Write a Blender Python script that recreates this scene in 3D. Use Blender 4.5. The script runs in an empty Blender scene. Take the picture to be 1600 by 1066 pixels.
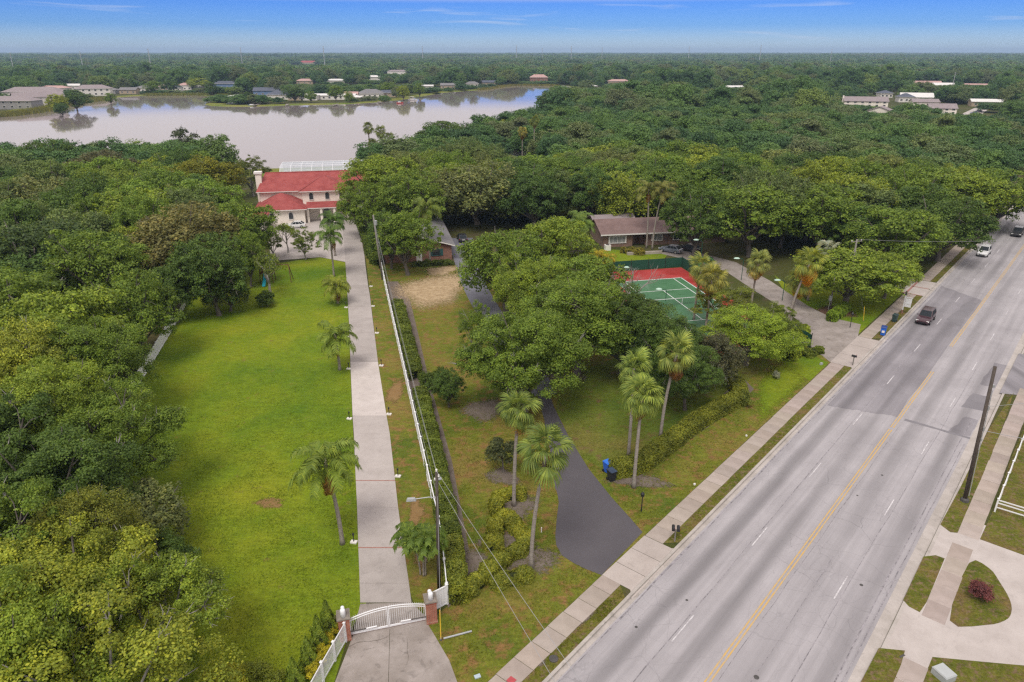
import bpy, bmesh, math, random
import numpy as np
from mathutils import Vector, Matrix

SC = bpy.context.scene
COL = SC.collection
PI = math.pi

# ------------------------------------------------------------------ camera
CAM_H = 33.3
PITCH = math.atan((533 - 81) / 1100.0)          # downward tilt
cam_d = bpy.data.cameras.new('camera')
cam_d.sensor_width = 36.0
cam_d.lens = 1100.0 / 1600.0 * 36.0
cam_d.clip_start = 0.5
cam_d.clip_end = 60000
cam = bpy.data.objects.new('camera', cam_d)
COL.objects.link(cam)
cam.location = (0, 0, CAM_H)
cam.rotation_euler = (PI / 2 - PITCH, 0, 0)
SC.camera = cam

# ------------------------------------------------------------------ sky and sun
SUN_EL, SUN_AZ = math.radians(58), math.radians(-163)   # azimuth measured clockwise from +Y
world = bpy.data.worlds.new('World')
SC.world = world
world.use_nodes = True
wn, wl = world.node_tree.nodes, world.node_tree.links
wn.clear()


def wnode(t, **k):
    n = wn.new(t)
    for a, b in k.items():
        setattr(n, a, b)
    return n


w_out = wnode('ShaderNodeOutputWorld')
w_bg = wnode('ShaderNodeBackground')
w_bg.inputs['Strength'].default_value = 0.1
w_sky = wnode('ShaderNodeTexSky', sky_type='NISHITA', sun_disc=False, sun_elevation=SUN_EL, sun_rotation=SUN_AZ,
              altitude=30, air_density=1.0, dust_density=0.6, ozone_density=2.0)
w_tc = wnode('ShaderNodeTexCoord')
w_sep = wnode('ShaderNodeSeparateXYZ')
wl.new(w_tc.outputs['Generated'], w_sep.inputs[0])
# clear band low in the sky, deepening upwards
w_ramp = wnode('ShaderNodeValToRGB')
w_ramp.color_ramp.elements[0].position = 0.0
w_ramp.color_ramp.elements[0].color = (0.62, 0.79, 1.12, 1)
w_ramp.color_ramp.elements[1].position = 0.075
w_ramp.color_ramp.elements[1].color = (0.070, 0.25, 0.90, 1)
e = w_ramp.color_ramp.elements.new(0.03)
e.color = (0.20, 0.42, 0.98, 1)
wl.new(w_sep.outputs['Z'], w_ramp.inputs[0])
w_mul = wnode('ShaderNodeMix', data_type='RGBA', blend_type='MULTIPLY')
w_mul.inputs[0].default_value = 1.0
wl.new(w_sky.outputs[0], w_mul.inputs[6])
wl.new(w_ramp.outputs[0], w_mul.inputs[7])
# thin streaks of cirrus and a low bank of haze cloud
w_map = wnode('ShaderNodeMapping')
w_map.inputs['Scale'].default_value = (3.0, 3.0, 42.0)
w_map.inputs['Rotation'].default_value = (0.0, 0.02, 0.0)
wl.new(w_tc.outputs['Generated'], w_map.inputs[0])
w_no = wnode('ShaderNodeTexNoise')
w_no.inputs['Scale'].default_value = 2.1
w_no.inputs['Detail'].default_value = 7
w_no.inputs['Distortion'].default_value = 0.6
wl.new(w_map.outputs[0], w_no.inputs['Vector'])
w_cr = wnode('ShaderNodeValToRGB')
w_cr.color_ramp.elements[0].position = 0.61
w_cr.color_ramp.elements[0].color = (0, 0, 0, 1)
w_cr.color_ramp.elements[1].position = 0.86
w_cr.color_ramp.elements[1].color = (0.75, 0.75, 0.75, 1)
wl.new(w_no.outputs[0], w_cr.inputs[0])
w_mix1 = wnode('ShaderNodeMix', data_type='RGBA')
w_mix1.inputs[7].default_value = (4.0, 4.4, 5.3, 1)
wl.new(w_cr.outputs[0], w_mix1.inputs[0])
wl.new(w_mul.outputs[2], w_mix1.inputs[6])
# the sheet of pale cloud that covers the sky overhead (the lake mirrors it)
w_mr = wnode('ShaderNodeMapRange', interpolation_type='SMOOTHSTEP')
w_mr.inputs['From Min'].default_value = 0.056
w_mr.inputs['From Max'].default_value = 0.073
wl.new(w_sep.outputs['Z'], w_mr.inputs['Value'])
w_no2 = wnode('ShaderNodeTexNoise')
w_no2.inputs['Scale'].default_value = 2.2
w_no2.inputs['Detail'].default_value = 5
wl.new(w_tc.outputs['Generated'], w_no2.inputs['Vector'])
w_cc = wnode('ShaderNodeMix', data_type='RGBA')
w_cc.inputs[6].default_value = (4.7, 4.35, 4.45, 1)
w_cc.inputs[7].default_value = (6.2, 5.8, 5.85, 1)
wl.new(w_no2.outputs[0], w_cc.inputs[0])
w_mix2 = wnode('ShaderNodeMix', data_type='RGBA')
wl.new(w_mr.outputs[0], w_mix2.inputs[0])
wl.new(w_mix1.outputs[2], w_mix2.inputs[6])
wl.new(w_cc.outputs[2], w_mix2.inputs[7])
wl.new(w_mix2.outputs[2], w_bg.inputs[0])
wl.new(w_bg.outputs[0], w_out.inputs[0])

sun_d = bpy.data.lights.new('sun', 'SUN')
sun_d.energy = 1.5
sun_d.angle = math.radians(24)
sun_d.color = (1.0, 0.95, 0.87)
sun = bpy.data.objects.new('sun', sun_d)
COL.objects.link(sun)
_sd = Vector((math.sin(SUN_AZ) * math.cos(SUN_EL), math.cos(SUN_AZ) * math.cos(SUN_EL), math.sin(SUN_EL)))
sun.rotation_euler = _sd.to_track_quat('Z', 'Y').to_euler()
sun.location = (0, 0, 80)

vs = SC.view_settings
vs.view_transform = 'Standard'
vs.look = 'None'
vs.exposure = 0.70
vs.gamma = 1.0
vs.use_curve_mapping = False
SC.render.engine = 'CYCLES'
SC.cycles.use_denoising = False
SC.cycles.pixel_filter_type = 'BLACKMAN_HARRIS'
SC.cycles.filter_width = 1.35
SC.cycles.sample_clamp_indirect = 4.0
SC.cycles.max_bounces = 6
SC.cycles.diffuse_bounces = 3
SC.cycles.glossy_bounces = 2
SC.cycles.transmission_bounces = 3
SC.cycles.transparent_max_bounces = 6
SC.cycles.volume_bounces = 0
SC.cycles.caustics_reflective = False
SC.cycles.caustics_refractive = False

# ------------------------------------------------------------------ survey helpers
_cp, _sp = math.cos(PITCH), math.sin(PITCH)


def G(px, py, z=0.0):
    """place on the level z surveyed from the picture point"""
    x = (px - 800) / 1100.0
    y = (533 - py) / 1100.0
    t = (CAM_H - z) / -(-_sp + y * _cp)
    return Vector((x * t, (_cp + y * _sp) * t, z))


def G2(px, py, z=0.0):
    v = G(px, py, z)
    return (v.x, v.y)


def HG(py, Y):
    """height of the picture row py at the depth Y"""
    y = (533 - py) / 1100.0
    return CAM_H + (-_sp + y * _cp) / (_cp + y * _sp) * Y


# ------------------------------------------------------------------ mesh helpers
class MB:
    def __init__(self):
        self.v, self.f, self.m = [], [], []

    def add(self, vs_, fs, mi=0):
        b = len(self.v)
        self.v.extend([tuple(p) for p in vs_])
        for q in fs:
            self.f.append(tuple(b + i for i in q))
            self.m.append(mi)
        return self

    def box(self, c, s, rz=0.0, mi=0, taper=1.0, rx=0.0):
        x, y, z = s[0] / 2, s[1] / 2, s[2] / 2
        M = Matrix.Rotation(rz, 3, 'Z') @ Matrix.Rotation(rx, 3, 'X')
        P = []
        for k, t in ((-1, 1.0), (1, taper)):
            for a, b in ((-1, -1), (1, -1), (1, 1), (-1, 1)):
                P.append(Vector(c) + M @ Vector((a * x * t, b * y * t, k * z)))
        return self.add(P, [(0, 3, 2, 1), (4, 5, 6, 7), (0, 1, 5, 4), (1, 2, 6, 5), (2, 3, 7, 6), (3, 0, 4, 7)], mi)

    def b2(self, x0, x1, y0, y1, z0, z1, mi=0):
        return self.box(((x0 + x1) / 2, (y0 + y1) / 2, (z0 + z1) / 2), (x1 - x0, y1 - y0, z1 - z0), 0, mi)

    def tube(self, pts, rad, n=6, mi=0, cap=True):
        pts = [Vector(p) for p in pts]
        if not hasattr(rad, '__len__'):
            rad = [rad] * len(pts)
        b = len(self.v)
        ref = None
        for i, p in enumerate(pts):
            d = (pts[min(i + 1, len(pts) - 1)] - pts[max(i - 1, 0)])
            d = d.normalized() if d.length > 1e-9 else Vector((0, 0, 1))
            if ref is None:
                ref = Vector((1, 0, 0)) if abs(d.x) < 0.8 else Vector((0, 1, 0))
            u = d.cross(ref).normalized()
            w = d.cross(u).normalized()
            for k in range(n):
                a = 2 * PI * k / n
                self.v.append(tuple(p + (u * math.cos(a) + w * math.sin(a)) * rad[i]))
        for i in range(len(pts) - 1):
            for k in range(n):
                k2 = (k + 1) % n
                self.f.append((b + i * n + k, b + i * n + k2, b + (i + 1) * n + k2, b + (i + 1) * n + k))
                self.m.append(mi)
        if cap:
            self.f.append(tuple(b + k for k in range(n))[::-1])
            self.m.append(mi)
            e_ = b + (len(pts) - 1) * n
            self.f.append(tuple(e_ + k for k in range(n)))
            self.m.append(mi)
        return self

    def lathe(self, prof, n=12, mi=0, c=(0, 0, 0)):
        b = len(self.v)
        for r, z in prof:
            for k in range(n):
                a = 2 * PI * k / n
                self.v.append((c[0] + r * math.cos(a), c[1] + r * math.sin(a), c[2] + z))
        for i in range(len(prof) - 1):
            for k in range(n):
                k2 = (k + 1) % n
                self.f.append((b + i * n + k, b + i * n + k2, b + (i + 1) * n + k2, b + (i + 1) * n + k))
                self.m.append(mi)
        self.f.append(tuple(b + k for k in range(n))[::-1])
        self.m.append(mi)
        e_ = b + (len(prof) - 1) * n
        self.f.append(tuple(e_ + k for k in range(n)))
        self.m.append(mi)
        return self

    def prism(self, poly, z0, z1, mi=0):
        n = len(poly)
        area = sum(poly[i][0] * poly[(i + 1) % n][1] - poly[(i + 1) % n][0] * poly[i][1] for i in range(n))
        if area < 0:
            poly = poly[::-1]
        P = [(p[0], p[1], z0) for p in poly] + [(p[0], p[1], z1) for p in poly]
        F = [tuple(range(n))[::-1], tuple(range(n, 2 * n))]
        for i in range(n):
            j = (i + 1) % n
            F.append((i, j, n + j, n + i))
        return self.add(P, F, mi)

    def mesh(self, name, mats, smooth=False):
        me = bpy.data.meshes.new(name)
        me.from_pydata(self.v, [], self.f)
        for m in (mats if isinstance(mats, (list, tuple)) else [mats]):
            me.materials.append(m)
        me.polygons.foreach_set('material_index', self.m)
        if smooth:
            me.polygons.foreach_set('use_smooth', [True] * len(self.f))
        me.update()
        return me

    def obj(self, name, mats, parent=None, loc=(0, 0, 0), rz=0.0, smooth=False):
        return link(name, self.mesh(name, mats, smooth), parent, loc, rz)


def link(name, me, parent=None, loc=(0, 0, 0), rz=0.0, scale=None):
    o = bpy.data.objects.new(name, me)
    COL.objects.link(o)
    o.location = loc
    o.rotation_euler = (0, 0, rz)
    if scale is not None:
        o.scale = scale if hasattr(scale, '__len__') else (scale,) * 3
    if parent is not None:
        o.parent = parent
    return o


def tag(o, label=None, cat=None, group=None, kind=None):
    if label:
        o['label'] = label
    if cat:
        o['category'] = cat
    if group:
        o['group'] = group
    if kind:
        o['kind'] = kind
    return o


def thing(name, label, cat, loc=(0, 0, 0), rz=0.0, group=None):
    o = bpy.data.objects.new(name, None)
    COL.objects.link(o)
    o.empty_display_size = 0.3
    o.location = loc
    o.rotation_euler = (0, 0, rz)
    return tag(o, label, cat, group)


def np_mesh(name, V, F, mats, mi=None, smooth=False):
    """V (n,3) array, F (m,k) array"""
    V = np.asarray(V, dtype=np.float32)
    F = np.asarray(F, dtype=np.int32)
    me = bpy.data.meshes.new(name)
    me.vertices.add(len(V))
    me.vertices.foreach_set('co', V.ravel())
    me.loops.add(F.size)
    me.loops.foreach_set('vertex_index', F.ravel())
    me.polygons.add(len(F))
    me.polygons.foreach_set('loop_start', np.arange(0, F.size, F.shape[1], dtype=np.int32))
    for m in (mats if isinstance(mats, (list, tuple)) else [mats]):
        me.materials.append(m)
    if mi is not None:
        me.polygons.foreach_set('material_index', np.asarray(mi, dtype=np.int32))
    if smooth:
        me.polygons.foreach_set('use_smooth', [True] * len(F))
    me.update(calc_edges=True)
    return me


def sheet(name, pts, z, mat_, parent=None, label=None, kind='structure', loc=(0, 0, 0), rz=0.0):
    """a level sheet with an outline; concave outlines are triangulated"""
    bm = bmesh.new()
    vv = [bm.verts.new((p[0], p[1], z)) for p in pts]
    f = bm.faces.new(vv)
    f.normal_update()
    if f.normal.z < 0:
        f.normal_flip()
    bmesh.ops.triangulate(bm, faces=[f])
    me = bpy.data.meshes.new(name)
    bm.to_mesh(me)
    bm.free()
    me.materials.append(mat_)
    o = link(name, me, parent, loc, rz)
    if parent is None:
        tag(o, label, None, None, kind)
    return o


def smooth_line(pts, n=6, closed=False):
    """Catmull-Rom through the points"""
    P = [Vector(p) for p in pts]
    out = []
    m = len(P)
    for i in range(m if closed else m - 1):
        if closed:
            a, b, c, d = P[i - 1], P[i], P[(i + 1) % m], P[(i + 2) % m]
        else:
            a, b, c, d = P[max(i - 1, 0)], P[i], P[i + 1], P[min(i + 2, m - 1)]
        for k in range(n):
            t = k / n
            out.append(0.5 * ((2 * b) + (c - a) * t + (2 * a - 5 * b + 4 * c - d) * t * t + (3 * b - a - 3 * c + d) * t ** 3))
    if not closed:
        out.append(P[-1].copy())
    return out


def in_poly(x, y, poly):
    c = False
    n = len(poly)
    j = n - 1
    for i in range(n):
        xi, yi = poly[i][0], poly[i][1]
        xj, yj = poly[j][0], poly[j][1]
        if (yi > y) != (yj > y) and x < (xj - xi) * (y - yi) / (yj - yi) + xi:
            c = not c
        j = i
    return c


# ------------------------------------------------------------------ material helpers
class NT:
    def __init__(self, name):
        self.mat = bpy.data.materials.new(name)
        self.mat.use_nodes = True
        self.n, self.l = self.mat.node_tree.nodes, self.mat.node_tree.links
        self.n.clear()
        self.out = self.n.new('ShaderNodeOutputMaterial')

    def node(self, t, ins=None, **k):
        nd = self.n.new(t)
        for a, b in k.items():
            setattr(nd, a, b)
        for a, b in (ins or {}).items():
            self.set(nd.inputs[a], b)
        return nd

    def set(self, sock, val):
        if isinstance(val, bpy.types.NodeSocket):
            self.l.new(val, sock)
        elif hasattr(val, '__len__') and len(val) == 3 and sock.type == 'RGBA':
            sock.default_value = (*val, 1)
        else:
            sock.default_value = val

    def coords(self, kind='Object'):
        if not hasattr(self, '_tc'):
            self._tc = self.n.new('ShaderNodeTexCoord')
        return self._tc.outputs[kind]

    def noise(self, scale, detail=4, vec=None, rough=0.55, dist=0.0):
        return self.node('ShaderNodeTexNoise', {'Vector': vec or self.coords(), 'Scale': scale, 'Detail': detail,
                                                'Roughness': rough, 'Distortion': dist}).outputs[0]

    def ramp(self, fac, stops):
        r = self.node('ShaderNodeValToRGB', {0: fac})
        els = r.color_ramp.elements
        while len(els) > 1:
            els.remove(els[-1])
        for i, (p, c) in enumerate(stops):
            el = els[0] if i == 0 else els.new(p)
            el.position = p
            if not hasattr(c, '__len__'):
                c = (c, c, c)
            el.color = (*c, 1)
        return r.outputs[0]

    def mix(self, fac, a, b, blend='MIX'):
        m = self.node('ShaderNodeMix', data_type='RGBA', blend_type=blend)
        self.set(m.inputs[0], fac)
        self.set(m.inputs[6], a)
        self.set(m.inputs[7], b)
        return m.outputs[2]

    def math(self, op, a, b=0.0):
        m = self.node('ShaderNodeMath', operation=op)
        self.set(m.inputs[0], a)
        self.set(m.inputs[1], b)
        return m.outputs[0]

    def mapping(self, scale=(1, 1, 1), rot=(0, 0, 0), vec=None):
        return self.node('ShaderNodeMapping', {'Vector': vec or self.coords(), 'Scale': scale, 'Rotation': rot}).outputs[0]

    def bump(self, height, strength=0.3, dist=0.05):
        return self.node('ShaderNodeBump', {'Height': height, 'Strength': strength, 'Distance': dist}).outputs[0]

    def principled(self, color, rough=0.7, normal=None, metallic=0.0, spec=0.5, **extra):
        p = self.node('ShaderNodeBsdfPrincipled', {'Base Color': color, 'Roughness': rough, 'Metallic': metallic,
                                                   'Specular IOR Level': spec})
        if normal is not None:
            self.l.new(normal, p.inputs['Normal'])
        for k, v in extra.items():
            self.set(p.inputs[k.replace('_', ' ')], v)
        self.l.new(p.outputs[0], self.out.inputs[0])
        return p

    def done(self):
        return self.mat


def paint(name, col, rough=0.6, var=0.12, scale=3.0, bump=0.0, bscale=40.0, metallic=0.0, spec=0.4, objvar=0.0):
    """plain surface with slight mottling"""
    t = NT(name)
    n = t.noise(scale, 5)
    lo = tuple(c * (1 - var) for c in col)
    hi = tuple(min(1, c * (1 + var)) for c in col)
    c = t.ramp(n, [(0.3, lo), (0.7, hi)])
    if objvar:
        r = t.node('ShaderNodeObjectInfo').outputs['Random']
        c = t.mix(1.0, c, t.ramp(r, [(0, 1 - objvar), (1, 1.0)]), 'MULTIPLY')
    nm = t.bump(t.noise(bscale, 3), bump, 0.02) if bump else None
    t.principled(c, rough, nm, metallic, spec)
    return t.done()
# ================================================================== materials of the setting
def mat_grass(name, cols, patch, patch_amt, fine=(0.62, 1.3), scale=0.06):
    t = NT(name)
    big = t.noise(scale, 6, rough=0.6)
    c = t.ramp(big, [(0.34, cols[0]), (0.5, cols[1]), (0.66, cols[2])])
    mid = t.noise(scale * 7.5, 6, rough=0.68)
    pm = t.ramp(mid, [(0.66 - patch_amt, 0.0), (0.74 - patch_amt * 0.6, 1.0)])
    c = t.mix(pm, c, patch)
    tuft = t.noise(1.1, 6, vec=t.mapping((1, 1.8, 1)), rough=0.8)
    c = t.mix(1.0, c, t.ramp(tuft, [(0.25, 0.58), (0.75, 1.36)]), 'MULTIPLY')
    f = t.noise(5.5, 7, rough=0.85)
    c = t.mix(1.0, c, t.ramp(f, [(0.28, fine[0]), (0.72, fine[1])]), 'MULTIPLY')
    t.principled(c, 0.9, t.bump(f, 0.8, 0.08), spec=0.12)
    return t.done()


M_LAWN = mat_grass('lawn_grass', [(0.090, 0.165, 0.010), (0.152, 0.215, 0.011), (0.222, 0.250, 0.015)], (0.205, 0.165, 0.040), 0.05, (0.5, 1.45), 0.075)
M_YARD = mat_grass('yard_grass', [(0.085, 0.125, 0.014), (0.150, 0.165, 0.020), (0.215, 0.165, 0.042)], (0.235, 0.135, 0.050), 0.165, (0.5, 1.45), 0.13)
M_VERGE = mat_grass('verge_grass', [(0.080, 0.100, 0.012), (0.125, 0.130, 0.018), (0.175, 0.120, 0.042)], (0.190, 0.130, 0.075), 0.17, (0.45, 1.5), 0.33)
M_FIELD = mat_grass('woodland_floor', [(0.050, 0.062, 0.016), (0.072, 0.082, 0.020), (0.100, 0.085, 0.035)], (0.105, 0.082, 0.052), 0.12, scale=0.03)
M_SHADEGRASS = mat_grass('shady_yard_grass', [(0.085, 0.135, 0.018), (0.125, 0.165, 0.022), (0.185, 0.165, 0.040)], (0.165, 0.110, 0.050), 0.11, scale=0.10)


def mat_mulch(name, a, b):
    t = NT(name)
    n = t.noise(1.2, 6, rough=0.7)
    f = t.noise(16, 6, rough=0.8)
    c = t.mix(1.0, t.ramp(n, [(0.3, a), (0.7, b)]), t.ramp(f, [(0.3, 0.55), (0.7, 1.35)]), 'MULTIPLY')
    t.principled(c, 0.95, t.bump(f, 0.8, 0.05), spec=0.1)
    return t.done()


M_MULCH = mat_mulch('mulch', (0.135, 0.105, 0.085), (0.215, 0.180, 0.155))
M_SAND = mat_mulch('bare_sand', (0.300, 0.205, 0.110), (0.560, 0.430, 0.270))
M_DIRT = mat_mulch('bare_dirt', (0.245, 0.145, 0.062), (0.285, 0.185, 0.080))
M_REDMULCH = mat_mulch('red_mulch', (0.10, 0.055, 0.04), (0.16, 0.09, 0.065))


def mat_concrete(name, a, b, objvar=0.2, stain=0.35, cracks=False):
    t = NT(name)
    n = t.noise(0.55, 7, rough=0.65)
    c = t.ramp(n, [(0.32, a), (0.68, b)])
    st = t.noise(1.3, 5, dist=1.2)
    c = t.mix(t.ramp(st, [(0.56, 0.0), (0.78, stain)]), c, tuple(x * 0.52 for x in a))
    f = t.noise(22, 5, rough=0.75)
    c = t.mix(1.0, c, t.ramp(f, [(0.3, 0.86), (0.7, 1.08)]), 'MULTIPLY')
    inf = t.node('ShaderNodeObjectInfo')
    c = t.mix(1.0, c, t.ramp(inf.outputs['Random'], [(0, 1 - objvar), (1, 1.0)]), 'MULTIPLY')
    c = t.mix(1.0, c, inf.outputs['Color'], 'MULTIPLY')
    if cracks:
        warp = t.node('ShaderNodeVectorMath', {0: t.coords(), 1: t.node('ShaderNodeTexNoise', {'Vector': t.coords(), 'Scale': 0.5, 'Detail': 5}).outputs[1]}, operation='ADD').outputs[0]
        vo = t.node('ShaderNodeTexVoronoi', {'Vector': warp, 'Scale': 0.24}, feature='DISTANCE_TO_EDGE').outputs[0]
        k = t.ramp(vo, [(0.0, 1.0), (0.006, 0.0)])
        k = t.math('MULTIPLY', k, t.ramp(t.noise(0.35, 3), [(0.45, 0.0), (0.6, 0.85)]))
        c = t.mix(k, c, (0.09, 0.075, 0.06))
    t.principled(c, 0.85, t.bump(f, 0.25, 0.01), spec=0.25)
    return t.done()


M_CONC = mat_concrete('drive_concrete', (0.440, 0.392, 0.366), (0.540, 0.488, 0.460), 0.10, 0.30)
M_CONC_OLD = mat_concrete('old_concrete', (0.255, 0.220, 0.195), (0.390, 0.345, 0.320), 0.10, 0.75, True)
M_WALK = mat_concrete('pavement_concrete', (0.350, 0.298, 0.262), (0.462, 0.400, 0.360), 0.12, 0.45)
M_KERB = mat_concrete('kerb_concrete', (0.36, 0.325, 0.295), (0.50, 0.455, 0.425), 0.05, 0.55)


def mat_road(name, a, b, tracks=True, crackamt=0.6):
    t = NT(name)
    co = t.coords()
    n = t.noise(0.16, 6, rough=0.62)
    c = t.ramp(n, [(0.33, a), (0.67, b)])
    if tracks:
        streak = t.noise(1.0, 5, vec=t.mapping((1.1, 0.018, 1)), rough=0.7)
        c = t.mix(1.0, c, t.ramp(streak, [(0.28, 0.80), (0.62, 1.07)]), 'MULTIPLY')
        sep = t.node('ShaderNodeSeparateXYZ', {0: co}).outputs[0]
        jig = t.math('MULTIPLY', t.math('SUBTRACT', t.noise(0.05, 3), 0.5), 0.9)
        x = t.math('ADD', sep, jig)
        wv = t.math('MULTIPLY', t.math('COSINE', t.math('MULTIPLY', x, 2 * PI / 3.25)), -1.0)          # darker oil line in the middle of each lane
        dk = t.math('MULTIPLY', t.ramp(wv, [(0.15, 0.0), (1.0, 0.95)]), t.ramp(t.noise(0.5, 4, vec=t.mapping((0.5, 0.035, 1))), [(0.35, 0.12), (0.65, 1.0)]))
        c = t.mix(dk, c, tuple(v * 0.58 for v in a))
    g = t.noise(34, 4, rough=0.8)
    c = t.mix(1.0, c, t.ramp(g, [(0.25, 0.84), (0.75, 1.10)]), 'MULTIPLY')
    warp = t.node('ShaderNodeVectorMath', {0: co, 1: t.node('ShaderNodeTexNoise', {'Vector': co, 'Scale': 0.42, 'Detail': 6}).outputs[1]}, operation='ADD').outputs[0]
    for sc_, w, amt in ((0.30, 0.0055, 1.0), (0.75, 0.012, 0.7)):
        vo = t.node('ShaderNodeTexVoronoi', {'Vector': warp, 'Scale': sc_}, feature='DISTANCE_TO_EDGE').outputs[0]
        k = t.ramp(vo, [(0.0, amt * crackamt), (w, 0.0)])
        k = t.math('MULTIPLY', k, t.ramp(t.noise(0.11 if sc_ > 0.5 else 0.07, 3), [(0.46, 0.0), (0.58, 1.0)]))
        c = t.mix(k, c, (0.11, 0.105, 0.11))
    sealed = t.node('ShaderNodeTexVoronoi', {'Vector': t.mapping((0.27, 0.11, 1), vec=warp), 'Scale': 1.0}, feature='DISTANCE_TO_EDGE').outputs[0]
    c = t.mix(t.ramp(sealed, [(0.0, 0.35 * crackamt), (0.006, 0.0)]), c, (0.13, 0.125, 0.13))
    t.principled(c, 0.78, t.bump(g, 0.25, 0.01), spec=0.3)
    return t.done()


M_ROAD = mat_road('worn_asphalt', (0.325, 0.306, 0.318), (0.405, 0.383, 0.396))
M_ROAD_B = mat_road('resurfaced_asphalt', (0.225, 0.210, 0.226), (0.300, 0.282, 0.300), True, 0.35)
M_ROAD_C = mat_road('patched_asphalt', (0.175, 0.165, 0.178), (0.235, 0.222, 0.236), False, 0.3)
M_BLACK = mat_road('dark_drive_asphalt', (0.086, 0.079, 0.088), (0.108, 0.099, 0.109), False, 0.12)
M_BLUE_ASPH = mat_road('damp_drive_asphalt', (0.125, 0.125, 0.150), (0.19, 0.19, 0.22), False, 0.5)


def mat_line(name, col, under, wear):
    t = NT(name)
    n = t.noise(2.6, 7, rough=0.75)
    m = t.ramp(n, [(wear - 0.07, 0.0), (wear + 0.1, 1.0)])
    t.principled(t.mix(m, under, col), 0.75, spec=0.3)
    return t.done()


M_YELLOW = mat_line('yellow_line_paint', (0.56, 0.36, 0.115), (0.42, 0.345, 0.25), 0.46)
M_WHITE_L = mat_line('white_line_paint', (0.62, 0.60, 0.61), (0.41, 0.385, 0.40), 0.48)
M_SEAM = mat_line('sealed_seam', (0.15, 0.14, 0.15), (0.34, 0.315, 0.335), 0.50)


def mat_water():
    t = NT('lake_water')
    co = t.coords()
    n1 = t.noise(0.35, 4, vec=t.mapping((1, 0.35, 1)))
    n2 = t.noise(0.02, 3)
    h = t.math('MULTIPLY', n1, t.ramp(n2, [(0.4, 0.1), (0.6, 1.0)]))
    p = t.principled((0.255, 0.215, 0.212), 0.045, t.bump(h, 0.02, 0.25), spec=0.5)
    p.inputs['IOR'].default_value = 1.30
    return t.done()


M_WATER = mat_water()

# ================================================================== road frame
RO = Vector((11.17, 29.87, 0))
RD = Vector((0.651, 0.759, 0)).normalized()
RN = Vector((RD.y, -RD.x, 0))
RZ = -math.atan2(RD.x, RD.y)
ROAD_Z = -0.13
NL, NR = -6.9, 6.85


def RP(n, s, z=0.0):
    return RO + RN * n + RD * s + Vector((0, 0, z))


def R2(n, s):
    v = RP(n, s)
    return (v.x, v.y)


def NS(x, y):
    v = Vector((x, y, 0)) - RO
    return v.dot(RN), v.dot(RD)


# one sheet to the horizon, with the road's trough left open
g_ = MB()
E_ = 16000


def strip_quads(mb, n0, n1, s0, s1, z):
    mb.add([(n0, s0, z), (n1, s0, z), (n1, s1, z), (n0, s1, z)], [(0, 1, 2, 3)])


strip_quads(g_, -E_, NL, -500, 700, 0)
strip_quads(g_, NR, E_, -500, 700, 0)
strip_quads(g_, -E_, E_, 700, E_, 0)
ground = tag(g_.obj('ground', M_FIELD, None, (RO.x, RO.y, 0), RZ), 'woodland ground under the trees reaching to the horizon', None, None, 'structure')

r_ = MB()
strip_quads(r_, NL - 0.01, NR + 0.01, -500, 700.5, ROAD_Z)
road = tag(r_.obj('road', M_ROAD, None, (RO.x, RO.y, 0), RZ), 'wide worn grey asphalt road with double yellow centre line', None, None, 'structure')


def road_child(name, poly, dz, m):
    return sheet(name, poly, ROAD_Z + dz, m, road)


def wobble(poly, amp, n=6, seed=1):
    rng = random.Random(seed)
    out = []
    for i, p in enumerate(poly):
        q = poly[(i + 1) % len(poly)]
        for k in range(n):
            t = k / n
            out.append((p[0] + (q[0] - p[0]) * t + rng.uniform(-amp, amp), p[1] + (q[1] - p[1]) * t + rng.uniform(-amp, amp)))
    return out


road_child('asphalt_patch', wobble([(-6.2, 39.6), (-3.4, 40.6), (-0.25, 41.6), (-0.3, 88), (-6.2, 92)], 0.16, 9, 3), 0.004, M_ROAD_B)
road_child('asphalt_patch', wobble([(4.15, 48.2), (6.0, 48.6), (6.2, 52.6), (4.5, 52.6)], 0.05, 4, 5), 0.004, M_ROAD_C)
road_child('asphalt_patch', wobble([(4.6, 55.5), (6.8, 55.5), (6.8, 63.5), (4.9, 63.2)], 0.10, 6, 6), 0.004, M_ROAD_B)
road_child('asphalt_patch', wobble([(4.3, 41.6), (6.1, 41.9), (6.1, 46.0), (4.9, 46.2)], 0.12, 6, 8), 0.004, M_ROAD_B)
road_child('asphalt_patch', wobble([(0.5, 41.3), (6.1, 41.35), (6.1, 41.7), (0.5, 41.75)], 0.05, 16, 7), 0.0045, M_ROAD_C)
road_child('asphalt_patch', wobble([(-2.5, 76), (-0.6, 74), (-0.4, 86), (-1.6, 87)], 0.2, 6, 9), 0.008, M_ROAD_C)
for k, off in enumerate((-0.115, 0.115)):
    for s0, s1 in ((-60, 38.5), (39.0, 55.8), (65.5, 260)):
        road_child('yellow_line', [(off - 0.05, s0), (off + 0.05, s0), (off + 0.05, s1), (off - 0.05, s1)], 0.012, M_YELLOW)
for n0, off, ss in ((-3.02, 1.4, range(-3, 16)), (3.32, 11.6, range(-2, 16))):
    for k in ss:
        s0 = off + 11.9 * k
        road_child('lane_dash', [(n0 - 0.045, s0), (n0 + 0.045, s0), (n0 + 0.045, s0 + 2.9), (n0 - 0.045, s0 + 2.9)], 0.012, M_WHITE_L)
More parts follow.
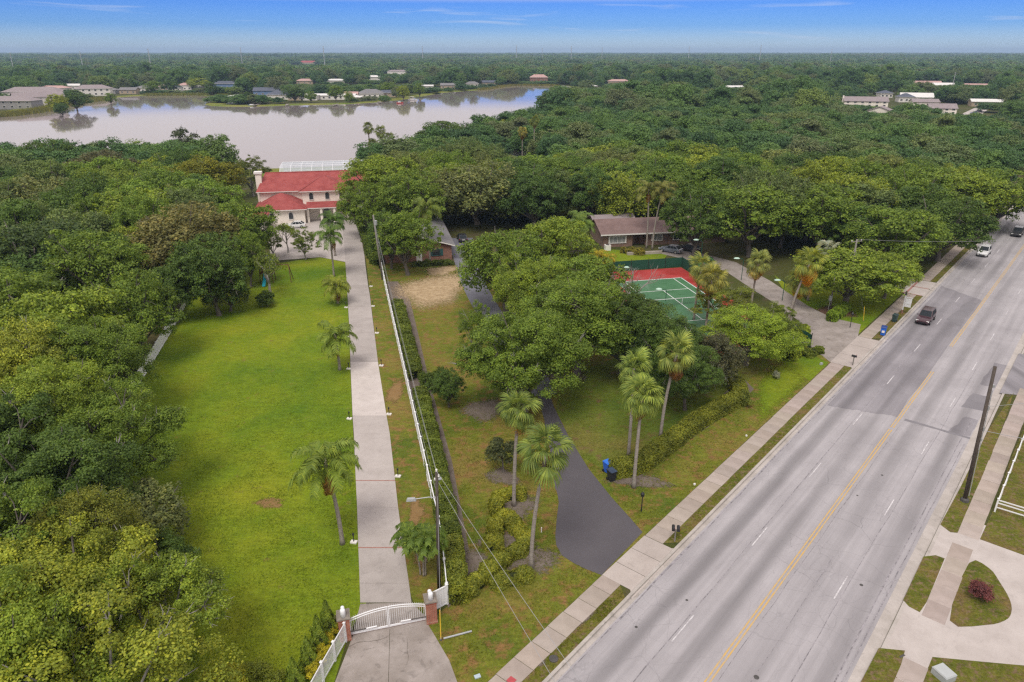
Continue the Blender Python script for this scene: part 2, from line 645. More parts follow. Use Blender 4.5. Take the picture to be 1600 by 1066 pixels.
# long joints between the lanes and along the gutter
def seam(n0, s0, s1, w, amp, seed):
    rng = random.Random(seed)
    k = int((s1 - s0) / 2.2)
    ce = [(n0 + rng.uniform(-amp, amp), s0 + (s1 - s0) * i / k) for i in range(k + 1)]
    ws = [w * rng.uniform(0.5, 1.4) for _ in ce]
    m = MB()
    for (a, b), q in zip(ce, ws):
        m.v += [(a - q / 2, b, ROAD_Z + 0.0085), (a + q / 2, b, ROAD_Z + 0.0085)]
    for i in range(k):
        m.f.append((2 * i, 2 * i + 1, 2 * i + 3, 2 * i + 2))
        m.m.append(0)
    return m.obj('road_seam', M_SEAM, road)


for q in ((-3.22, -30, 120, 0.05, 0.03, 1), (5.50, -30, 46, 0.06, 0.04, 2), (5.86, -30, 40, 0.05, 0.04, 3), (3.62, -10, 60, 0.04, 0.05, 4), (-6.45, -30, 90, 0.10, 0.05, 5), (1.9, -20, 16, 0.04, 0.04, 6), (0.45, -20, 40, 0.035, 0.05, 7)):
    seam(*q)
# manhole covers and iron lids in the carriageway
M_IRON = paint('iron', (0.07, 0.065, 0.062), 0.6, 0.2)
for n0, s0, r0 in ((-4.0, 5.2, 0.09), (0.9, 25.0, 0.08), (1.6, 29.5, 0.10), (2.0, 2.2, 0.16), (4.3, 14.2, 0.12), (-5.3, 1.0, 0.1)):
    MB().lathe([(r0, 0), (r0, 0.01), (r0 * 0.7, 0.012)], 10).obj('manhole_cover', M_IRON, road, (n0, s0, ROAD_Z + 0.004))


def kerb(name, side, s0, s1, label, gut):
    """concrete kerb with its gutter pan, dropped where drives cross"""
    mb = MB()
    n0 = NL if side < 0 else NR
    prof = [(0.24, 0.006), (0.235, 0.014), (0.03, 0.014), (0.0, -0.01), (-0.02, ROAD_Z + 0.012), (-gut, ROAD_Z + 0.006)]
    ss = [s0 + (s1 - s0) * k / 160 for k in range(161)]
    rng = random.Random(2)
    for k, s in enumerate(ss):
        for dn, z in prof:
            mb.v.append((n0 + side * dn + rng.uniform(-.006, .006), s, z))
    m = len(prof)
    for k in range(160):
        for j in range(m - 1):
            q = (k * m + j, k * m + j + 1, (k + 1) * m + j + 1, (k + 1) * m + j)
            mb.f.append(q if side < 0 else q[::-1])
            mb.m.append(0)
    return tag(mb.obj(name, M_KERB, None, (RO.x, RO.y, 0), RZ), label, None, None, 'structure')


kerb('kerb', -1, -40, 280, 'weathered concrete kerb with narrow gutter beside the grass verge', 0.30)
kerb('kerb', 1, -40, 280, 'pale concrete kerb with wide gutter beside the right pavement', 0.75)

# ------------------------------------------------------------------ lawns, yards and verges, each a sheet over the ground
LAWN = [(-30.0, 20), (-10.3, 20), (-10.1, 33.4), (-9.3, 37)] + [G2(563, 942), G2(560, 858), G2(557, 768), G2(551, 660), G2(547, 566), G2(544, 483), G2(540, 410), G2(500, 402),
        G2(430, 412)] + [(-52, 122), (-49, 104), (-43, 80), (-38.5, 62), (-34, 45)]
sheet('lawn', LAWN, 0.004, M_LAWN, label='bright green mown lawn left of the long drive')
# strip between drive and white fence
STRIP = [G2(641, 927), G2(629, 850), G2(616, 743), G2(604, 650), G2(590, 563), G2(580, 473), G2(571, 400), G2(590, 400), G2(602, 440), G2(625, 555), G2(655, 690), G2(690, 850), G2(700, 940), G2(672, 968), (-6.0, 35.0)]
sheet('grass_strip', STRIP, 0.004, M_YARD, label='patchy grass strip between the drive and the white fence')
YARD = [(-3.2, 29.0), R2(-9.5, -12), R2(-9.55, 52), (33, 80), (22, 80), (10, 95), (-3, 112), (-13, 116), (-23, 116), (-20, 106), (-13.1, 75.7), (-8.5, 56.6), (-5.1, 42), (-4.1, 35.9), (-5.5, 34)]
sheet('yard', YARD, 0.004, M_YARD, label='patchy dry yard grass around the dark drive')
SHADE = [G2(868, 640), G2(905, 712), G2(955, 740), G2(1010, 702), G2(1150, 612), G2(1190, 575), G2(1080, 540), G2(960, 560), G2(880, 590)]
sheet('shaded_grass', SHADE, 0.008, M_SHADEGRASS, label='greener grass under the oaks right of the dark drive')
sheet('front_lawn', [R2(-9.75, 53), R2(-9.8, 84), R2(-14, 86), R2(-24, 85), G2(1262, 470), G2(1210, 430), G2(1255, 505)], 0.009, M_LAWN, label='green front lawn behind the blue and green carts')
sheet('court_side_lawn', [R2(-9.6, 44), R2(-9.65, 50.4), G2(1284, 562), G2(1252, 545), G2(1215, 560)], 0.009, M_LAWN, label='bright lawn beside the pavement below the round bush')
sheet('house_lawn', [G2(938, 389), G2(1045, 395), G2(1038, 405), G2(938, 415)], 0.009, M_LAWN, label='small lawn in front of the brown ranch house')
VL = tag(thing('verge', None, None, (0, 0, 0)), 'narrow worn grass verge between kerb and left pavement', None, None, 'structure')
for s0, s1 in ((-40, 3.4), (9.2, 51.2), (61.6, 84.6), (92.6, 260)):
    sheet('grass_verge', [R2(-8.0, s0), R2(NL - 0.23, s0 + (0.9 if s0 > 0 else 0)), R2(NL - 0.23, s1 - 0.8), R2(-8.0, s1)], 0.010, M_VERGE, VL)
# bare and mulched patches
def soft(m, name):
    """copy of a ground material whose edge breaks up into the turf around it (mesh attribute 'edge': 1 inside, 0 at the rim)"""
    mm = m.copy()
    mm.name = name
    nt = mm.node_tree
    n, l = nt.nodes, nt.links
    out = next(x for x in n if x.type == 'OUTPUT_MATERIAL')
    sh = out.inputs[0].links[0].from_socket
    at = n.new('ShaderNodeAttribute')
    at.attribute_name = 'edge'
    no = n.new('ShaderNodeTexNoise')
    no.inputs['Scale'].default_value = 2.8
    no.inputs['Detail'].default_value = 8
    no.inputs['Roughness'].default_value = 0.78
    tc = n.new('ShaderNodeTexCoord')
    l.new(tc.outputs['Object'], no.inputs['Vector'])
    ad = n.new('ShaderNodeMath')
    ad.operation = 'MULTIPLY_ADD'
    l.new(no.outputs[0], ad.inputs[0])
    ad.inputs[1].default_value = 2.6
    l.new(at.outputs['Fac'], ad.inputs[2])
    rp = n.new('ShaderNodeMapRange')
    rp.inputs['From Min'].default_value = 1.52
    rp.inputs['From Max'].default_value = 2.0
    l.new(ad.outputs[0], rp.inputs['Value'])
    tr = n.new('ShaderNodeBsdfTransparent')
    mx = n.new('ShaderNodeMixShader')
    l.new(rp.outputs[0], mx.inputs[0])
    l.new(tr.outputs[0], mx.inputs[1])
    l.new(sh, mx.inputs[2])
    l.new(mx.outputs[0], out.inputs[0])
    return mm


SOFT = {}


def soft_patch(name, pts, m, z, label):
    """patch of bare soil with a ragged edge: outline, inner ring, centre"""
    if m.name not in SOFT:
        SOFT[m.name] = soft(m, m.name + '_patch')
    n = len(pts)
    cx = sum(p[0] for p in pts) / n
    cy = sum(p[1] for p in pts) / n
    V, F, A = [], [], []
    for f_, a_ in ((1.12, 0.0), (0.8, 0.45), (0.5, 0.8)):
        for p in pts:
            V.append((cx + (p[0] - cx) * f_, cy + (p[1] - cy) * f_, z))
            A.append(a_)
    V.append((cx, cy, z))
    A.append(1.0)
    for r in range(2):
        for k in range(n):
            k2 = (k + 1) % n
            F.append((r * n + k, r * n + k2, (r + 1) * n + k2, (r + 1) * n + k))
    for k in range(n):
        F.append((2 * n + k, 2 * n + (k + 1) % n, 3 * n))
    me = bpy.data.meshes.new(name)
    me.from_pydata(V, [], F)
    at = me.attributes.new('edge', 'FLOAT', 'POINT')
    at.data.foreach_set('value', A)
    me.materials.append(SOFT[m.name])
    me.update()
    return tag(link(name, me), label, None, None, 'structure')


def blob(name, px, py, rx, ry, m, z, seed, label, n=28, rot=0.0):
    rng = random.Random(seed)
    c = G(px, py)
    pts = []
    ph = [rng.uniform(0, 6.28) for _ in range(4)]
    for k in range(n):
        a = 2 * PI * k / n
        r = 1 + 0.16 * math.sin(2 * a + ph[0]) + 0.13 * math.sin(3 * a + ph[1]) + 0.08 * math.sin(5 * a + ph[2])
        x, y = rx * r * math.cos(a), ry * r * math.sin(a)
        pts.append((c.x + x * math.cos(rot) - y * math.sin(rot), c.y + x * math.sin(rot) + y * math.cos(rot)))
    return soft_patch(name, pts, m, z, label)


soft_patch('green_patch', [R2(-9.7, 30), R2(-9.7, 38), R2(-9.7, 46), G2(1240, 556), G2(1205, 572), G2(1180, 600), G2(1178, 630)], M_LAWN, 0.0075, 'greener turf fading out along the pavement')
blob('bare_patch', 678, 452, 5.2, 10.0, M_SAND, 0.012, 1, 'sandy bare patch in front of the brick house', 60)
blob('bare_patch', 690, 423, 2.9, 3.0, M_SAND, 0.016, 2, 'small sandy bare patch nearest the brick house', 40)
blob('bare_patch', 618, 612, 0.8, 3.6, M_DIRT, 0.012, 3, 'brown bare patch beside the fence near the new slabs', 40)
blob('bare_patch', 660, 868, 0.65, 1.5, M_DIRT, 0.012, 4, 'brown bare patch under the small palms', 40)
blob('bare_patch', 650, 800, 0.6, 2.2, M_DIRT, 0.012, 41, 'brown bare patch beside the fence by the lamp pole', 40)
blob('bare_patch', 421, 786, 1.35, 0.75, M_DIRT, 0.012, 5, 'small brown worn spot in the lawn', 40)
blob('mulch_ring', 755, 640, 2.6, 2.2, M_MULCH, 0.012, 6, 'mulch around the oak beside the dark drive')
blob('mulch_ring', 880, 590, 2.4, 1.6, M_MULCH, 0.012, 7, 'mulch around the oak right of the dark drive')
blob('mulch_ring', 803, 792, 1.7, 2.3, M_MULCH, 0.012, 8, 'mulch between the upper clipped hedges at the palm')
blob('mulch_ring', 822, 868, 2.2, 2.2, M_MULCH, 0.012, 9, 'mulch at the foot of the tall front palm')
blob('mulch_ring', 745, 885, 1.4, 1.7, M_MULCH, 0.013, 10, 'mulch between the fence hedge and the low hedges')
blob('mulch_ring', 790, 845, 1.9, 1.2, M_MULCH, 0.014, 14, 'mulch between the two lowest hedges')
blob('mulch_ring', 785, 745, 1.5, 1.5, M_MULCH, 0.013, 11, 'mulch under the small grey shrub')
blob('mulch_ring', 1000, 752, 2.6, 1.1, M_MULCH, 0.012, 12, 'mulch at the hedge end beside the wheeled bins')
blob('mulch_ring', 1305, 487, 2.6, 3.0, M_REDMULCH, 0.014, 13, 'red mulch around the clipped box hedge')
blob('worn_patch', 905, 970, 0.45, 1.5, M_MULCH, 0.017, 15, 'bare worn patch in the near verge', rot=RZ)
blob('worn_patch', 843, 1030, 0.4, 0.7, M_MULCH, 0.016, 16, 'bare worn patch in the verge at the frame edge', rot=RZ)
MULCH2 = [G2(958, 742), G2(1000, 748), G2(1022, 722), G2(1060, 700), G2(1110, 665), G2(1165, 622), G2(1178, 608), G2(1160, 590), G2(1120, 625), G2(1050, 670), G2(1000, 705)]
sheet('hedge_bed', MULCH2, 0.013, M_MULCH, label='mulched bed under the long curved hedge')
HBED = [G2(622, 440), G2(641, 470), G2(672, 600), G2(706, 720), G2(735, 870), G2(738, 912), G2(700, 950), G2(690, 850), G2(655, 690), G2(626, 560), G2(604, 440)]
sheet('hedge_bed', HBED, 0.0115, M_MULCH, label='mulched bed under the hedge along the white fence')

# ------------------------------------------------------------------ pavements of separate slabs
def slab_mesh(w, l, t, m, bev=0.012):
    mb = MB()
    x, y = w / 2, l / 2
    b = bev
    P = [(-x, -y, -t), (x, -y, -t), (x, y, -t), (-x, y, -t), (-x, -y, -b), (x, -y, -b), (x, y, -b), (-x, y, -b),
         (-x + b, -y + b, 0), (x - b, -y + b, 0), (x - b, y - b, 0), (-x + b, y - b, 0)]
    F = []
    for a in (0, 4):
        for i in range(4):
            j = (i + 1) % 4
            F.append((a + i, a + j, a + 4 + j, a + 4 + i))
    F.append((8, 9, 10, 11))
    mb.add(P, F)
    return mb.mesh('slab', m)


def pavement(name, nc, w, s0, s1, step, label, seed):
    root = tag(thing(name, None, None, (RO.x, RO.y, 0), RZ), label, None, None, 'structure')
    me = slab_mesh(w, step - 0.03, 0.1, M_WALK)
    rng = random.Random(seed)
    k = 0
    s = s0
    while s < s1:
        o = link('slab', me, root, (nc + rng.uniform(-.015, .015), s + step / 2, 0.024 + rng.uniform(-.006, .006)), rng.uniform(-.004, .004))
        v = rng.uniform(0.92, 1.03)
        o.color = (v, v * rng.uniform(0.96, 1.0), v * rng.uniform(0.93, 1.0), 1)
        s += step
    return root


pavement('pavement', -8.75, 1.48, -14, 3.4, 1.62, 'left pavement of weathered slabs below the dark drive', 1)
pavement('pavement', -8.75, 1.48, 9.1, 50.6, 1.62, 'left pavement of weathered slabs between the two drives', 2)
pavement('pavement', -8.80, 1.55, 61.4, 84.0, 1.62, 'left pavement of slabs beside the blue and green carts', 3)
pavement('pavement', -8.85, 1.6, 92.9, 180, 1.62, 'left pavement of slabs running under the far trees', 4)
pavement('pavement', 8.78, 1.36, 24.6, 56, 1.9, 'right pavement of slabs beside the leaning pole', 5)
pavement('pavement', 8.72, 1.30, 13.6, 21.5, 1.9, 'right pavement of slabs beside the red bush island', 6)
pavement('pavement', 8.75, 1.30, -6, 7.6, 1.9, 'right pavement of slabs at the lower frame edge', 7)


def apron(name, poly, z, kz, m, label):
    """drive crossing; points marked low run down to the gutter"""
    bm = bmesh.new()
    vv = [bm.verts.new((p[0], p[1], z if len(p) < 3 else kz)) for p in poly]
    f = bm.faces.new(vv)
    f.normal_update()
    if f.normal.z < 0:
        f.normal_flip()
    bmesh.ops.triangulate(bm, faces=[f])
    me = bpy.data.meshes.new(name)
    bm.to_mesh(me)
    bm.free()
    me.materials.append(m)
    return tag(link(name, me), label, None, None, 'structure')


GZ = ROAD_Z + 0.02
# crossing of the dark drive: three poured bays
AP = tag(thing('drive_crossing', None, None), 'pale concrete crossing at the foot of the dark drive', None, None, 'structure')
for s0, s1 in ((3.45, 5.2), (5.23, 7.2), (7.23, 9.05)):
    a = apron('crossing_bay', [R2(-9.5, s0), R2(-7.25, s0), (*R2(NL + 0.12, s0 - (0.6 if s0 < 4 else 0)), 1), (*R2(NL + 0.12, s1 + (0.6 if s1 > 8 else 0)), 1), R2(-7.25, s1), R2(-9.5, s1)], 0.03, GZ, M_CONC, None)
    del a['kind']
    a.parent = AP
    a.color = (0.92, 0.9, 0.88, 1)
AP2 = tag(thing('drive_crossing', None, None), 'pale concrete crossing of the tennis court drive', None, None, 'structure')
for s0, s1 in ((50.7, 54.2), (54.23, 57.8), (57.83, 61.3)):
    a = apron('crossing_bay', [R2(-9.6, s0), R2(-7.25, s0), (*R2(NL + 0.12, s0 - (0.6 if s0 < 52 else 0)), 1), (*R2(NL + 0.12, s1 + (0.6 if s1 > 60 else 0)), 1), R2(-7.25, s1), R2(-9.6, s1)], 0.03, GZ, M_CONC, None)
    del a['kind']
    a.parent = AP2
    a.color = (0.86, 0.84, 0.82, 1)
AP3 = tag(thing('drive_crossing', None, None), 'concrete crossing with red brick bands beyond the white sign post', None, None, 'structure')
M_BRICKBAND = paint('red_brick_band', (0.33, 0.165, 0.135), 0.85, 0.25, 9)
for s0, s1 in ((84.2, 88.2), (88.5, 92.6)):
    a = apron('crossing_bay', [R2(-13.5, s0), R2(-7.25, s0), (*R2(NL + 0.12, s0), 1), (*R2(NL + 0.12, s1), 1), R2(-7.25, s1), R2(-13.5, s1)], 0.03, GZ, M_CONC, None)
    del a['kind']
    a.parent = AP3
for n0, n1, s0, s1 in ((-13.4, -7.3, 88.2, 88.5), (-9.6, -9.3, 84.2, 92.6), (-13.4, -7.3, 84.0, 84.25)):
    sheet('brick_band', [R2(n0, s0), R2(n1, s0), R2(n1, s1), R2(n0, s1)], 0.034, M_BRICKBAND, AP3)

# ------------------------------------------------------------------ long concrete drive of the estate
DR = [(1090, 530, 735), (942, 563, 643), (912, 562, 639), (857, 560, 631), (793, 558, 622), (752, 556, 617.5), (678, 553, 609), (650, 551, 604), (566, 547.5, 590.5), (545, 547, 588), (520, 546, 585), (497, 545, 582),
      (480, 544, 580), (462, 543, 578), (446, 542, 575), (430, 541, 573), (415, 540, 571), (400, 539, 569.5), (387, 538, 567), (374, 537, 565), (362, 535, 563), (350, 530, 561), (340, 520, 560)]
drive = tag(thing('drive', None, None), 'long pale concrete drive from the gate to the red-roofed house', None, None, 'structure')
DCOL = {1: 0.86, 2: 0.88, 3: 0.95, 4: 0.93, 5: 0.92, 6: 0.98, 7: 1.22, 8: 0.84, 9: 0.86, 10: 0.82, 11: 0.84}
for k in range(1, len(DR) - 1):
    (ya, la, ra), (yb, lb, rb) = DR[k], DR[k + 1]
    a, b, c, d = G2(la, ya), G2(ra, ya), G2(rb, yb), G2(lb, yb)

    def lerp(p, q, t):
        return (p[0] + (q[0] - p[0]) * t, p[1] + (q[1] - p[1]) * t)
    L = math.hypot(a[0] - d[0], a[1] - d[1])
    e_ = 0.008 / L
    poly = [lerp(a, d, e_), lerp(b, c, e_), lerp(c, b, e_), lerp(d, a, e_)]
    o = MB().prism(poly, -0.06, 0.03 + 0.002 * (k % 3)).obj('slab', M_CONC, drive)
    v = DCOL.get(k, 0.80 if k % 2 else 0.84)
    o.color = (v, v, v, 1)
    if ya in (857, 752):
        MB().prism([lerp(a, b, 0.0), lerp(a, b, 1.0), lerp(lerp(a, b, 1), c, 0.11 / L), lerp(lerp(a, b, 0), d, 0.11 / L)], 0.0, 0.038).obj('brick_band', M_BRICKBAND, drive)
# old concrete outside the gate
fore = tag(thing('gate_forecourt', None, None), 'stained cracked concrete forecourt outside the white gate', None, None, 'structure')
pa, pb, pc, pd = (-10.6, 24.0), (-2.2, 24.0), G2(666, 972), G2(551, 995)
pm0, pm1 = ((pa[0] + pb[0]) / 2 + .15, 24.0), ((pc[0] + pd[0]) / 2, (pc[1] + pd[1]) / 2)
mid = lambda p, q, t: (p[0] + (q[0] - p[0]) * t, p[1] + (q[1] - p[1]) * t)
MB().prism([pa, (pm0[0] - .012, pm0[1]), (pm1[0] - .012, pm1[1]), pd], -0.06, 0.030).obj('slab', M_CONC_OLD, fore)
MB().prism([(pm0[0] + .012, pm0[1]), pb, (-2.95, 29.3), (-3.7, 31.3), (-4.75, 33.2), pc, (pm1[0] + .012, pm1[1])], -0.06, 0.033).obj('slab', M_CONC_OLD, fore)
o = MB().prism([G2(551, 996), G2(672, 971), G2(643, 942), G2(563, 944)], -0.06, 0.026).obj('slab', M_CONC_OLD, fore)
MB().prism([G2(548, 993), G2(673, 968), G2(672, 964), G2(549, 989)], 0.0, 0.040).obj('brick_band', M_BRICKBAND, fore)
# paved court before the big house
COURT = [G2(418, 352), G2(420, 380), G2(424, 408), G2(500, 402), G2(542, 410), G2(538, 374), G2(560, 345), G2(560, 330), G2(470, 330)]
sheet('entrance_court', COURT, 0.024, M_CONC, label='pale paved entrance court before the red-roofed house')
COURT2 = [G2(400, 342), G2(424, 348), G2(421, 366), G2(404, 362)]

# ------------------------------------------------------------------ dark drive and the damp lane to the brick house
BD = [G2(*p) for p in ((940, 899), (914, 889), (896, 880), (878, 868), (869, 852), (867.6, 838), (870, 810), (873, 785), (871, 772), (864, 754), (860, 706), (850, 655), (838, 610), (856, 610), (866, 637), (890, 685), (920, 733), (956, 778), (985, 810), (1004, 832))]
sheet('dark_drive', BD, 0.018, M_BLACK, label='freshly sealed dark asphalt drive leading to the road')
cl = smooth_line([(*G2(847, 618), 0), (*G2(815, 560), 0), (*G2(775, 505), 0), (*G2(744, 452), 0), (*G2(729, 412), 0), (*G2(722, 388), 0), (*G2(722, 372), 0)], 5)
le, ri = [], []
for k, p in enumerate(cl):
    t_ = (cl[min(k + 1, len(cl) - 1)] - cl[max(k - 1, 0)]).normalized()
    nn = Vector((t_.y, -t_.x, 0))
    w_ = 1.6 + 0.5 * (k / len(cl))
    le.append((p - nn * w_)[:2])
    ri.append((p + nn * w_)[:2])
sheet('damp_lane', le + ri[::-1], 0.015, M_BLUE_ASPH, label='damp blue-grey asphalt lane up to the brick house')
# concrete drive beside the tennis court
CD = [R2(-9.6, 50.7), R2(-9.6, 61.3), G2(1345, 507), G2(1300, 497), G2(1262, 478), G2(1238, 462), G2(1205, 440), G2(1150, 410), G2(1100, 397), G2(1050, 390), G2(1030, 396), G2(1090, 410), G2(1135, 425), G2(1180, 455), G2(1220, 480), G2(1252, 505), G2(1262, 525), G2(1270, 548), G2(1285, 556)]
sheet('court_drive', CD, 0.016, M_CONC_OLD, label='stained concrete drive curving past the tennis court')

# ------------------------------------------------------------------ right-hand frontages
RC = [R2(NR + 0.2, 5.5), R2(NR + 0.2, 26.5), G2(1530, 843), R2(30, 27), R2(30, 0), G2(1440, 1075), R2(9.4, 0), R2(8.1, 0), R2(NR + 0.2, 0)]
sheet('horseshoe_drive', [R2(NR + 0.2, -8), R2(NR + 0.2, 27), R2(32, 27), R2(32, -8)], 0.010, M_CONC, label='pale concrete horseshoe drive on the right')
VR = tag(thing('verge', None, None), 'worn grass verges between kerb and right pavement', None, None, 'structure')
for pl in ([G2(1411, 938), G2(1443, 870), G2(1462, 868), G2(1476, 873), G2(1448, 941), G2(1437, 957), G2(1420, 948)],
           [G2(1373, 1013), G2(1414, 1017), G2(1400, 1066), R2(8.1, -8), R2(NR + .24, -8), G2(1345, 1066)],
           [G2(1469, 820), G2(1485, 832), G2(1496, 833), G2(1522, 772), G2(1542, 730), G2(1570, 657), G2(1584, 614), G2(1545, 671), G2(1500, 763)]):
    sheet('grass_verge', pl, 0.022, M_VERGE, VR)
isl = [G2(1514, 880), G2(1545, 888), G2(1562, 910), G2(1578, 938), G2(1580, 958), G2(1570, 970), G2(1540, 977), G2(1484, 970)]
sheet('grass_island', [tuple(p[:2]) for p in smooth_line([(*p, 0) for p in isl], 3, True)], 0.022, M_VERGE, label='rounded grass island with the red bush')
sheet('right_yard', [G2(1457, 1027), G2(1530, 1034), G2(1640, 1044), R2(32, -8), R2(9.45, -8), G2(1441, 1066)], 0.022, M_VERGE, label='brown grass yard with the utility box')
sheet('right_yard', [G2(1531, 843), G2(1600, 868), R2(32, 22), R2(40, 60), R2(9.7, 48), G2(1581, 713), G2(1553, 795)], 0.022, M_VERGE, label='grass yard behind the white rail fence')
sheet('side_street', [R2(NR - 0.2, 54), R2(NR - 0.2, 68), R2(60, 68), R2(60, 57), R2(10.5, 56)], 0.018, M_ROAD_B, label='mouth of the side street at the right edge')

# ------------------------------------------------------------------ tennis court
CT_A = Vector((22.79, 101.01, 0))
cdir = Vector((25.44 - 22.79, 89.29 - 101.01, 0)).normalized()      # along the court towards the camera
cper = Vector((-cdir.y, cdir.x, 0))                                  # to the picture's right
CT_C = CT_A + cdir * 6.4
CT_R = -math.atan2(cdir.x, cdir.y) + PI                              # local +y points away from the camera


def mat_court(name, a, b):
    t = NT(name)
    n = t.noise(0.35, 5)
    c = t.ramp(n, [(0.3, a), (0.7, b)])
    wet = t.ramp(t.noise(0.22, 5, dist=0.8), [(0.48, 0.0), (0.60, 1.0)])
    rg = t.ramp(wet, [(0.0, 0.62), (1.0, 0.16)])
    t.principled(c, rg, spec=0.5)
    return t.done()


M_CT_G = mat_court('green_court_paint', (0.040, 0.135, 0.055), (0.060, 0.175, 0.075))
M_CT_R = mat_court('red_court_paint', (0.33, 0.030, 0.028), (0.42, 0.050, 0.045))
M_WHITE = paint('white_paint', (0.78, 0.78, 0.78), 0.5, 0.05)
court = tag(thing('tennis_court', None, None, CT_C, CT_R), 'green tennis court with white lines and red surround', None, None, 'structure')
sheet('red_surround', [(-8.6, -18.0), (8.0, -18.0), (8.0, 17.2), (-9.6, 17.2)], 0.020, M_CT_R, court)
sheet('playing_surface', [(-5.6, -12.0), (5.6, -12.0), (5.6, 12.0), (-5.6, 12.0)], 0.024, M_CT_G, court)
for x0, x1, y0, y1 in ((-5.5, -5.38, -11.9, 11.9), (5.38, 5.5, -11.9, 11.9), (-4.17, -4.06, -11.9, 11.9), (4.06, 4.17, -11.9, 11.9), (-5.5, 5.5, 11.78, 11.93), (-5.5, 5.5, -11.93, -11.78),
                       (-4.1, 4.1, 6.35, 6.46), (-4.1, 4.1, -6.46, -6.35), (-0.055, 0.055, -6.4, 6.4)):
    sheet('court_line', [(x0, y0), (x1, y0), (x1, y1), (x0, y1)], 0.029, M_WHITE, court)

# ------------------------------------------------------------------ the lake
LAKE = [(-900, 120), (-320, 172), (-140, 197), (-95, 214), (-48, 227), (-30, 250), (-10, 290), (8, 350), (26, 450), (48, 560), (66, 690), (50, 785), (0, 790), (-32, 700), (-60, 655), (-82, 560), (-111, 512), (-145, 500),
        (-176, 486), (-206, 500), (-222, 560), (-255, 612), (-300, 612), (-316, 560), (-308, 500), (-290, 430), (-300, 392), (-420, 340), (-900, 300)]
LAKE_S = [tuple(p[:2]) for p in smooth_line([(*p, 0) for p in LAKE], 5, True)]
sheet('lake', LAKE_S, 0.05, M_WATER, label='calm pale lake mirroring the cloudy sky and far trees')
M_BANK = mat_grass('bank_grass', [(0.115, 0.165, 0.020), (0.165, 0.190, 0.030), (0.22, 0.21, 0.05)], (0.20, 0.15, 0.06), 0.06, scale=0.05)
bk = MB()
nL = len(LAKE_S)
for k in range(nL):
    p = Vector((*LAKE_S[k], 0))
    t_ = (Vector((*LAKE_S[(k + 1) % nL], 0)) - Vector((*LAKE_S[k - 1], 0))).normalized()
    nn = Vector((t_.y, -t_.x, 0))                                    # outward for a counter-clockwise outline
    for off, z in ((-1.0, 0.0), (0.6, 0.35), (2.5, 0.55), (9.0, 0.35), (14.0, -0.02)):
        q = p + nn * off
        bk.v.append((q.x, q.y, z))
for k in range(nL):
    k2 = (k + 1) % nL
    for j in range(4):
        bk.f.append((k * 5 + j, k * 5 + j + 1, k2 * 5 + j + 1, k2 * 5 + j))
        bk.m.append(0)
tag(bk.obj('lake_bank', M_BANK, smooth=True), 'low grassy bank along the lake shore', None, None, 'structure')
# ================================================================== foliage materials
def mat_leaf(name, spread=0.46, trans=0.30, tint=None, use_obj_color=True, stops=None, leafvar=0.38):
    t = NT(name)
    inf = t.node('ShaderNodeObjectInfo')
    geo = t.node('ShaderNodeNewGeometry')
    if use_obj_color:
        c = t.mix(1.0, inf.outputs['Color'], (1.26, 1.25, 1.12), 'MULTIPLY')
    else:
        stand = t.noise(0.012, 4, vec=inf.outputs['Location'])
        pick = t.math('ADD', t.math('MULTIPLY', inf.outputs['Random'], 0.62), t.math('MULTIPLY', t.math('SUBTRACT', stand, 0.28), 0.85))
        c = t.ramp(pick, stops)
        c = t.mix(1.0, c, (1.30, 1.30, 1.28), 'MULTIPLY')
    n = t.noise(0.55, 3)
    c = t.mix(1.0, c, t.ramp(n, [(0.3, (1 - spread * 0.8,) * 3), (0.7, (1 + spread * 1.0, 1 + spread * 0.8, 1 + spread * 0.3))]), 'MULTIPLY')
    c = t.mix(1.0, c, t.ramp(geo.outputs['Random Per Island'], [(0.0, (1 - leafvar, 1 - leafvar * .8, 1 - leafvar * .8)), (0.55, (1.0, 1.0, 1.0)), (1.0, (1 + leafvar * 1.15, 1 + leafvar * .75, 1.05))]), 'MULTIPLY')
    d = t.node('ShaderNodeBsdfPrincipled', {'Base Color': c, 'Roughness': 0.55, 'Specular IOR Level': 0.25})
    tr = t.node('ShaderNodeBsdfTranslucent', {'Color': t.mix(1.0, c, (1.25, 1.2, 0.6), 'MULTIPLY')})
    mx = t.node('ShaderNodeMixShader', {0: trans, 1: d.outputs[0], 2: tr.outputs[0]})
    t.l.new(mx.outputs[0], t.out.inputs[0])
    return t.done()


M_LEAF = mat_leaf('leaves')
M_LEAF_FAR = mat_leaf('far_leaves', 0.25, 0.2, None, False,
                      [(0.0, (0.036, 0.078, 0.034)), (0.2, (0.048, 0.102, 0.038)), (0.42, (0.072, 0.142, 0.042)), (0.62, (0.100, 0.175, 0.042)), (0.76, (0.110, 0.135, 0.066)), (0.88, (0.150, 0.215, 0.045)), (1.0, (0.085, 0.115, 0.075))], 0.16)


def mat_bark(name, a, b):
    t = NT(name)
    n = t.noise(2.0, 6, vec=t.mapping((4, 4, 0.8)), rough=0.7)
    c = t.ramp(n, [(0.3, a), (0.7, b)])
    t.principled(c, 0.9, t.bump(n, 0.6, 0.04), spec=0.15)
    return t.done()


M_BARK = mat_bark('oak_bark', (0.075, 0.062, 0.052), (0.215, 0.190, 0.170))
M_BARK_PALE = mat_bark('pale_bark', (0.22, 0.20, 0.185), (0.40, 0.375, 0.35))
M_PALM_TRUNK = mat_bark('palm_trunk', (0.215, 0.185, 0.160), (0.365, 0.325, 0.290))


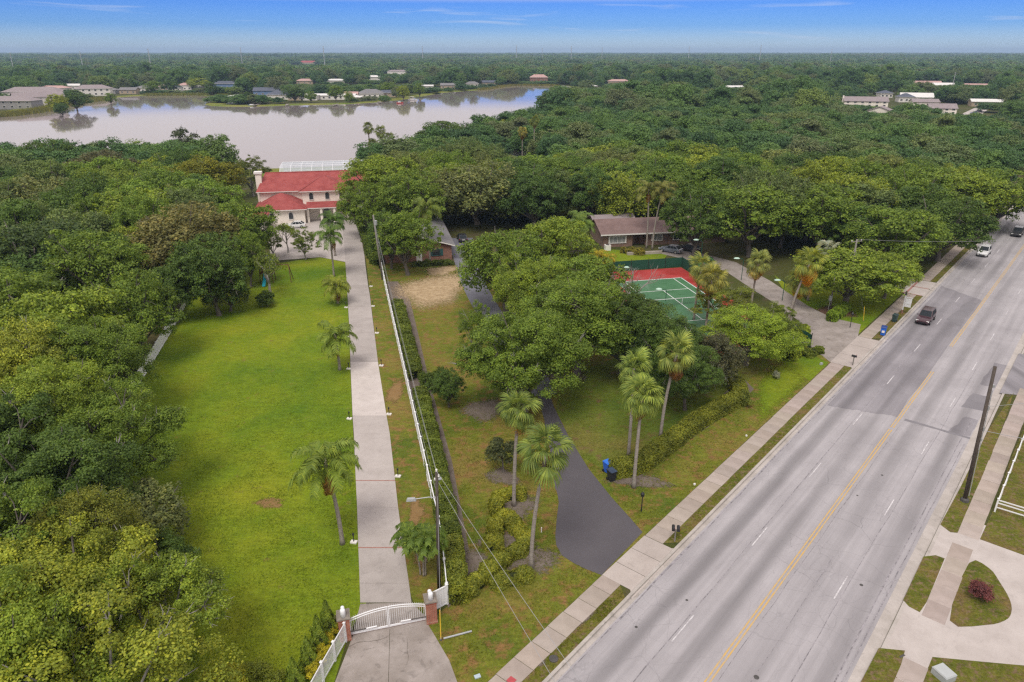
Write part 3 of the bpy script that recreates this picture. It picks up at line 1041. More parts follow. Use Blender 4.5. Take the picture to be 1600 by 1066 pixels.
def quads(pos, nrm, size, rng, elong=1.5):
    """leaf quads (diamonds) around points with normals"""
    n = len(pos)
    r = rng.normal(size=(n, 3))
    u = np.cross(nrm, r)
    u /= np.linalg.norm(u, axis=1, keepdims=True) + 1e-9
    w = np.cross(nrm, u)
    s = (size * rng.uniform(0.65, 1.35, n))[:, None]
    a = pos + u * s * elong * 0.5
    b = pos + w * s * 0.5
    c = pos - u * s * elong * 0.5
    d = pos - w * s * 0.5
    V = np.stack([a, b, c, d], 1).reshape(-1, 3)
    F = np.arange(4 * n).reshape(-1, 4)
    return V, F


def unit(v):
    return v / (np.linalg.norm(v, axis=1, keepdims=True) + 1e-9)


def crown(seed, R, H, base, nlobe, nclump, nleaf, leaf, crad, sparse=0.0, droop=0.0, flat=0.72, holes=4):
    """broadleaf crown: lobes carry puffs, puffs carry leaves. Returns leaves and puff/lobe centres."""
    rng = np.random.default_rng(seed)
    hz = (H - base) / 2
    zc = base + hz
    L = []
    ga = rng.uniform(0, 6.28)
    for k in range(nlobe):
        f = (k + 0.5) / nlobe
        z = 0.95 - 1.72 * f
        a = ga + k * 2.39996
        rr = math.sqrt(max(0.05, 1 - z * z))
        m = rng.uniform(0.42, 0.95)
        c = np.array([math.cos(a) * rr * R * m, math.sin(a) * rr * R * m, zc + z * hz * 0.66 + rng.uniform(-.1, .1) * hz])
        L.append((c, (rng.uniform(0.28, 0.48) if m < 0.75 else rng.uniform(0.20, 0.32)) * R))
    C, D = [], []
    per = max(4, nclump // nlobe)
    for c, r in L:
        i = np.arange(per) + 0.5
        th = np.arccos(1 - 1.7 * i / per)
        ph = i * 2.39996 + rng.uniform(0, 6)
        d = np.stack([np.cos(ph) * np.sin(th), np.sin(ph) * np.sin(th), np.cos(th)], 1)
        d = unit(d + rng.normal(size=(per, 3)) * 0.16)
        p = c + d * r * np.array([1, 1, 0.86]) * rng.uniform(0.78, 1.16, (per, 1))
        C.append(p)
        D.append(d)
    C = np.concatenate(C)
    D = np.concatenate(D)
    keep = np.ones(len(C), bool)
    for c, r in L:
        q = np.linalg.norm((C - c) / np.array([1, 1, 0.86]), axis=1)
        keep &= q > r * 0.62
    keep &= rng.uniform(size=len(C)) > sparse
    for _ in range(holes):                                           # openings where limbs show
        h = unit(rng.normal(size=(1, 3)) + np.array([[0, 0, 0.2]]))[0]
        v = unit(C - np.array([0, 0, zc]))
        keep &= (v @ h < rng.uniform(0.90, 0.97)) | (rng.uniform(size=len(C)) < 0.2)
    C, D = C[keep], D[keep]
    m = len(C)
    cr = crad * (0.42 + 1.1 * rng.uniform(0, 1, m) ** 1.3)
    off = unit(rng.normal(size=(m * nleaf, 3))).reshape(m, nleaf, 3)
    off[:, :, 2] = np.where((off[:, :, 2] < -0.45), -off[:, :, 2], off[:, :, 2])
    rad = rng.uniform(0.5, 1.0, (m, nleaf, 1)) ** 0.5 * (1 + 0.22 * rng.normal(size=(m, nleaf, 1)))
    pos = C[:, None, :] + off * rad * cr[:, None, None] * np.array([1, 1, flat])
    if droop:
        pos[:, :, 2] -= droop * rng.uniform(0, 1, (m, nleaf)) ** 3 * 2.2
    nr = unit((off * 0.70 + D[:, None, :] * 0.2 + np.array([0, 0, 0.35]) + rng.normal(size=(m, nleaf, 3)) * 0.50).reshape(-1, 3))
    V, F = quads(pos.reshape(-1, 3), nr, leaf, rng)
    return V, F, L, C, rng


def wood(seed, R, H, base, L, C, r0, nb=26, n=6, twigs=1, lean=0.0, bare=0):
    """trunk, limbs to the lobes and branches to the clumps"""
    rng = random.Random(seed)
    mb = MB()
    fork = base * rng.uniform(0.75, 1.0) + 0.3
    fx, fy = rng.uniform(-.4, .4) + lean, rng.uniform(-.4, .4)
    mb.tube([(0, 0, -0.15), (0.02, 0.0, 0.25), (fx * .4, fy * .4, fork * 0.5), (fx, fy, fork)], [r0 * 1.55, r0 * 1.1, r0 * 0.92, r0 * 0.85], n + 2, 0, False)
    for c, r in L:
        c = Vector(c)
        st = Vector((fx, fy, fork - rng.uniform(0, 0.25) * fork))
        md = st.lerp(c, 0.5) + Vector((rng.uniform(-.5, .5), rng.uniform(-.5, .5), rng.uniform(0.1, 0.7)))
        mb.tube([st, md, c, c + (c - md) * 0.5], [r0 * 0.5, r0 * 0.36, r0 * 0.22, r0 * 0.08], n - 1, 0, False)
    idx = list(range(len(C)))
    rng.shuffle(idx)
    for i in idx[:nb * twigs]:
        q = Vector(C[i])
        l = min(L, key=lambda a: (Vector(a[0]) - q).length)
        a = Vector(l[0])
        md = a.lerp(q, 0.5) + Vector((rng.uniform(-.25, .25), rng.uniform(-.25, .25), rng.uniform(-.1, .35)))
        mb.tube([a, md, q], [r0 * 0.17, r0 * 0.11, r0 * 0.035], 4, 0, False)
    for i in idx[:bare]:                                             # bare twigs poking out of the leaves
        q = Vector(C[i])
        l = min(L, key=lambda a: (Vector(a[0]) - q).length)
        d = (q - Vector(l[0])).normalized()
        for _ in range(3):
            e = (d + Vector((rng.uniform(-.8, .8), rng.uniform(-.8, .8), rng.uniform(-.2, .6)))).normalized()
            k = rng.uniform(0.4, 1.05)
            mb.tube([q - d * .4, q + e * k * .5, q + e * k + Vector((rng.uniform(-.2, .2), rng.uniform(-.2, .2), 0.05))], [0.035, 0.024, 0.008], 4, 1, False)
    return mb


TREES = {}


def tree_kind(key, seed, R, H, base, nlobe, nclump, nleaf, leaf, crad, r0=0.32, bark=None, **k):
    V, F, L, C, rng = crown(seed, R, H, base, nlobe, nclump, nleaf, leaf, crad, **k)
    cm = np_mesh('crown', V, F, M_LEAF)
    tm = wood(seed, R, H, base, L, C, r0, nb=34 if nclump > 150 else 12, bare=(26 if key[:4] in ('near', 'open') else (8 if key[:3] in ('mid', 'mos') else 0))).mesh('trunk', [bark or M_BARK, M_BARK_PALE], True)
    TREES[key] = (tm, cm, R, H)


# nearest: leaf by leaf; then coarser leaves with growing distance
for i in range(3):
    tree_kind(f'near{i}', 11 + i, 5.2, 10.5, 1.9, 15, 360, 300, 0.105, 0.74, 0.30, sparse=0.12)
for i in range(2):
    tree_kind(f'open{i}', 31 + i, 4.6, 11.0, 2.2, 13, 250, 250, 0.10, 0.58, 0.22, M_BARK_PALE, sparse=0.24)
for i in range(4):
    tree_kind(f'mid{i}', 51 + i, 5.6, 11.0, 1.8, 16, 380, 110, 0.185, 0.80, 0.34, sparse=0.12)
for i in range(2):
    tree_kind(f'moss{i}', 71 + i, 5.6, 11.5, 1.8, 15, 420, 62, 0.21, 0.74, 0.34, sparse=0.1, droop=0.8)
for i in range(4):
    tree_kind(f'far{i}', 81 + i, 5.8, 10.8, 1.4, 14, 260, 74, 0.27, 1.0, 0.34, sparse=0.1)
tree_kind('tall0', 91, 3.2, 12.5, 3.0, 14, 240, 50, 0.20, 0.55, 0.24, sparse=0.25)
tree_kind('shrub0', 95, 1.3, 2.9, 0.7, 7, 120, 70, 0.09, 0.28, 0.07)
tree_kind('bush0', 97, 1.0, 1.5, 0.1, 8, 110, 70, 0.08, 0.25, 0.05)

GREENS = [(0.085, 0.150, 0.034), (0.120, 0.195, 0.034), (0.150, 0.220, 0.034), (0.066, 0.122, 0.034), (0.190, 0.250, 0.036), (0.135, 0.170, 0.064), (0.110, 0.160, 0.060)]


def tree(kind, x, y, R, H, col, label, group=None, rz=0.0, name='oak_tree', lean=0.0):
    tm, cm, R0, H0 = TREES[kind]
    t = thing(name, label, 'tree', (x, y, 0), rz, group)
    sx, sz = R / R0, H / H0
    a = link('trunk', tm, t)
    b = link('crown', cm, t)
    rv = random.Random(int(abs(x) * 97 + abs(y) * 31))
    ax, ay = rv.uniform(0.86, 1.16), rv.uniform(0.86, 1.16)
    for o in (a, b):
        o.scale = (sx * ax, sx * ay, sz)
    b.color = (*col, 1)
    return t


def tpx(px, py, zc, r, kind, H, col, label, group=None, name='oak_tree', rz=None, k=1.0):
    """tree whose crown, at height zc, stands at the picture point with radius r (picture units)"""
    p = G(px, py, zc)
    d = math.sqrt(p.x ** 2 + p.y ** 2 + (CAM_H - zc) ** 2)
    HERO.append((p.x, p.y, r * d / 1100.0 * k))
    return tree(kind, p.x, p.y, r * d / 1100.0 * k, H, col, label, group, rz if rz is not None else (px * 7.13 + py * 3.7) % 6.28, name)


HERO = []
YG, MG, DG, BG, GG, LG = (0.215, 0.260, 0.036), (0.120, 0.188, 0.030), (0.075, 0.130, 0.030), (0.165, 0.235, 0.034), (0.140, 0.170, 0.070), (0.185, 0.270, 0.032)
gw = 'trees of the wood left of the lawn'
# --- near wood on the left
tpx(85, 905, 7.6, 118, 'near0', 10.0, YG, 'yellow-green oak with bare pale twigs, nearest the lower left corner', gw)
tpx(228, 930, 6.0, 92, 'open0', 8.6, BG, 'bright open-crowned tree overhanging the lower left lawn edge', gw)
tpx(150, 1035, 7.0, 125, 'open1', 9.6, YG, 'yellowish tree cut by the bottom edge at the left', gw)
tpx(0, 1010, 8.0, 110, 'near2', 10.5, BG, 'green tree in the very lower left corner', gw)
tpx(-20, 850, 8.0, 110, 'near1', 10.5, MG, 'green tree cut by the left edge above the corner tree', gw)
tpx(122, 840, 6.6, 72, 'near2', 9.0, (0.135, 0.16, 0.03), 'pale yellow-green tree behind the corner oak', gw)
tpx(215, 812, 3.2, 62, 'moss0', 5.6, GG, 'low grey-green feathery tree at the lawn edge', gw)
tpx(255, 880, 2.6, 40, 'mid2', 4.6, DG, 'low dark bush-like tree behind the open-crowned one', gw)
tpx(75, 745, 7.4, 92, 'near0', 10.2, DG, 'dark dense tree below the long pale branches', gw)
tpx(-10, 700, 8.0, 95, 'near1', 11.0, DG, 'dark tree at the left edge below the yellow-green oak', gw)
tpx(165, 682, 6.0, 82, 'near1', 9.6, MG, 'spreading oak reaching over the lawn beside the white fence', gw)
tpx(90, 628, 8.0, 88, 'near2', 11.0, BG, 'rounded green oak left of the white fence', gw)
tpx(20, 565, 9.0, 85, 'near1', 12.0, YG, 'yellow-green oak with dark gaps at the left edge', gw)
tpx(138, 550, 7.6, 64, 'near0', 10.6, MG, 'mid-green oak beside the top of the white fence', gw)
tpx(85, 500, 9.0, 82, 'mid0', 12.0, BG, 'bright clumpy oak above the yellow-green one', gw)
tpx(0, 470, 9.0, 80, 'mid1', 12.0, MG, 'clumpy oak at the left edge above the yellow-green one', gw)
tpx(200, 468, 7.6, 54, 'mid2', 10.6, MG, 'oak with a palm head in front, left of the dark gap', gw)
tpx(330, 420, 6.6, 58, 'mid3', 10.8, DG, 'dark oak shading the top of the lawn', gw)
tpx(385, 398, 5.0, 30, 'mid1', 8.6, MG, 'smaller oak between the dark oak and the entrance court', gw)
tpx(268, 452, 4.6, 38, 'mid0', 8.0, DG, 'low dark oak above the upper end of the white fence', gw)
tpx(355, 452, 3.2, 30, 'moss0', 5.6, (0.09, 0.125, 0.04), 'low shadowy tree leaning over the lawn top', gw)
tpx(285, 360, 8.6, 72, 'moss0', 12.5, (0.165, 0.165, 0.070), 'vine-hung oak with brown strands above the lawn', gw)
tpx(372, 345, 8.0, 46, 'mid0', 11.5, MG, 'rounded oak nearest the red-roofed house', gw)
tpx(215, 330, 9.0, 60, 'mid1', 12.5, BG, 'tall light green oak behind the vine-hung one', gw)
tpx(140, 400, 9.0, 70, 'mid3', 12.0, MG, 'broad oak left of the vine-hung one', gw)
tpx(50, 380, 9.0, 70, 'mid2', 12.0, (0.06, 0.10, 0.035), 'blue-green oak at the left edge, middle height', gw)
tpx(60, 300, 9.0, 56, 'moss1', 12.5, GG, 'greyish mossy oak near the left edge below the lake', gw)
tpx(150, 262, 9.0, 52, 'moss0', 12.5, (0.085, 0.088, 0.046), 'brownish mossy oak near the lake', gw)
tpx(318, 272, 9.0, 48, 'mid1', 12.5, (0.15, 0.165, 0.02), 'yellow-topped tree below the feathery lakeside one', gw)
tpx(290, 222, 9.5, 20, 'tall0', 14.0, (0.06, 0.085, 0.045), 'dark feathery tree standing above the others at the lake', None, 'feathery_tree')
tpx(390, 262, 7.0, 26, 'open0', 10.0, (0.10, 0.13, 0.03), 'thin pale-twigged tree beside the house chimney', gw)
tpx(75, 240, 9.0, 40, 'mid2', 12.5, DG, 'dark open-crowned oak against the lake on the left', gw)
# --- oaks along the dark drive
tpx(820, 560, 6.0, 92, 'near0', 10.6, MG, 'big dark-limbed oak overhanging the dark drive', None)
tpx(745, 500, 5.4, 30, 'open0', 7.6, MG, 'slim tree left of the big oak, beside the sandy lane', None)
tpx(700, 600, 2.6, 30, 'mid3', 3.8, DG, 'low leaning branch-like tree near the fence hedge', None)
tpx(905, 500, 6.4, 84, 'near2', 10.8, MG, 'broad clumpy oak between the lane and the tennis court', None)
tpx(975, 512, 5.6, 84, 'near1', 9.8, (0.058, 0.1, 0.02), 'dark glossy oak behind the paired fan palms', None)
tpx(1030, 545, 4.8, 60, 'near2', 8.4, DG, 'dark dense oak just behind the shaggy-skirted palm', None)
tpx(830, 455, 7.0, 70, 'near1', 11.0, BG, 'bright oak over the lane, left of the dead tree', None)
tpx(905, 440, 6.6, 58, 'mid0', 10.4, MG, 'oak left of the yellow palm and tennis court', None)
tpx(790, 405, 7.4, 62, 'mid2', 11.5, MG, 'feathery green oak beside the brick house lane', None)
tpx(870, 385, 7.4, 60, 'mid1', 11.5, BG, 'oak in front of the brown ranch house corner', None)
tpx(1075, 590, 3.6, 44, 'near0', 7.0, DG, 'dark oak in the shade behind the curved hedge', None)
tpx(1110, 560, 3.4, 40, 'moss1', 6.4, (0.075, 0.082, 0.05), 'greyish thin tree at the end of the curved hedge', None)
tpx(1172, 520, 4.0, 66, 'near2', 6.6, LG, 'bright lime-green tree beside the tennis court', None, 'lime_green_tree')
tpx(1132, 470, 4.0, 48, 'open1', 6.2, (0.14, 0.18, 0.03), 'light green tree between the court palms', None, 'lime_green_tree')
tpx(1210, 500, 4.0, 36, 'open0', 6.0, (0.13, 0.18, 0.03), 'small lime-green tree at the court corner by the drive', None, 'lime_green_tree')
tpx(1330, 425, 5.0, 72, 'mid0', 8.4, BG, 'spreading bright oak behind the wooden pole', None)
tpx(1390, 425, 4.0, 36, 'mid3', 6.6, BG, 'low end of the spreading tree above the brick-banded crossing', None)
tpx(1180, 330, 8.0, 78, 'mid1', 12.5, MG, 'large rounded oak right of the brown ranch house', None)
tpx(1090, 330, 8.0, 44, 'mid2', 12.0, DG, 'dark oak at the right end of the brown ranch house', None)
tpx(1290, 330, 8.0, 62, 'mid3', 12.0, MG, 'dense oak above the spreading bright oak', None)
tpx(1400, 360, 7.0, 62, 'mid0', 11.0, MG, 'dark green oak overhanging the far pavement', None)
tpx(1480, 345, 7.0, 58, 'mid2', 11.0, DG, 'dark oak overhanging the far road kerb', None)
tpx(1510, 300, 8.0, 62, 'mid1', 12.0, BG, 'bright oak above the white car', None)
tpx(1430, 300, 8.5, 60, 'mid3', 12.5, MG, 'rounded oak left of the bright roadside oak', None)
tpx(1570, 295, 8.0, 50, 'mid2', 12.0, MG, 'oak over the road at the right edge', None)
# --- near the houses
def tbase(px, py, R, H, kind, col, label, group=None, name='oak_tree'):
    q = G(px, py)
    HERO.append((q.x, q.y, R))
    return tree(kind, q.x, q.y, R, H, col, label, group, (px * 5.3 + py) % 6.28, name)


tbase(606, 345, 7.6, 14.0, 'mid0', BG, 'tall bright oak beside the right end of the red roof')
tbase(578, 372, 4.4, 10.6, 'mid2', MG, 'oak at the right side of the entrance court')
tbase(637, 430, 4.4, 10.4, 'mid1', MG, 'oak before the left part of the brick house')
tbase(612, 420, 3.6, 9.2, 'mid3', DG, 'dark bushy tree beside the leaning grey pole')
tbase(648, 372, 6.0, 12.5, 'mid3', MG, 'tall oak behind the left end of the brick house')
tbase(683, 352, 5.4, 12.0, 'moss1', GG, 'mossy oak just behind the brick house roof')
tpx(745, 290, 8.0, 70, 'moss0', 12.5, GG, 'grey-green mossy oak behind the brick house', None)
tpx(700, 208, 7.5, 42, 'mid2', 11.5, DG, 'dark rounded oak on the near lake shore', None)
tpx(783, 204, 6.5, 22, 'mid1', 10.0, (0.27, 0.30, 0.03), 'yellow-green rounded tree on the near lake shore', None)
tpx(862, 214, 6.0, 15, 'mid0', 9.0, (0.36, 0.35, 0.02), 'bright yellow blossoming tree near the lakeside palms', None)
tpx(885, 205, 6.5, 13, 'mid3', 9.0, (0.33, 0.33, 0.03), 'smaller yellow blossoming tree behind the bright one', None)

tbase(478, 406, 2.4, 5.6, 'open1', (0.12, 0.17, 0.03), 'sparse young tree at the right of the entrance court')
tbase(428, 402, 2.0, 4.6, 'open0', (0.12, 0.16, 0.03), 'sparse young tree at the left of the entrance court')
# ================================================================== woods
# views across the wood that stay open: (first column, last column, row of the foot) of roofs that show above the crowns
OPEN = [(1316, 1424, 166), (1424, 1500, 166), (1485, 1545, 184), (1378, 1396, 155), (1135, 1165, 142), (350, 460, 150), (460, 640, 134), (600, 650, 117), (455, 505, 103), (215, 300, 142), (335, 365, 138), (70, 130, 143), (0, 200, 160), (825, 860, 128), (950, 985, 133),
        (865, 940, 141), (805, 825, 246)]
for _x, _y, _w in ((66, 167, 24), (50, 158, 34), (14, 171, 24), (82, 146, 20), (115, 140, 14), (146, 150, 22), (166, 147, 13), (228, 144, 16), (253, 142, 9), (289, 141, 11), (351, 139, 18), (416, 150, 17), (438, 156, 17), (515, 156, 32), (483, 157, 10), (578, 153, 17), (476, 132, 16), (524, 131, 18), (585, 128, 14),
                   (621, 117, 26), (481, 102, 44), (668, 140, 9), (842, 128, 18), (967, 133, 20), (1352, 169, 30), (1372, 184, 14), (1385, 153, 11), (1432, 160, 24), (1416, 160, 12), (1446, 168, 18), (1472, 181, 16), (1446, 137, 34), (1474, 140, 22), (1525, 140, 34), (1543, 167, 22), (1148, 142, 18), (200, 147, 12), (272, 143, 10), (316, 141, 12), (462, 157, 9), (548, 155, 9), (604, 152, 12), (700, 139, 12), (738, 136, 11), (764, 134, 12)):
    _h = _w * 550.0 / G(800, _y).y
    OPEN.append((_x - _h * 0.7, _x + _h * 0.7, _y - (1.5 if _x < 1000 else 5.0)))


def open_height(x, y, R, H):
    z = CAM_H * _sp + y * _cp
    k = 1100.0 / (y * _cp + CAM_H * _sp)
    c = 800 + x * k
    for a, b, row in OPEN:
        if c + R * k > a and c - R * k < b:
            foot = G(800, row).y
            if y < foot - 2:
                H = min(H, HG(row - 1.0, y))
    return H


def spread(poly, step, seed, avoid=(), jitter=0.38):
    rng = random.Random(seed)
    xs = [p[0] for p in poly]
    ys = [p[1] for p in poly]
    out = []
    y = min(ys)
    row = 0
    while y < max(ys):
        x = min(xs) + (row % 2) * step / 2
        while x < max(xs):
            a, b = x + rng.uniform(-jitter, jitter) * step, y + rng.uniform(-jitter, jitter) * step
            if in_poly(a, b, poly) and all((a - q[0]) ** 2 + (b - q[1]) ** 2 > (q[2]) ** 2 for q in avoid):
                out.append((a, b))
            x += step
        y += step * 0.87
        row += 1
    return out


WOOD_L = [(-54, 50), (-60, 80), (-56, 100), (-51, 112), (-51, 138), (-62, 148), (-67, 160), (-73, 190), (-92, 205), (-165, 188), (-158, 172), (-62, 50)]
WOOD_M = [(-24, 146), (-31, 165), (-40, 205), (-27, 235), (-12, 272), (6, 318), (30, 330), (70, 330), (30, 145), (0, 138)]
WOOD_R = [(14, 143), (44, 139), (47, 122), (60, 110), R2(-14, 96), R2(-13, 200), R2(-13, 300), (205, 332), (60, 332)]
WOOD_E = [R2(13, 135), R2(45, 135), R2(45, 300), R2(13, 300)]
av = [(x, y, r * 0.72) for x, y, r in HERO]
HOUSE_SPOTS = [(-44, 150, 15), (-44, 158, 16), (-54, 150, 9), (-16, 125, 9), (26, 131, 11), (33, 126, 8)]
fill = []
for poly, step, seed, lab, grp in ((WOOD_L, 8.2, 5, 'oak in the left wood', gw),
                                   (WOOD_M, 9.2, 6, 'oak behind the brick house', 'trees of the wood behind the brick house'),
                                   (WOOD_R, 9.6, 7, 'oak in the wide right wood', 'trees of the wood left of the far road'),
                                   (WOOD_E, 11.0, 8, 'oak right of the far road', 'trees right of the far road')):
    for x, y in spread(poly, step, seed, av + HOUSE_SPOTS):
        fill.append((x, y, step, lab, grp))
fill.sort(key=lambda q: q[0] ** 2 + q[1] ** 2)
rngf = random.Random(77)


def spot(grp, x, y):
    if grp == gw:
        a = ', near the lawn' if x > -0.38 * y - 20 else (', towards the left edge' if x < -0.62 * y else '')
        return a + (' and the shore' if y > 165 else (' at its near end' if y < 100 else ''))
    if 'brick' in grp:
        return (', at its back' if y > 250 else (', in its middle' if y > 195 else ', close to the roof')) + (' and left' if x < -8 else (' and right' if x > 18 else ''))
    n_, s_ = NS(x, y)
    a = ', by the road' if n_ > -32 else (', deep inside' if n_ < -75 else '')
    return a + (' far up' if y > 230 else (' behind the ranch house' if y < 175 and x < 50 else (' at its near edge' if y < 165 else '')))


SHADES = [('dark green', 0, 3), ('light green', 4, 2), ('greyish', 5, 6), ('mid-green', 1, 1)]
for x, y, step, lab, grp in fill[:214]:
    d = math.hypot(x, y)
    nm, c1, c2 = rngf.choice(SHADES)
    c = GREENS[rngf.choice((c1, c2))]
    f = rngf.uniform(0.85, 1.18)
    kind = (rngf.choice(['mid0', 'mid1', 'mid2', 'mid3', 'moss0', 'moss1']) if d < 190 else rngf.choice(['far0', 'far1', 'far2', 'far3', 'moss1']))
    R = step * rngf.uniform(0.56, 0.80)
    H = rngf.uniform(9.2, 13.2) if d < 185 else rngf.uniform(8.5, 11.5)
    H = open_height(x, y, R, H)
    if H < 4.0:
        continue
    sz = 'broad ' if R / H > 0.62 else ('tall ' if H > 11.8 else ('low ' if H < 9.6 else ''))
    tree(kind, x, y, R, H, (c[0] * f, c[1] * f, c[2] * f), sz + nm + ' ' + lab + spot(grp, x, y), grp, rngf.uniform(0, 6.28))
REST = [(x, y) for x, y, *_ in fill[214:]]

# trees one can tell apart on the far shore and by the far houses
SHORE = [(118, 160, 16, 'dark tree beside the far white flats', 3), (95, 168, 8, 'small dark tree before the far white flats', 3), (90, 163, 11, 'lime-green round bush-like tree on the far reed bank', 9), (172, 152, 8, 'small tree beside the grey-roofed flats', 1),
         (238, 138, 10, 'tree in front of the pale house across the lake', 1), (265, 136, 11, 'bushy dark tree across the left bay', 3), (310, 132, 13, 'rounded bright tree behind the far left bay', 4), (330, 140, 9, 'dark rounded tree at the head of the far left bay', 3),
         (385, 150, 7, 'small dark tree by the far jetty', 3), (460, 148, 14, 'broad dark oak between the far lakeside houses', 3), (485, 149, 8, 'small tree beside the broad far oak', 1), (525, 147, 10, 'tree before the long white lakeside house', 1),
         (545, 150, 7, 'palm-like small tree right of the white lakeside house', 2), (630, 146, 9, 'bright round tree beside the hip-roofed lakeside house', 4), (605, 140, 14, 'large tree behind the hip-roofed lakeside house', 1), (655, 142, 9, 'tree on the far bank right of the round bright one', 1),
         (735, 126, 13, 'wide tree on the far bank below the pylons', 1), (775, 122, 15, 'dense dark tree at the middle of the far bank', 3), (805, 122, 13, 'dark tree right of the densest far bank tree', 3), (880, 123, 9, 'bright round tree by the far boathouse', 4), (700, 128, 14, 'tall dark tree on the far bank left of the wide one', 3)]
for i, (px, py, r, lab, ci) in enumerate(SHORE):
    c = (0.22, 0.27, 0.03) if ci == 9 else GREENS[ci]
    tpx(px, py, 5.0, r, f'far{i % 4}', 10.5 if r > 8 else 7.5, c, lab, 'trees on the far shore')

# ------------------------------------------------------------------ the far wood: one mass made of many instanced crowns
SRC = bpy.data.collections.new('far_wood_sources')


def src(name, me):
    o = bpy.data.objects.new(name, me)
    SRC.objects.link(o)
    return o


for i in range(4):
    V, F, L, C, rng = crown(81 + i, (5.8, 5.2, 6.4, 4.6)[i], (10.8, 11.6, 9.4, 12.5)[i], 0.6, 14, 260, 74, 0.27, 1.0, sparse=0.1)
    src(f'a_wood_crown_{i}', np_mesh('wood_crown', V, F, M_LEAF_FAR))
for i in range(3):
    V, F, L, C, rng = crown(181 + i, (5.8, 4.8, 6.6)[i], (10.0, 11.5, 8.6)[i], 0.0, 10, 90, 22, 0.72, 1.25)
    src(f'b_wood_crown_{i}', np_mesh('wood_crown', V, F, M_LEAF_FAR))
for i in range(3):                                                   # groves of a dozen crowns for the last kilometres
    rg = np.random.default_rng(300 + i)
    VV, FF, b = [], [], 0
    for k in range(34):
        V, F, L, C, _ = crown(400 + 40 * i + k, rg.uniform(5, 8), rg.uniform(8, 13), 0.0, 6, 24, 5, 2.6, 1.8)
        VV.append(V + np.array([rg.uniform(-38, 38), rg.uniform(-38, 38), 0]))
        FF.append(F + b)
        b += len(V)
    src(f'c_wood_grove_{i}', np_mesh('wood_grove', np.concatenate(VV), np.concatenate(FF), M_LEAF_FAR))

CLEAR = [(G(px, py), r) for px, py, r in ((40, 168, 26), (20, 175, 24), (85, 162, 20), (75, 148, 18), (150, 147, 24), (115, 139, 14), (395, 141, 16), (425, 153, 24), (440, 158, 20), (515, 156, 30), (575, 152, 24), (500, 160, 18),
                                             (1370, 168, 26), (1340, 162, 22), (1395, 175, 20), (1440, 152, 22), (1480, 175, 20), (1475, 168, 22), (1510, 182, 26), (1525, 172, 18), (1455, 133, 22), (1500, 138, 22), (1545, 141, 20), (1145, 140, 14), (1160, 141, 12), (850, 124, 16), (885, 138, 14), (925, 137, 12), (970, 133, 14),
                                             (220, 143, 16), (253, 139, 14), (290, 137, 12), (352, 133, 14), (480, 132, 12), (525, 131, 12), (585, 128, 16), (620, 117, 18), (481, 100, 30), (668, 138, 12), (708, 128, 10), (1420, 165, 18), (1390, 146, 14), (1405, 160, 14),
                                             (200, 147, 12), (272, 143, 12), (316, 141, 12), (604, 152, 14), (700, 139, 12), (738, 136, 12), (764, 134, 12), (160, 150, 18), (175, 148, 18), (190, 146, 16))]


def lake_dist_ok(x, y):
    if y > 830 or y < 130:
        return True
    if in_poly(x, y, LAKE_S):
        return False
    return min((x - p[0]) ** 2 + (y - p[1]) ** 2 for p in LAKE_S[::2]) > 9.5 ** 2


rngw = random.Random(909)
WP = [(x, y, rngw.uniform(0.95, 1.3), min(rngw.uniform(0.85, 1.1), open_height(x, y, 7, 12) / 10.6), rngw.randrange(4)) for x, y in REST if open_height(x, y, 7, 12) > 3.5]


def wedge(y0, y1, step, sel, smin, smax, zlo, zhi, check):
    y = y0
    row = 0
    while y < y1:
        w = 0.78 * y + 45
        x = -w + (row % 2) * step / 2
        while x < w:
            a, b = x + rngw.uniform(-.42, .42) * step, y + rngw.uniform(-.42, .42) * step
            x += step
            if check:
                if any((a - c.x) ** 2 + (b - c.y) ** 2 < r * r for c, r in CLEAR):
                    continue
                n_, s_ = NS(a, b)
                if NL - 3 < n_ < NR + 3:
                    continue
                if any(in_poly(a, b, pl) for pl in (WOOD_L, WOOD_M, WOOD_R, WOOD_E)):
                    continue
                if not lake_dist_ok(a, b):
                    continue
                if b < 330 and a < 30:
                    continue
            if math.sin(a * .021 + 3 * math.sin(b * .013)) + math.sin(b * .027 + 2 * math.sin(a * .017)) > 1.25 and rngw.random() < 0.7:
                continue
            s = smin + (smax - smin) * rngw.random() ** 1.6
            sz_ = s * rngw.uniform(zlo, zhi)
            if y1 < 3000:
                hm = open_height(a, b, s * 5.8, sz_ * 10.6)
                if hm < 3.0:
                    continue
                sz_ = min(sz_, hm / 10.6)
            WP.append((a, b, s, sz_, rngw.choice(sel)))
        y += step * 0.87
        row += 1


wedge(210, 900, 11.0, (0, 1, 2, 3), 0.72, 1.8, 0.70, 1.08, True)
wedge(900, 2600, 17.0, (4, 5, 6), 1.0, 2.3, 0.5, 0.75, False)
wedge(2600, 9500, 72.0, (7, 8, 9), 0.9, 1.3, 0.7, 1.7, False)
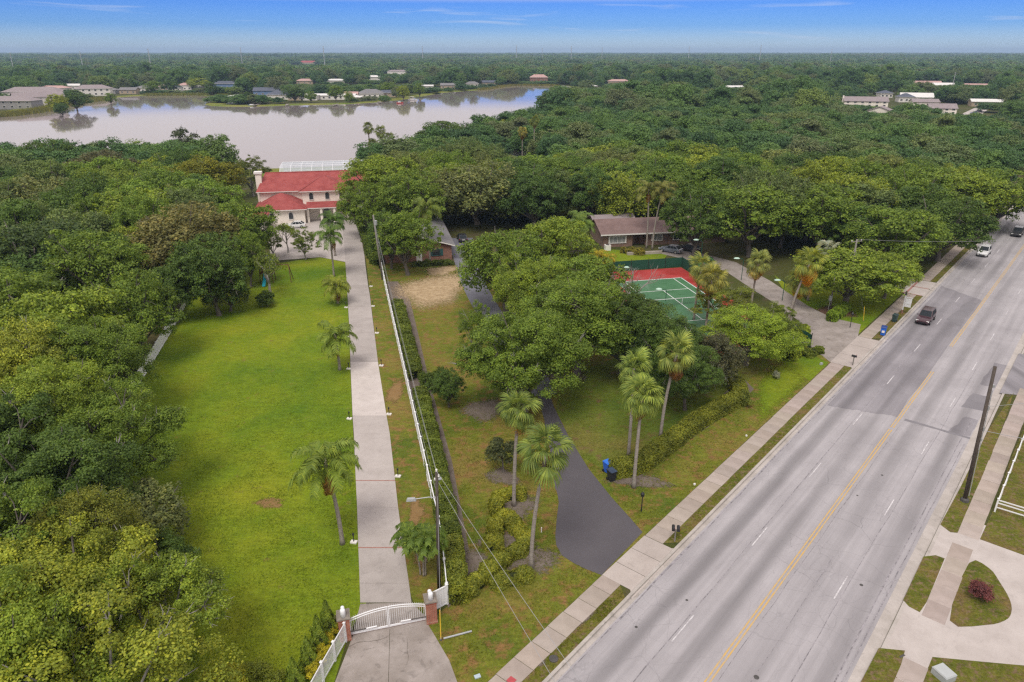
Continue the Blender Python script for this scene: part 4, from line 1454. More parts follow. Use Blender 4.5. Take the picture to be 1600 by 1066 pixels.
# higher ground on the left horizon
WP = [q for q in WP]
pm = bpy.data.meshes.new('far_wood')
pm.vertices.add(len(WP))
pm.vertices.foreach_set('co', np.array([(q[0], q[1], 0.0) for q in WP], dtype=np.float32).ravel())
at = pm.attributes.new('isc', 'FLOAT_VECTOR', 'POINT')
at.data.foreach_set('vector', np.array([(q[2], q[2], q[3]) for q in WP], dtype=np.float32).ravel())
at = pm.attributes.new('irot', 'FLOAT_VECTOR', 'POINT')
at.data.foreach_set('vector', np.array([(0, 0, rngw.uniform(0, 6.28)) for q in WP], dtype=np.float32).ravel())
at = pm.attributes.new('isel', 'INT', 'POINT')
at.data.foreach_set('value', np.array([q[4] for q in WP], dtype=np.int32))
fw = tag(link('far_wood', pm), 'far-off wood stretching behind the lake to the horizon', None, None, 'stuff')
ng = bpy.data.node_groups.new('far_wood_scatter', 'GeometryNodeTree')
ng.interface.new_socket('Geometry', in_out='INPUT', socket_type='NodeSocketGeometry')
ng.interface.new_socket('Geometry', in_out='OUTPUT', socket_type='NodeSocketGeometry')
gi = ng.nodes.new('NodeGroupInput')
go = ng.nodes.new('NodeGroupOutput')
ci = ng.nodes.new('GeometryNodeCollectionInfo')
ci.inputs['Collection'].default_value = SRC
ci.inputs['Separate Children'].default_value = True
ci.inputs['Reset Children'].default_value = True
ip = ng.nodes.new('GeometryNodeInstanceOnPoints')
ip.inputs['Pick Instance'].default_value = True


def named(nm, ty):
    n = ng.nodes.new('GeometryNodeInputNamedAttribute')
    n.data_type = ty
    n.inputs['Name'].default_value = nm
    return n.outputs[0]


ng.links.new(gi.outputs[0], ip.inputs['Points'])
ng.links.new(ci.outputs[0], ip.inputs['Instance'])
ng.links.new(named('isel', 'INT'), ip.inputs['Instance Index'])
er = ng.nodes.new('FunctionNodeEulerToRotation')
ng.links.new(named('irot', 'FLOAT_VECTOR'), er.inputs[0])
ng.links.new(er.outputs[0], ip.inputs['Rotation'])
ng.links.new(named('isc', 'FLOAT_VECTOR'), ip.inputs['Scale'])
ng.links.new(ip.outputs[0], go.inputs[0])
md = fw.modifiers.new('scatter', 'NODES')
md.node_group = ng

# reeds on the far left bank
rr = np.random.default_rng(4)


def reeds(name, path, wid, n, h, col, label):
    pts = smooth_line([(*p, 0) for p in path], 6)
    idx = rr.integers(0, len(pts) - 1, n)
    fr = rr.uniform(0, 1, n)
    P = np.array([[p.x, p.y] for p in pts])
    base = P[idx] + (P[idx + 1] - P[idx]) * fr[:, None] + rr.normal(size=(n, 2)) * wid * 0.45
    hh = h * rr.uniform(0.6, 1.2, n)
    an = rr.uniform(0, 6.28, n)
    dx, dy = np.cos(an) * 0.16, np.sin(an) * 0.16
    le = rr.normal(size=(n, 2)) * 0.35
    V = np.stack([np.c_[base[:, 0] - dx, base[:, 1] - dy, np.zeros(n)], np.c_[base[:, 0] + dx, base[:, 1] + dy, np.zeros(n)], np.c_[base + le, hh]], 1).reshape(-1, 3)
    o = link(name, np_mesh(name, V, np.arange(3 * n).reshape(-1, 3), M_LEAF))
    o.color = (*col, 1)
    return tag(o, label, None, None, 'stuff')


reeds('reed_bed', [(-430, 338), (-330, 372), (-292, 394), (-282, 432), (-300, 500), (-306, 555)], 7, 16000, 2.6, (0.15, 0.16, 0.05), 'tall pale reeds along the far left bank')
reeds('reed_bed', [(-300, 612), (-255, 614), (-228, 600)], 5, 4000, 2.2, (0.15, 0.17, 0.05), 'short reeds at the head of the far left bay')
reeds('reed_bed', [(-30, 700), (0, 788), (45, 786)], 6, 5000, 2.0, (0.16, 0.16, 0.05), 'low reeds along the farthest bank')
# ================================================================== palms
def feather_frond(seed, L, e0, droop, npair=30, lw=0.05, ll=0.62):
    """arching feather leaf: midrib along +x, leaflets hanging to both sides"""
    rng = random.Random(seed)
    mb = MB()
    pts = []
    n = 12
    x = z = 0.0
    a = e0
    for k in range(n + 1):
        pts.append(Vector((x, 0.03 * math.sin(k), z)))
        x += math.cos(a) * L / n
        z += math.sin(a) * L / n
        a -= droop / n * (0.5 + 1.1 * k / n)
    mb.tube(pts, [0.035 * (1 - 0.85 * k / n) for k in range(n + 1)], 4, 0, False)
    for k in range(npair):
        f = 0.12 + 0.88 * k / npair
        i = min(n - 1, int(f * n))
        p = pts[i].lerp(pts[i + 1], f * n - i)
        d = (pts[i + 1] - pts[i]).normalized()
        l = ll * (0.55 + 0.75 * math.sin(min(1, f * 1.15) * PI * 0.85)) * rng.uniform(0.85, 1.15)
        for s in (-1, 1):
            side = (Vector((0, s, 0)) * 0.8 + d * 0.55 + Vector((0, 0, rng.uniform(-.35, .2)))).normalized()
            m = p + side * l * 0.55
            t = p + side * l * 0.85 + Vector((0, 0, -l * rng.uniform(0.35, 0.7)))
            w = d * lw * 0.5
            b = len(mb.v)
            mb.add([p - w * .6, p + w * .6, m + w, m - w, t], [(0, 1, 2, 3), (3, 2, 4)])
    return mb


def fan_frond(seed, pet, R, nseg=22, droop=0.55, span=215):
    """fan leaf: stalk along +x, then a folded fan of pointed segments with hanging tips"""
    rng = random.Random(seed)
    mb = MB()
    mb.tube([(0, 0, 0), (pet * 0.5, 0, 0.06), (pet, 0, 0)], [0.04, 0.028, 0.02], 4, 0, False)
    c = Vector((pet, 0, 0))
    for k in range(nseg):
        a = math.radians(-span / 2 + span * (k + 0.5) / nseg)
        r = R * (0.72 + 0.28 * math.cos(a * 0.55)) * rng.uniform(0.93, 1.07)
        da = math.radians(span / nseg) * 0.52
        d0 = Vector((math.cos(a), math.sin(a), 0))
        fold = 0.04 * (1 if k % 2 else -1)

        def at(rr, ang, z):
            return c + Vector((math.cos(ang) * rr, math.sin(ang) * rr, z))
        z1 = -0.05 * R + fold
        m = r * 0.62
        b0, b1 = at(r * 0.05, a - da, 0), at(r * 0.05, a + da, 0)
        m0, m1 = at(m, a - da, z1 - 0.10 * R * droop), at(m, a + da, z1 - 0.10 * R * droop - fold * 0.6)
        q = at(r * 0.90, a, z1 - (0.30 * R + 0.1) * droop)
        w = Vector((-d0.y, d0.x, 0)) * 0.035
        tp = at(r * 0.97, a + rng.uniform(-.05, .05), z1 - (0.62 * R + rng.uniform(0, .2)) * droop)
        mb.add([b0, b1, m1, m0, q - w, q + w, tp], [(0, 1, 2, 3), (3, 2, 5, 4), (4, 5, 6)])
    return mb


FEATHER = [feather_frond(i, 3.1, e, dr, lw=0.10, npair=36, ll=0.72).mesh('frond', M_LEAF) for i, (e, dr) in enumerate(((1.2, 2.1), (0.85, 2.3), (0.5, 2.2), (0.15, 1.7)))]
FAN = [fan_frond(10 + i, 0.95, 0.88, 20, d).mesh('frond', M_LEAF) for i, d in enumerate((0.7, 1.1, 1.5))]
SMALLF = [feather_frond(30 + i, 1.7, e, dr, 22, 0.10, 0.40).mesh('frond', M_LEAF) for i, (e, dr) in enumerate(((1.0, 2.2), (0.5, 2.0)))]


def palm_trunk(h, r0, r1, bend, seed, bulge=0.0):
    rng = random.Random(seed)
    mb = MB()
    n = 14
    P, R = [], []
    for k in range(n + 1):
        f = k / n
        P.append((bend[0] * f * f, bend[1] * f * f, h * f - 0.1 * (k == 0)))
        R.append((r0 + (r1 - r0) * f) * (1.45 if k == 0 else 1.0) * (1 + bulge * math.sin(f * PI)) * rng.uniform(0.96, 1.04))
    mb.tube(P, R, 9, 0, True)
    # ringed scars
    for k in range(int(h / 0.34)):
        f = (k + 0.5) * 0.34 / h
        r = (r0 + (r1 - r0) * f) * 1.05
        p = (bend[0] * f * f, bend[1] * f * f, h * f)
        mb.tube([(p[0], p[1], p[2] - 0.02), (p[0], p[1], p[2] + 0.02)], r, 9, 0, True)
    return mb


_pn = [0]


def palm(kind, loc, h, label, group, crown_r=1.0, bend=(0, 0), col=(0.15, 0.2, 0.03), skirt=6, skirt_col=(0.30, 0.17, 0.05), nfr=None, r0=None):
    _pn[0] += 1
    seed = _pn[0]
    rng = random.Random(seed * 31)
    name = {'queen': 'feather_palm', 'fan': 'fan_palm', 'small': 'dwarf_palm'}[kind]
    t = thing(name, label, 'palm', (loc[0], loc[1], 0), 0, group)
    r0 = r0 or {'queen': 0.165, 'fan': 0.155, 'small': 0.07}[kind]
    bend = (bend[0] + rng.uniform(-.12, .12), bend[1] + rng.uniform(-.5, .5))
    palm_trunk(h, r0, r0 * 0.72, bend, seed).obj('trunk', M_PALM_TRUNK, t, smooth=True)
    top = Vector((bend[0], bend[1], h))
    if kind == 'queen':
        MB().tube([top - Vector((0, 0, 0.15)), top + Vector((0, 0, 0.25)), top + Vector((0, 0, 0.9))], [0.17, 0.15, 0.04], 8).obj('crownshaft', M_SHAFT, t, smooth=True)
        n = nfr or rng.randint(15, 19)
        for k in range(n):
            f = k / n
            mi = min(3, int(f * 4))
            o = link('frond', FEATHER[mi], t, top + Vector((0, 0, 0.5 - 0.42 * f)))
            o.rotation_euler = (rng.uniform(-.25, .25), rng.uniform(-.1, .1), k * 2.39996 + rng.uniform(-.25, .25))
            s = crown_r * 0.93 * rng.uniform(0.8, 1.12)
            o.scale = (s, s, s)
            v = rng.uniform(0.85, 1.15)
            o.color = (col[0] * v, col[1] * v, col[2] * v, 1)
        for k in range(2 if skirt else 0):
            o = link('dead_frond', FEATHER[3], t, top)
            o.rotation_euler = (0, 1.0 + rng.uniform(-.15, .2), rng.uniform(0, 6.28))
            o.scale = (crown_r * 0.7,) * 3
            o.color = (0.26, 0.15, 0.05, 1)
        o = MB().tube([top + Vector((0.1, 0, 0)), top + Vector((0.35, .1, -0.2)), top + Vector((0.45, .1, -0.7))], [0.03, 0.07, 0.02], 5).obj('seed_stalk', M_SHAFT, t)
    elif kind == 'fan':
        n = nfr or rng.randint(16, 22)
        for k in range(n):
            f = k / (n - 1)
            el = math.radians(82 - 118 * f ** 0.9) + rng.uniform(-.12, .12)
            o = link('frond', FAN[min(2, int(f * 3))], t, top + Vector((0, 0, 0.25 - 0.3 * f)))
            o.rotation_euler = (rng.uniform(-.45, .45), -el, k * 2.39996 + rng.uniform(-.2, .2))
            s = crown_r * 0.88 * rng.uniform(0.78, 1.15)
            o.scale = (s, s, s)
            v = rng.uniform(0.82, 1.18)
            yel = max(0, f - 0.78) * 1.8
            v *= 0.86
            o.color = (col[0] * v + (skirt_col[0] * 1.3 - col[0]) * yel * (skirt > 5), col[1] * v * (1 + 0.0 * yel), col[2] * v, 1)
        for k in range(skirt):
            o = link('dead_frond', FAN[2], t, top + Vector((0, 0, -0.15 - 0.05 * k)))
            o.rotation_euler = (rng.uniform(-.4, .4), math.radians(64 + rng.uniform(-8, 16)), k * 2.39996)
            s = crown_r * rng.uniform(0.75, 1.0)
            o.scale = (s, s * 0.5, s)
            v = rng.uniform(0.75, 1.25)
            o.color = (skirt_col[0] * v, skirt_col[1] * v, skirt_col[2] * v, 1)
    else:
        n = nfr or 12
        for k in range(n):
            o = link('frond', SMALLF[0 if k < n * .5 else 1], t, top)
            o.rotation_euler = (rng.uniform(-.2, .2), rng.uniform(-.15, .1), k * 2.39996)
            s = crown_r * rng.uniform(0.85, 1.1)
            o.scale = (s, s, s)
            v = rng.uniform(0.85, 1.15)
            o.color = (col[0] * v, col[1] * v, col[2] * v, 1)
    return t


M_SHAFT = paint('palm_boot', (0.30, 0.26, 0.20), 0.8, 0.3, 6)
QC, WC = (0.160, 0.225, 0.042), (0.175, 0.245, 0.062)


def gpalm(kind, px, py, topy, label, group, dx=0.0, **k):
    """palm rooted at the picture point, crown base at the row topy; dx leans it sideways"""
    p = G(px, py)
    return palm(kind, p, HG(topy, p.y), label, group, bend=(dx, 0), **k)


qg, wg = 'feather palms along the drive', 'tall fan palms'
gpalm('queen', 535, 850, 728, 'nearest feather palm beside the drive, over the mown lawn', qg, -0.3, crown_r=1.05, col=QC)
gpalm('queen', 531, 578, 530, 'feather palm beside the drive at the start of the whitest slabs', qg, -0.15, crown_r=0.98, col=QC)
gpalm('queen', 528, 474, 452, 'low feather palm beside the drive, third from the gate', qg, -0.1, crown_r=0.9, col=(0.19, 0.23, 0.04))
gpalm('queen', 522, 432, 372, 'feather palm with drooping crown before the entrance court', qg, -0.1, crown_r=1.0, col=(0.10, 0.17, 0.035))
gpalm('queen', 524, 400, 350, 'dark feather palm nearest the red-roofed house', qg, 0, crown_r=1.0, col=(0.075, 0.14, 0.03))
gpalm('fan', 803, 790, 642, 'fan palm in the upper mulch bed left of the dark drive', wg, 0.35, crown_r=1.12, col=WC, skirt=2)
gpalm('fan', 830, 888, 704, 'tallest front fan palm left of the dark drive mouth', wg, 0.8, crown_r=1.22, col=WC, skirt=5)
gpalm('fan', 990, 762, 622, 'fan palm beside the wheeled bins at the hedge end', wg, 0.1, crown_r=1.15, col=(0.235, 0.315, 0.075), skirt=4)
gpalm('fan', 982, 712, 578, 'fan palm just behind the one at the hedge end', wg, 0.0, crown_r=1.1, col=(0.22, 0.305, 0.075), skirt=3)
gpalm('fan', 1032, 683, 552, 'fan palm with shaggy brown skirt over the curved hedge', wg, 0.7, crown_r=1.18, col=(0.235, 0.30, 0.08), skirt=9, skirt_col=(0.24, 0.125, 0.055))
gpalm('fan', 1084, 500, 420, 'left palm of the pair on the tennis court', wg, 0.3, crown_r=1.25, col=(0.25, 0.29, 0.08), skirt=5)
gpalm('fan', 1102, 518, 440, 'right palm of the pair on the tennis court', wg, 0.35, crown_r=1.3, col=(0.28, 0.29, 0.08), skirt=9)
gpalm('fan', 1174, 475, 412, 'fan palm between the tennis court and its drive', wg, 0.2, crown_r=1.25, col=(0.26, 0.31, 0.10), skirt=6, skirt_col=(0.42, 0.22, 0.03))
gpalm('fan', 1225, 530, 412, 'tall leaning palm with orange skirt at the drive bend', wg, 1.7, crown_r=1.35, col=(0.24, 0.29, 0.06), skirt=10, skirt_col=(0.50, 0.24, 0.02))
gpalm('fan', 1232, 520, 440, 'shorter palm beside the leaning one at the drive bend', wg, 0.4, crown_r=1.2, col=(0.22, 0.28, 0.07), skirt=6, skirt_col=(0.40, 0.24, 0.04))
gpalm('queen', 1010, 388, 300, 'left of two slim tall palms before the brown ranch house', wg, -0.4, crown_r=1.0, col=(0.15, 0.17, 0.05), r0=0.16)
gpalm('queen', 1019, 390, 302, 'right of two slim tall palms before the brown ranch house', wg, 1.0, crown_r=1.05, col=(0.16, 0.17, 0.05), r0=0.16)
for i, (px, py, ty) in enumerate(((920, 432, 408), (935, 436, 405), (945, 434, 410))):
    gpalm('queen', px, py, ty, ['left', 'middle', 'right'][i] + ' stem of the yellow palm clump beside the tennis court', 'yellow palm clump', 0, crown_r=0.72, col=(0.32, 0.28, 0.03), nfr=15, skirt=0, r0=0.12)
for i, (px, py, ty, dx) in enumerate(((657, 898, 842, -0.35), (662, 900, 846, 0.25), (665, 899, 838, 0.45))):
    gpalm('small', px, py, ty, ['left', 'middle', 'right'][i] + ' stem of the little palm clump between drive and fence', 'little palm clump', dx, crown_r=0.95, col=(0.105, 0.165, 0.030), nfr=18)
# lakeside palms
for i, (px, py, ty, lab) in enumerate(((580, 262, 200, 'tallest of the fan palms at the near lake shore'), (599, 268, 206, 'fan palm right of the tallest at the near lake shore'), (611, 262, 217, 'fan palm at the right of the lakeside clump'),
                                       (585, 270, 226, 'lower fan palm in front of the lakeside clump'), (570, 268, 240, 'bluish fan palm at the left of the lakeside clump'), (622, 266, 232, 'shaggy fan palm beside the gap to the lake'), (633, 268, 236, 'shaggy fan palm right of the gap to the lake'),
                                       (816, 250, 207, 'yellowish fan palm by the lakeside shed'), (834, 252, 190, 'tall fan palm right of the lakeside shed'))):
    gpalm('fan', px, py, ty, lab, 'lakeside palms', 0, crown_r=1.2 if i != 4 else 1.4, col=(0.15, 0.19, 0.05) if i not in (4, 7) else ((0.14, 0.22, 0.2) if i == 4 else (0.30, 0.28, 0.07)), skirt=5 if i > 4 else 2, nfr=22, r0=0.22)
gpalm('queen', 905, 398, 352, 'green feather palm at the left corner of the brown ranch house', None, 0, crown_r=1.15, col=(0.12, 0.19, 0.045), skirt=0)
gpalm('queen', 222, 500, 448, 'dark feather palm half hidden in the left wood', None, 0.5, crown_r=1.0, col=(0.12, 0.16, 0.03))
gpalm('small', 1095, 425, 410, 'low green palm behind the court fence', None, 0, crown_r=1.3, col=(0.05, 0.14, 0.05), nfr=14)
gpalm('fan', 1262, 470, 392, 'silvery fan palm behind the leaning palm', None, 1.5, crown_r=1.1, col=(0.36, 0.40, 0.40), skirt=0, nfr=20)
gpalm('queen', 672, 408, 330, 'feather palm beside the brick house', None, -0.3, crown_r=1.1, col=(0.13, 0.18, 0.04))

# ================================================================== hedges and shrubs
def hedge(name, path, w, h, dens, leaf, col, label, seed, lump=0.10, spiky=0.0, cat='hedge', closed=False, rnd=0.28):
    """clipped hedge: leaves over a rounded box that follows the path, with a solid dark core that blocks see-through"""
    rng = np.random.default_rng(seed)
    pts = smooth_line([(p[0], p[1], 0) for p in path], 8)
    P = np.array([[p.x, p.y] for p in pts])
    seg = np.linalg.norm(np.diff(P, axis=0), axis=1)
    cum = np.r_[0, np.cumsum(seg)]
    Lg = cum[-1]
    n = int((Lg + w) * (w + 2 * h) * dens)
    s = rng.uniform(-w * 0.4, Lg + w * 0.4, n)
    sc = np.clip(s, 0, Lg - 1e-4)
    i = np.clip(np.searchsorted(cum, sc, 'right') - 1, 0, len(seg) - 1)
    f = (sc - cum[i]) / seg[i]
    T = (P[i + 1] - P[i]) / seg[i][:, None]
    Nn = np.c_[T[:, 1], -T[:, 0]]
    base = P[i] + (P[i + 1] - P[i]) * f[:, None] + T * (s - sc)[:, None]
    end = np.abs(s - sc) / (w * 0.4 + 1e-6)
    u = rng.uniform(0, w + 2 * h, n)
    ox = np.where(u < h, -w / 2, np.where(u > h + w, w / 2, u - h - w / 2))
    oz = np.where(u < h, u, np.where(u > h + w, 2 * h + w - u, h))
    edge = np.clip((np.abs(ox) / (w / 2) - (1 - rnd)) / rnd, 0, 1)
    oz = oz - np.where((u >= h) & (u <= h + w), edge ** 2 * h * 0.16, 0)
    shrink = np.sqrt(np.clip(1 - end ** 2, 0.05, 1))
    ox = ox * shrink
    oz = oz * (0.75 + 0.25 * shrink)
    ph = rng.uniform(0, 6.28, 6)
    bump = lump * (np.sin(s * 2.1 + ph[0]) + np.sin(s * 3.7 + ox * 2 + ph[1]) + np.sin(ox * 4 + s * 1.1 + ph[2]) + np.sin(oz * 5 + s * 5 + ph[3])) * 0.5
    nx = np.where(u < h, -1.0, np.where(u > h + w, 1.0, 0.0))
    nz = np.where((u >= h) & (u <= h + w), 1.0, 0.15)
    inn = rng.uniform(-0.12, 0.05, n) + bump
    pos = np.c_[base + Nn * (ox + nx * inn)[:, None], np.maximum(0.03, oz + nz * inn)]
    nrm = unit(np.c_[Nn * nx[:, None], nz] * 0.7 + np.array([0, 0, 0.3]) + rng.normal(size=(n, 3)) * 0.5)
    V, F = quads(pos, nrm, leaf, rng, 1.5 + spiky)
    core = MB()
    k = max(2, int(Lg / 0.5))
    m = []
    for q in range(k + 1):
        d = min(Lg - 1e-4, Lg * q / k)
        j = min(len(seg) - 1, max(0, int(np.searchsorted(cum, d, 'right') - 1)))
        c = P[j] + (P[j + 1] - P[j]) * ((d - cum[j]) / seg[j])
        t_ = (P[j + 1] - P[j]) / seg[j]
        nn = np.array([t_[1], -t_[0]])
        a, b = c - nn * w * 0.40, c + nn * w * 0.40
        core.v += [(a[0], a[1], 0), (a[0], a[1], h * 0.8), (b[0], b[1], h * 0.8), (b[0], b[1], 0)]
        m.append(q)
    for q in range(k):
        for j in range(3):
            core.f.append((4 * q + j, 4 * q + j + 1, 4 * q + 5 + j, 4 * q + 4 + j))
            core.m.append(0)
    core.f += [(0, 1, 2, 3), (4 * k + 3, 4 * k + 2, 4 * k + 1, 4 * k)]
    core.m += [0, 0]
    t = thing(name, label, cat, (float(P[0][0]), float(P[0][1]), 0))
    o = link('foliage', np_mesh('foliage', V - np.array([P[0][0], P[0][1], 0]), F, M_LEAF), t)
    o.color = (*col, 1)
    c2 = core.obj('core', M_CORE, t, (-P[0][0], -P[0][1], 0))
    return t


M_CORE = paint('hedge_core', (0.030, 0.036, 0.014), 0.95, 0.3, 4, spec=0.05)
HC = (0.105, 0.145, 0.024)
zt = 1.35
hedge('hedge', [G2(621, 468, zt), G2(637, 530, zt), G2(648, 574, zt)], 1.5, 1.3, 300, 0.11, HC, 'far stretch of clipped hedge along the white fence', 1)
hedge('hedge', [G2(656, 606, zt), G2(673, 680, zt), G2(690, 760, zt), G2(703, 830, zt)], 1.5, 1.35, 420, 0.10, HC, 'long middle stretch of clipped hedge along the white fence', 2)
hedge('hedge', [G2(705, 842, zt), G2(710, 880, zt), G2(711, 912, zt)], 1.4, 1.4, 460, 0.10, (0.135, 0.165, 0.025), 'yellowish near end of the hedge at the fence corner', 3)
zt = 1.25
hedge('hedge', [G2(962, 722, zt), G2(999, 714, zt), G2(1044, 684, zt), G2(1092, 648, zt), G2(1138, 622, zt), G2(1157, 608, zt), G2(1150, 590, zt)], 1.5, 1.25, 420, 0.10, (0.155, 0.180, 0.026), 'long curved hedge between the fan palms and the pavement', 4, 0.035, rnd=0.12)
YH = (0.185, 0.205, 0.028)
zt = 0.85
hedge('low_hedge', [G2(774, 790, zt), G2(776, 772, zt), G2(792, 765, zt), G2(815, 764, zt)], 0.95, 0.8, 560, 0.09, YH, 'yellow-green low hedge hooked round the upper fan palm', 5, 0.12, 1.2, 'hedge', rnd=0.75)
hedge('low_hedge', [G2(772, 820, zt), G2(778, 804, zt), G2(795, 798, zt), G2(806, 818, zt), G2(824, 832, zt)], 1.0, 0.75, 560, 0.09, YH, 'yellow-green zigzag hedge, second from the top', 6, 0.12, 1.2, 'hedge', rnd=0.75)
hedge('low_hedge', [G2(762, 842, zt), G2(778, 838, zt)], 0.95, 0.8, 560, 0.09, YH, 'short yellow-green hedge clump, third from the top', 7, 0.12, 1.2, 'hedge', rnd=0.75)
hedge('low_hedge', [G2(724, 920, zt), G2(752, 895, zt), G2(780, 868, zt), G2(808, 852, zt), G2(826, 842, zt)], 0.95, 0.8, 560, 0.09, (0.17, 0.195, 0.028), 'long diagonal low hedge below the zigzag one', 8, 0.12, 1.2, 'hedge', rnd=0.75)
hedge('low_hedge', [G2(775, 902, zt), G2(800, 893, zt), G2(824, 888, zt)], 1.0, 0.7, 560, 0.09, (0.15, 0.175, 0.026), 'lowest yellow-green hedge in front of the tallest palm', 9, 0.12, 1.2, 'hedge', rnd=0.75)
hedge('hedge', [G2(1300, 493, .8), G2(1322, 477, .8)], 1.3, 1.1, 420, 0.10, (0.16, 0.25, 0.03), 'small clipped box hedge in red mulch by the poles', 10)
hedge('hedge', [G2(1232, 548, 1), G2(1245, 530, 1), G2(1250, 512, 1)], 2.2, 1.3, 300, 0.12, (0.19, 0.25, 0.03), 'rounded hedge at the bend of the court drive', 11, 0.16)
hedge('hedge', [G2(1262, 553, .4), G2(1280, 545, .4)], 1.1, 0.6, 400, 0.10, (0.12, 0.16, 0.024), 'low shrub row beside the court drive crossing', 12, 0.16)
hedge('hedge', [G2(975, 390, .6), G2(1003, 393, .6)], 1.4, 0.9, 180, 0.14, (0.17, 0.16, 0.03), 'low golden shrubs before the brown ranch house', 13, 0.2)
hedge('hedge', [G2(648, 411, .5), G2(705, 409, .5)], 1.2, 0.7, 200, 0.14, (0.09, 0.13, 0.03), 'foundation shrubs along the brick house wall', 14, 0.22)
hedge('hedge', [G2(566, 345, .6), G2(578, 375, .6), G2(590, 408, .6)], 2.2, 1.5, 160, 0.15, (0.10, 0.15, 0.03), 'dark shrubs between the far drive and the fence', 15, 0.3)


def bush(kind, px, py, R, H, col, label, name='shrub', group=None, cat='shrub'):
    p = G(px, py)
    tm, cm, R0, H0 = TREES[kind]
    t = thing(name, label, cat, (p.x, p.y, 0), (px * 3.3) % 6.28, group)
    for nm, me in (('stem', tm), ('foliage', cm)):
        o = link(nm, me, t, scale=(R / R0, R / R0, H / H0))
        if nm == 'foliage':
            o.color = (*col, 1)
    return t


bush('bush0', 1528, 934, 0.75, 1.15, (0.15, 0.055, 0.070), 'round dark red bush on the grass island', 'red_bush')
bush('shrub0', 786, 738, 1.35, 3.3, (0.085, 0.105, 0.050), 'small grey-green tree-like shrub beside the upper fan palm')
bush('bush0', 418, 478, 1.3, 1.9, (0.06, 0.10, 0.02), 'dark round shrub at the foot of the leaning bare tree')
bush('bush0', 1162, 632, 0.9, 1.3, (0.12, 0.15, 0.03), 'dark bush at the tip of the curved hedge')
bush('bush0', 1212, 592, 0.4, 0.9, (0.26, 0.29, 0.27), 'small silvery shrub under the lime-green tree')
bush('bush0', 670, 608, 1.2, 1.9, (0.07, 0.11, 0.02), 'dark round shrub between the stretches of fence hedge')
bush('bush0', 692, 608, 1.2, 2.1, (0.07, 0.115, 0.02), 'dark bushy shrub right of the fence hedge gap')
# columnar conifers and yellow shrubs behind the white front fence


def conifer(px, py, h, label):
    p = G(px, py)
    rng = np.random.default_rng(int(px * 7 + py))
    n = 5200
    z = rng.uniform(0, 1, n) ** 1.25
    a = rng.uniform(0, 6.28, n)
    r = 0.62 * (1 - z) ** 0.75 * (0.9 + 0.18 * np.sin(a * 5 + z * 9) + 0.12 * np.sin(a * 3 - z * 14)) * rng.uniform(0.75, 1.05, n)
    pos = np.c_[np.cos(a) * r, np.sin(a) * r, 0.12 + z * h]
    nr = unit(np.c_[np.cos(a), np.sin(a), np.full(n, 0.35)] + rng.normal(size=(n, 3)) * 0.4)
    V, F = quads(pos, nr, 0.085, rng, 2.0)
    t = thing('conifer', label, 'conifer', (p.x, p.y, 0), 0, 'columnar conifers behind the front fence')
    MB().tube([(0, 0, 0), (0, 0, h * 0.8)], [0.07, 0.02], 6).obj('trunk', M_BARK, t)
    MB().lathe([(0.42, 0.15), (0.42, h * 0.3), (0.22, h * 0.65), (0.03, h * 0.95)], 10).obj('core', M_CORE, t)
    o = link('foliage', np_mesh('foliage', V, F, M_LEAF), t)
    o.color = (0.17, 0.24, 0.035, 1)


conifer(514, 990, 2.5, 'columnar conifer nearest the left gate pier')
conifer(500, 1012, 2.4, 'second columnar conifer from the gate pier')
conifer(484, 1040, 2.1, 'third columnar conifer from the gate pier')
conifer(462, 1072, 2.0, 'columnar conifer at the bottom edge')
for i, (px, py) in enumerate(((512, 1004), (522, 990), (506, 1024), (497, 1040), (490, 1056), (530, 978))):
    bush('bush0', px, py, 0.42, 0.75, (0.38, 0.36, 0.03) if i != 5 else (0.28, 0.30, 0.16), ['yellow shrub beside the second conifer', 'yellow shrub beside the conifer nearest the gate', 'yellow shrub against the front fence, third from the gate', 'yellow shrub against the front fence, fourth from the gate',
         'yellow shrub nearest the bottom edge at the front fence', 'pale variegated shrub at the left gate pier'][i], 'yellow_shrub', 'yellow shrubs behind the front fence')
for i, (px, py) in enumerate(((345, 1066), (372, 1078), (400, 1062), (425, 1080))):
    bush('bush0', px, py, 0.8, 1.1, (0.30, 0.32, 0.03) if i < 2 else (0.17, 0.21, 0.03), ['yellow bush left of the others at the bottom edge', 'yellow bush cut by the bottom edge', 'green bush between the yellow ones and the conifers', 'low green bush cut by the bottom edge'][i], 'bush', 'bushes at the bottom edge')

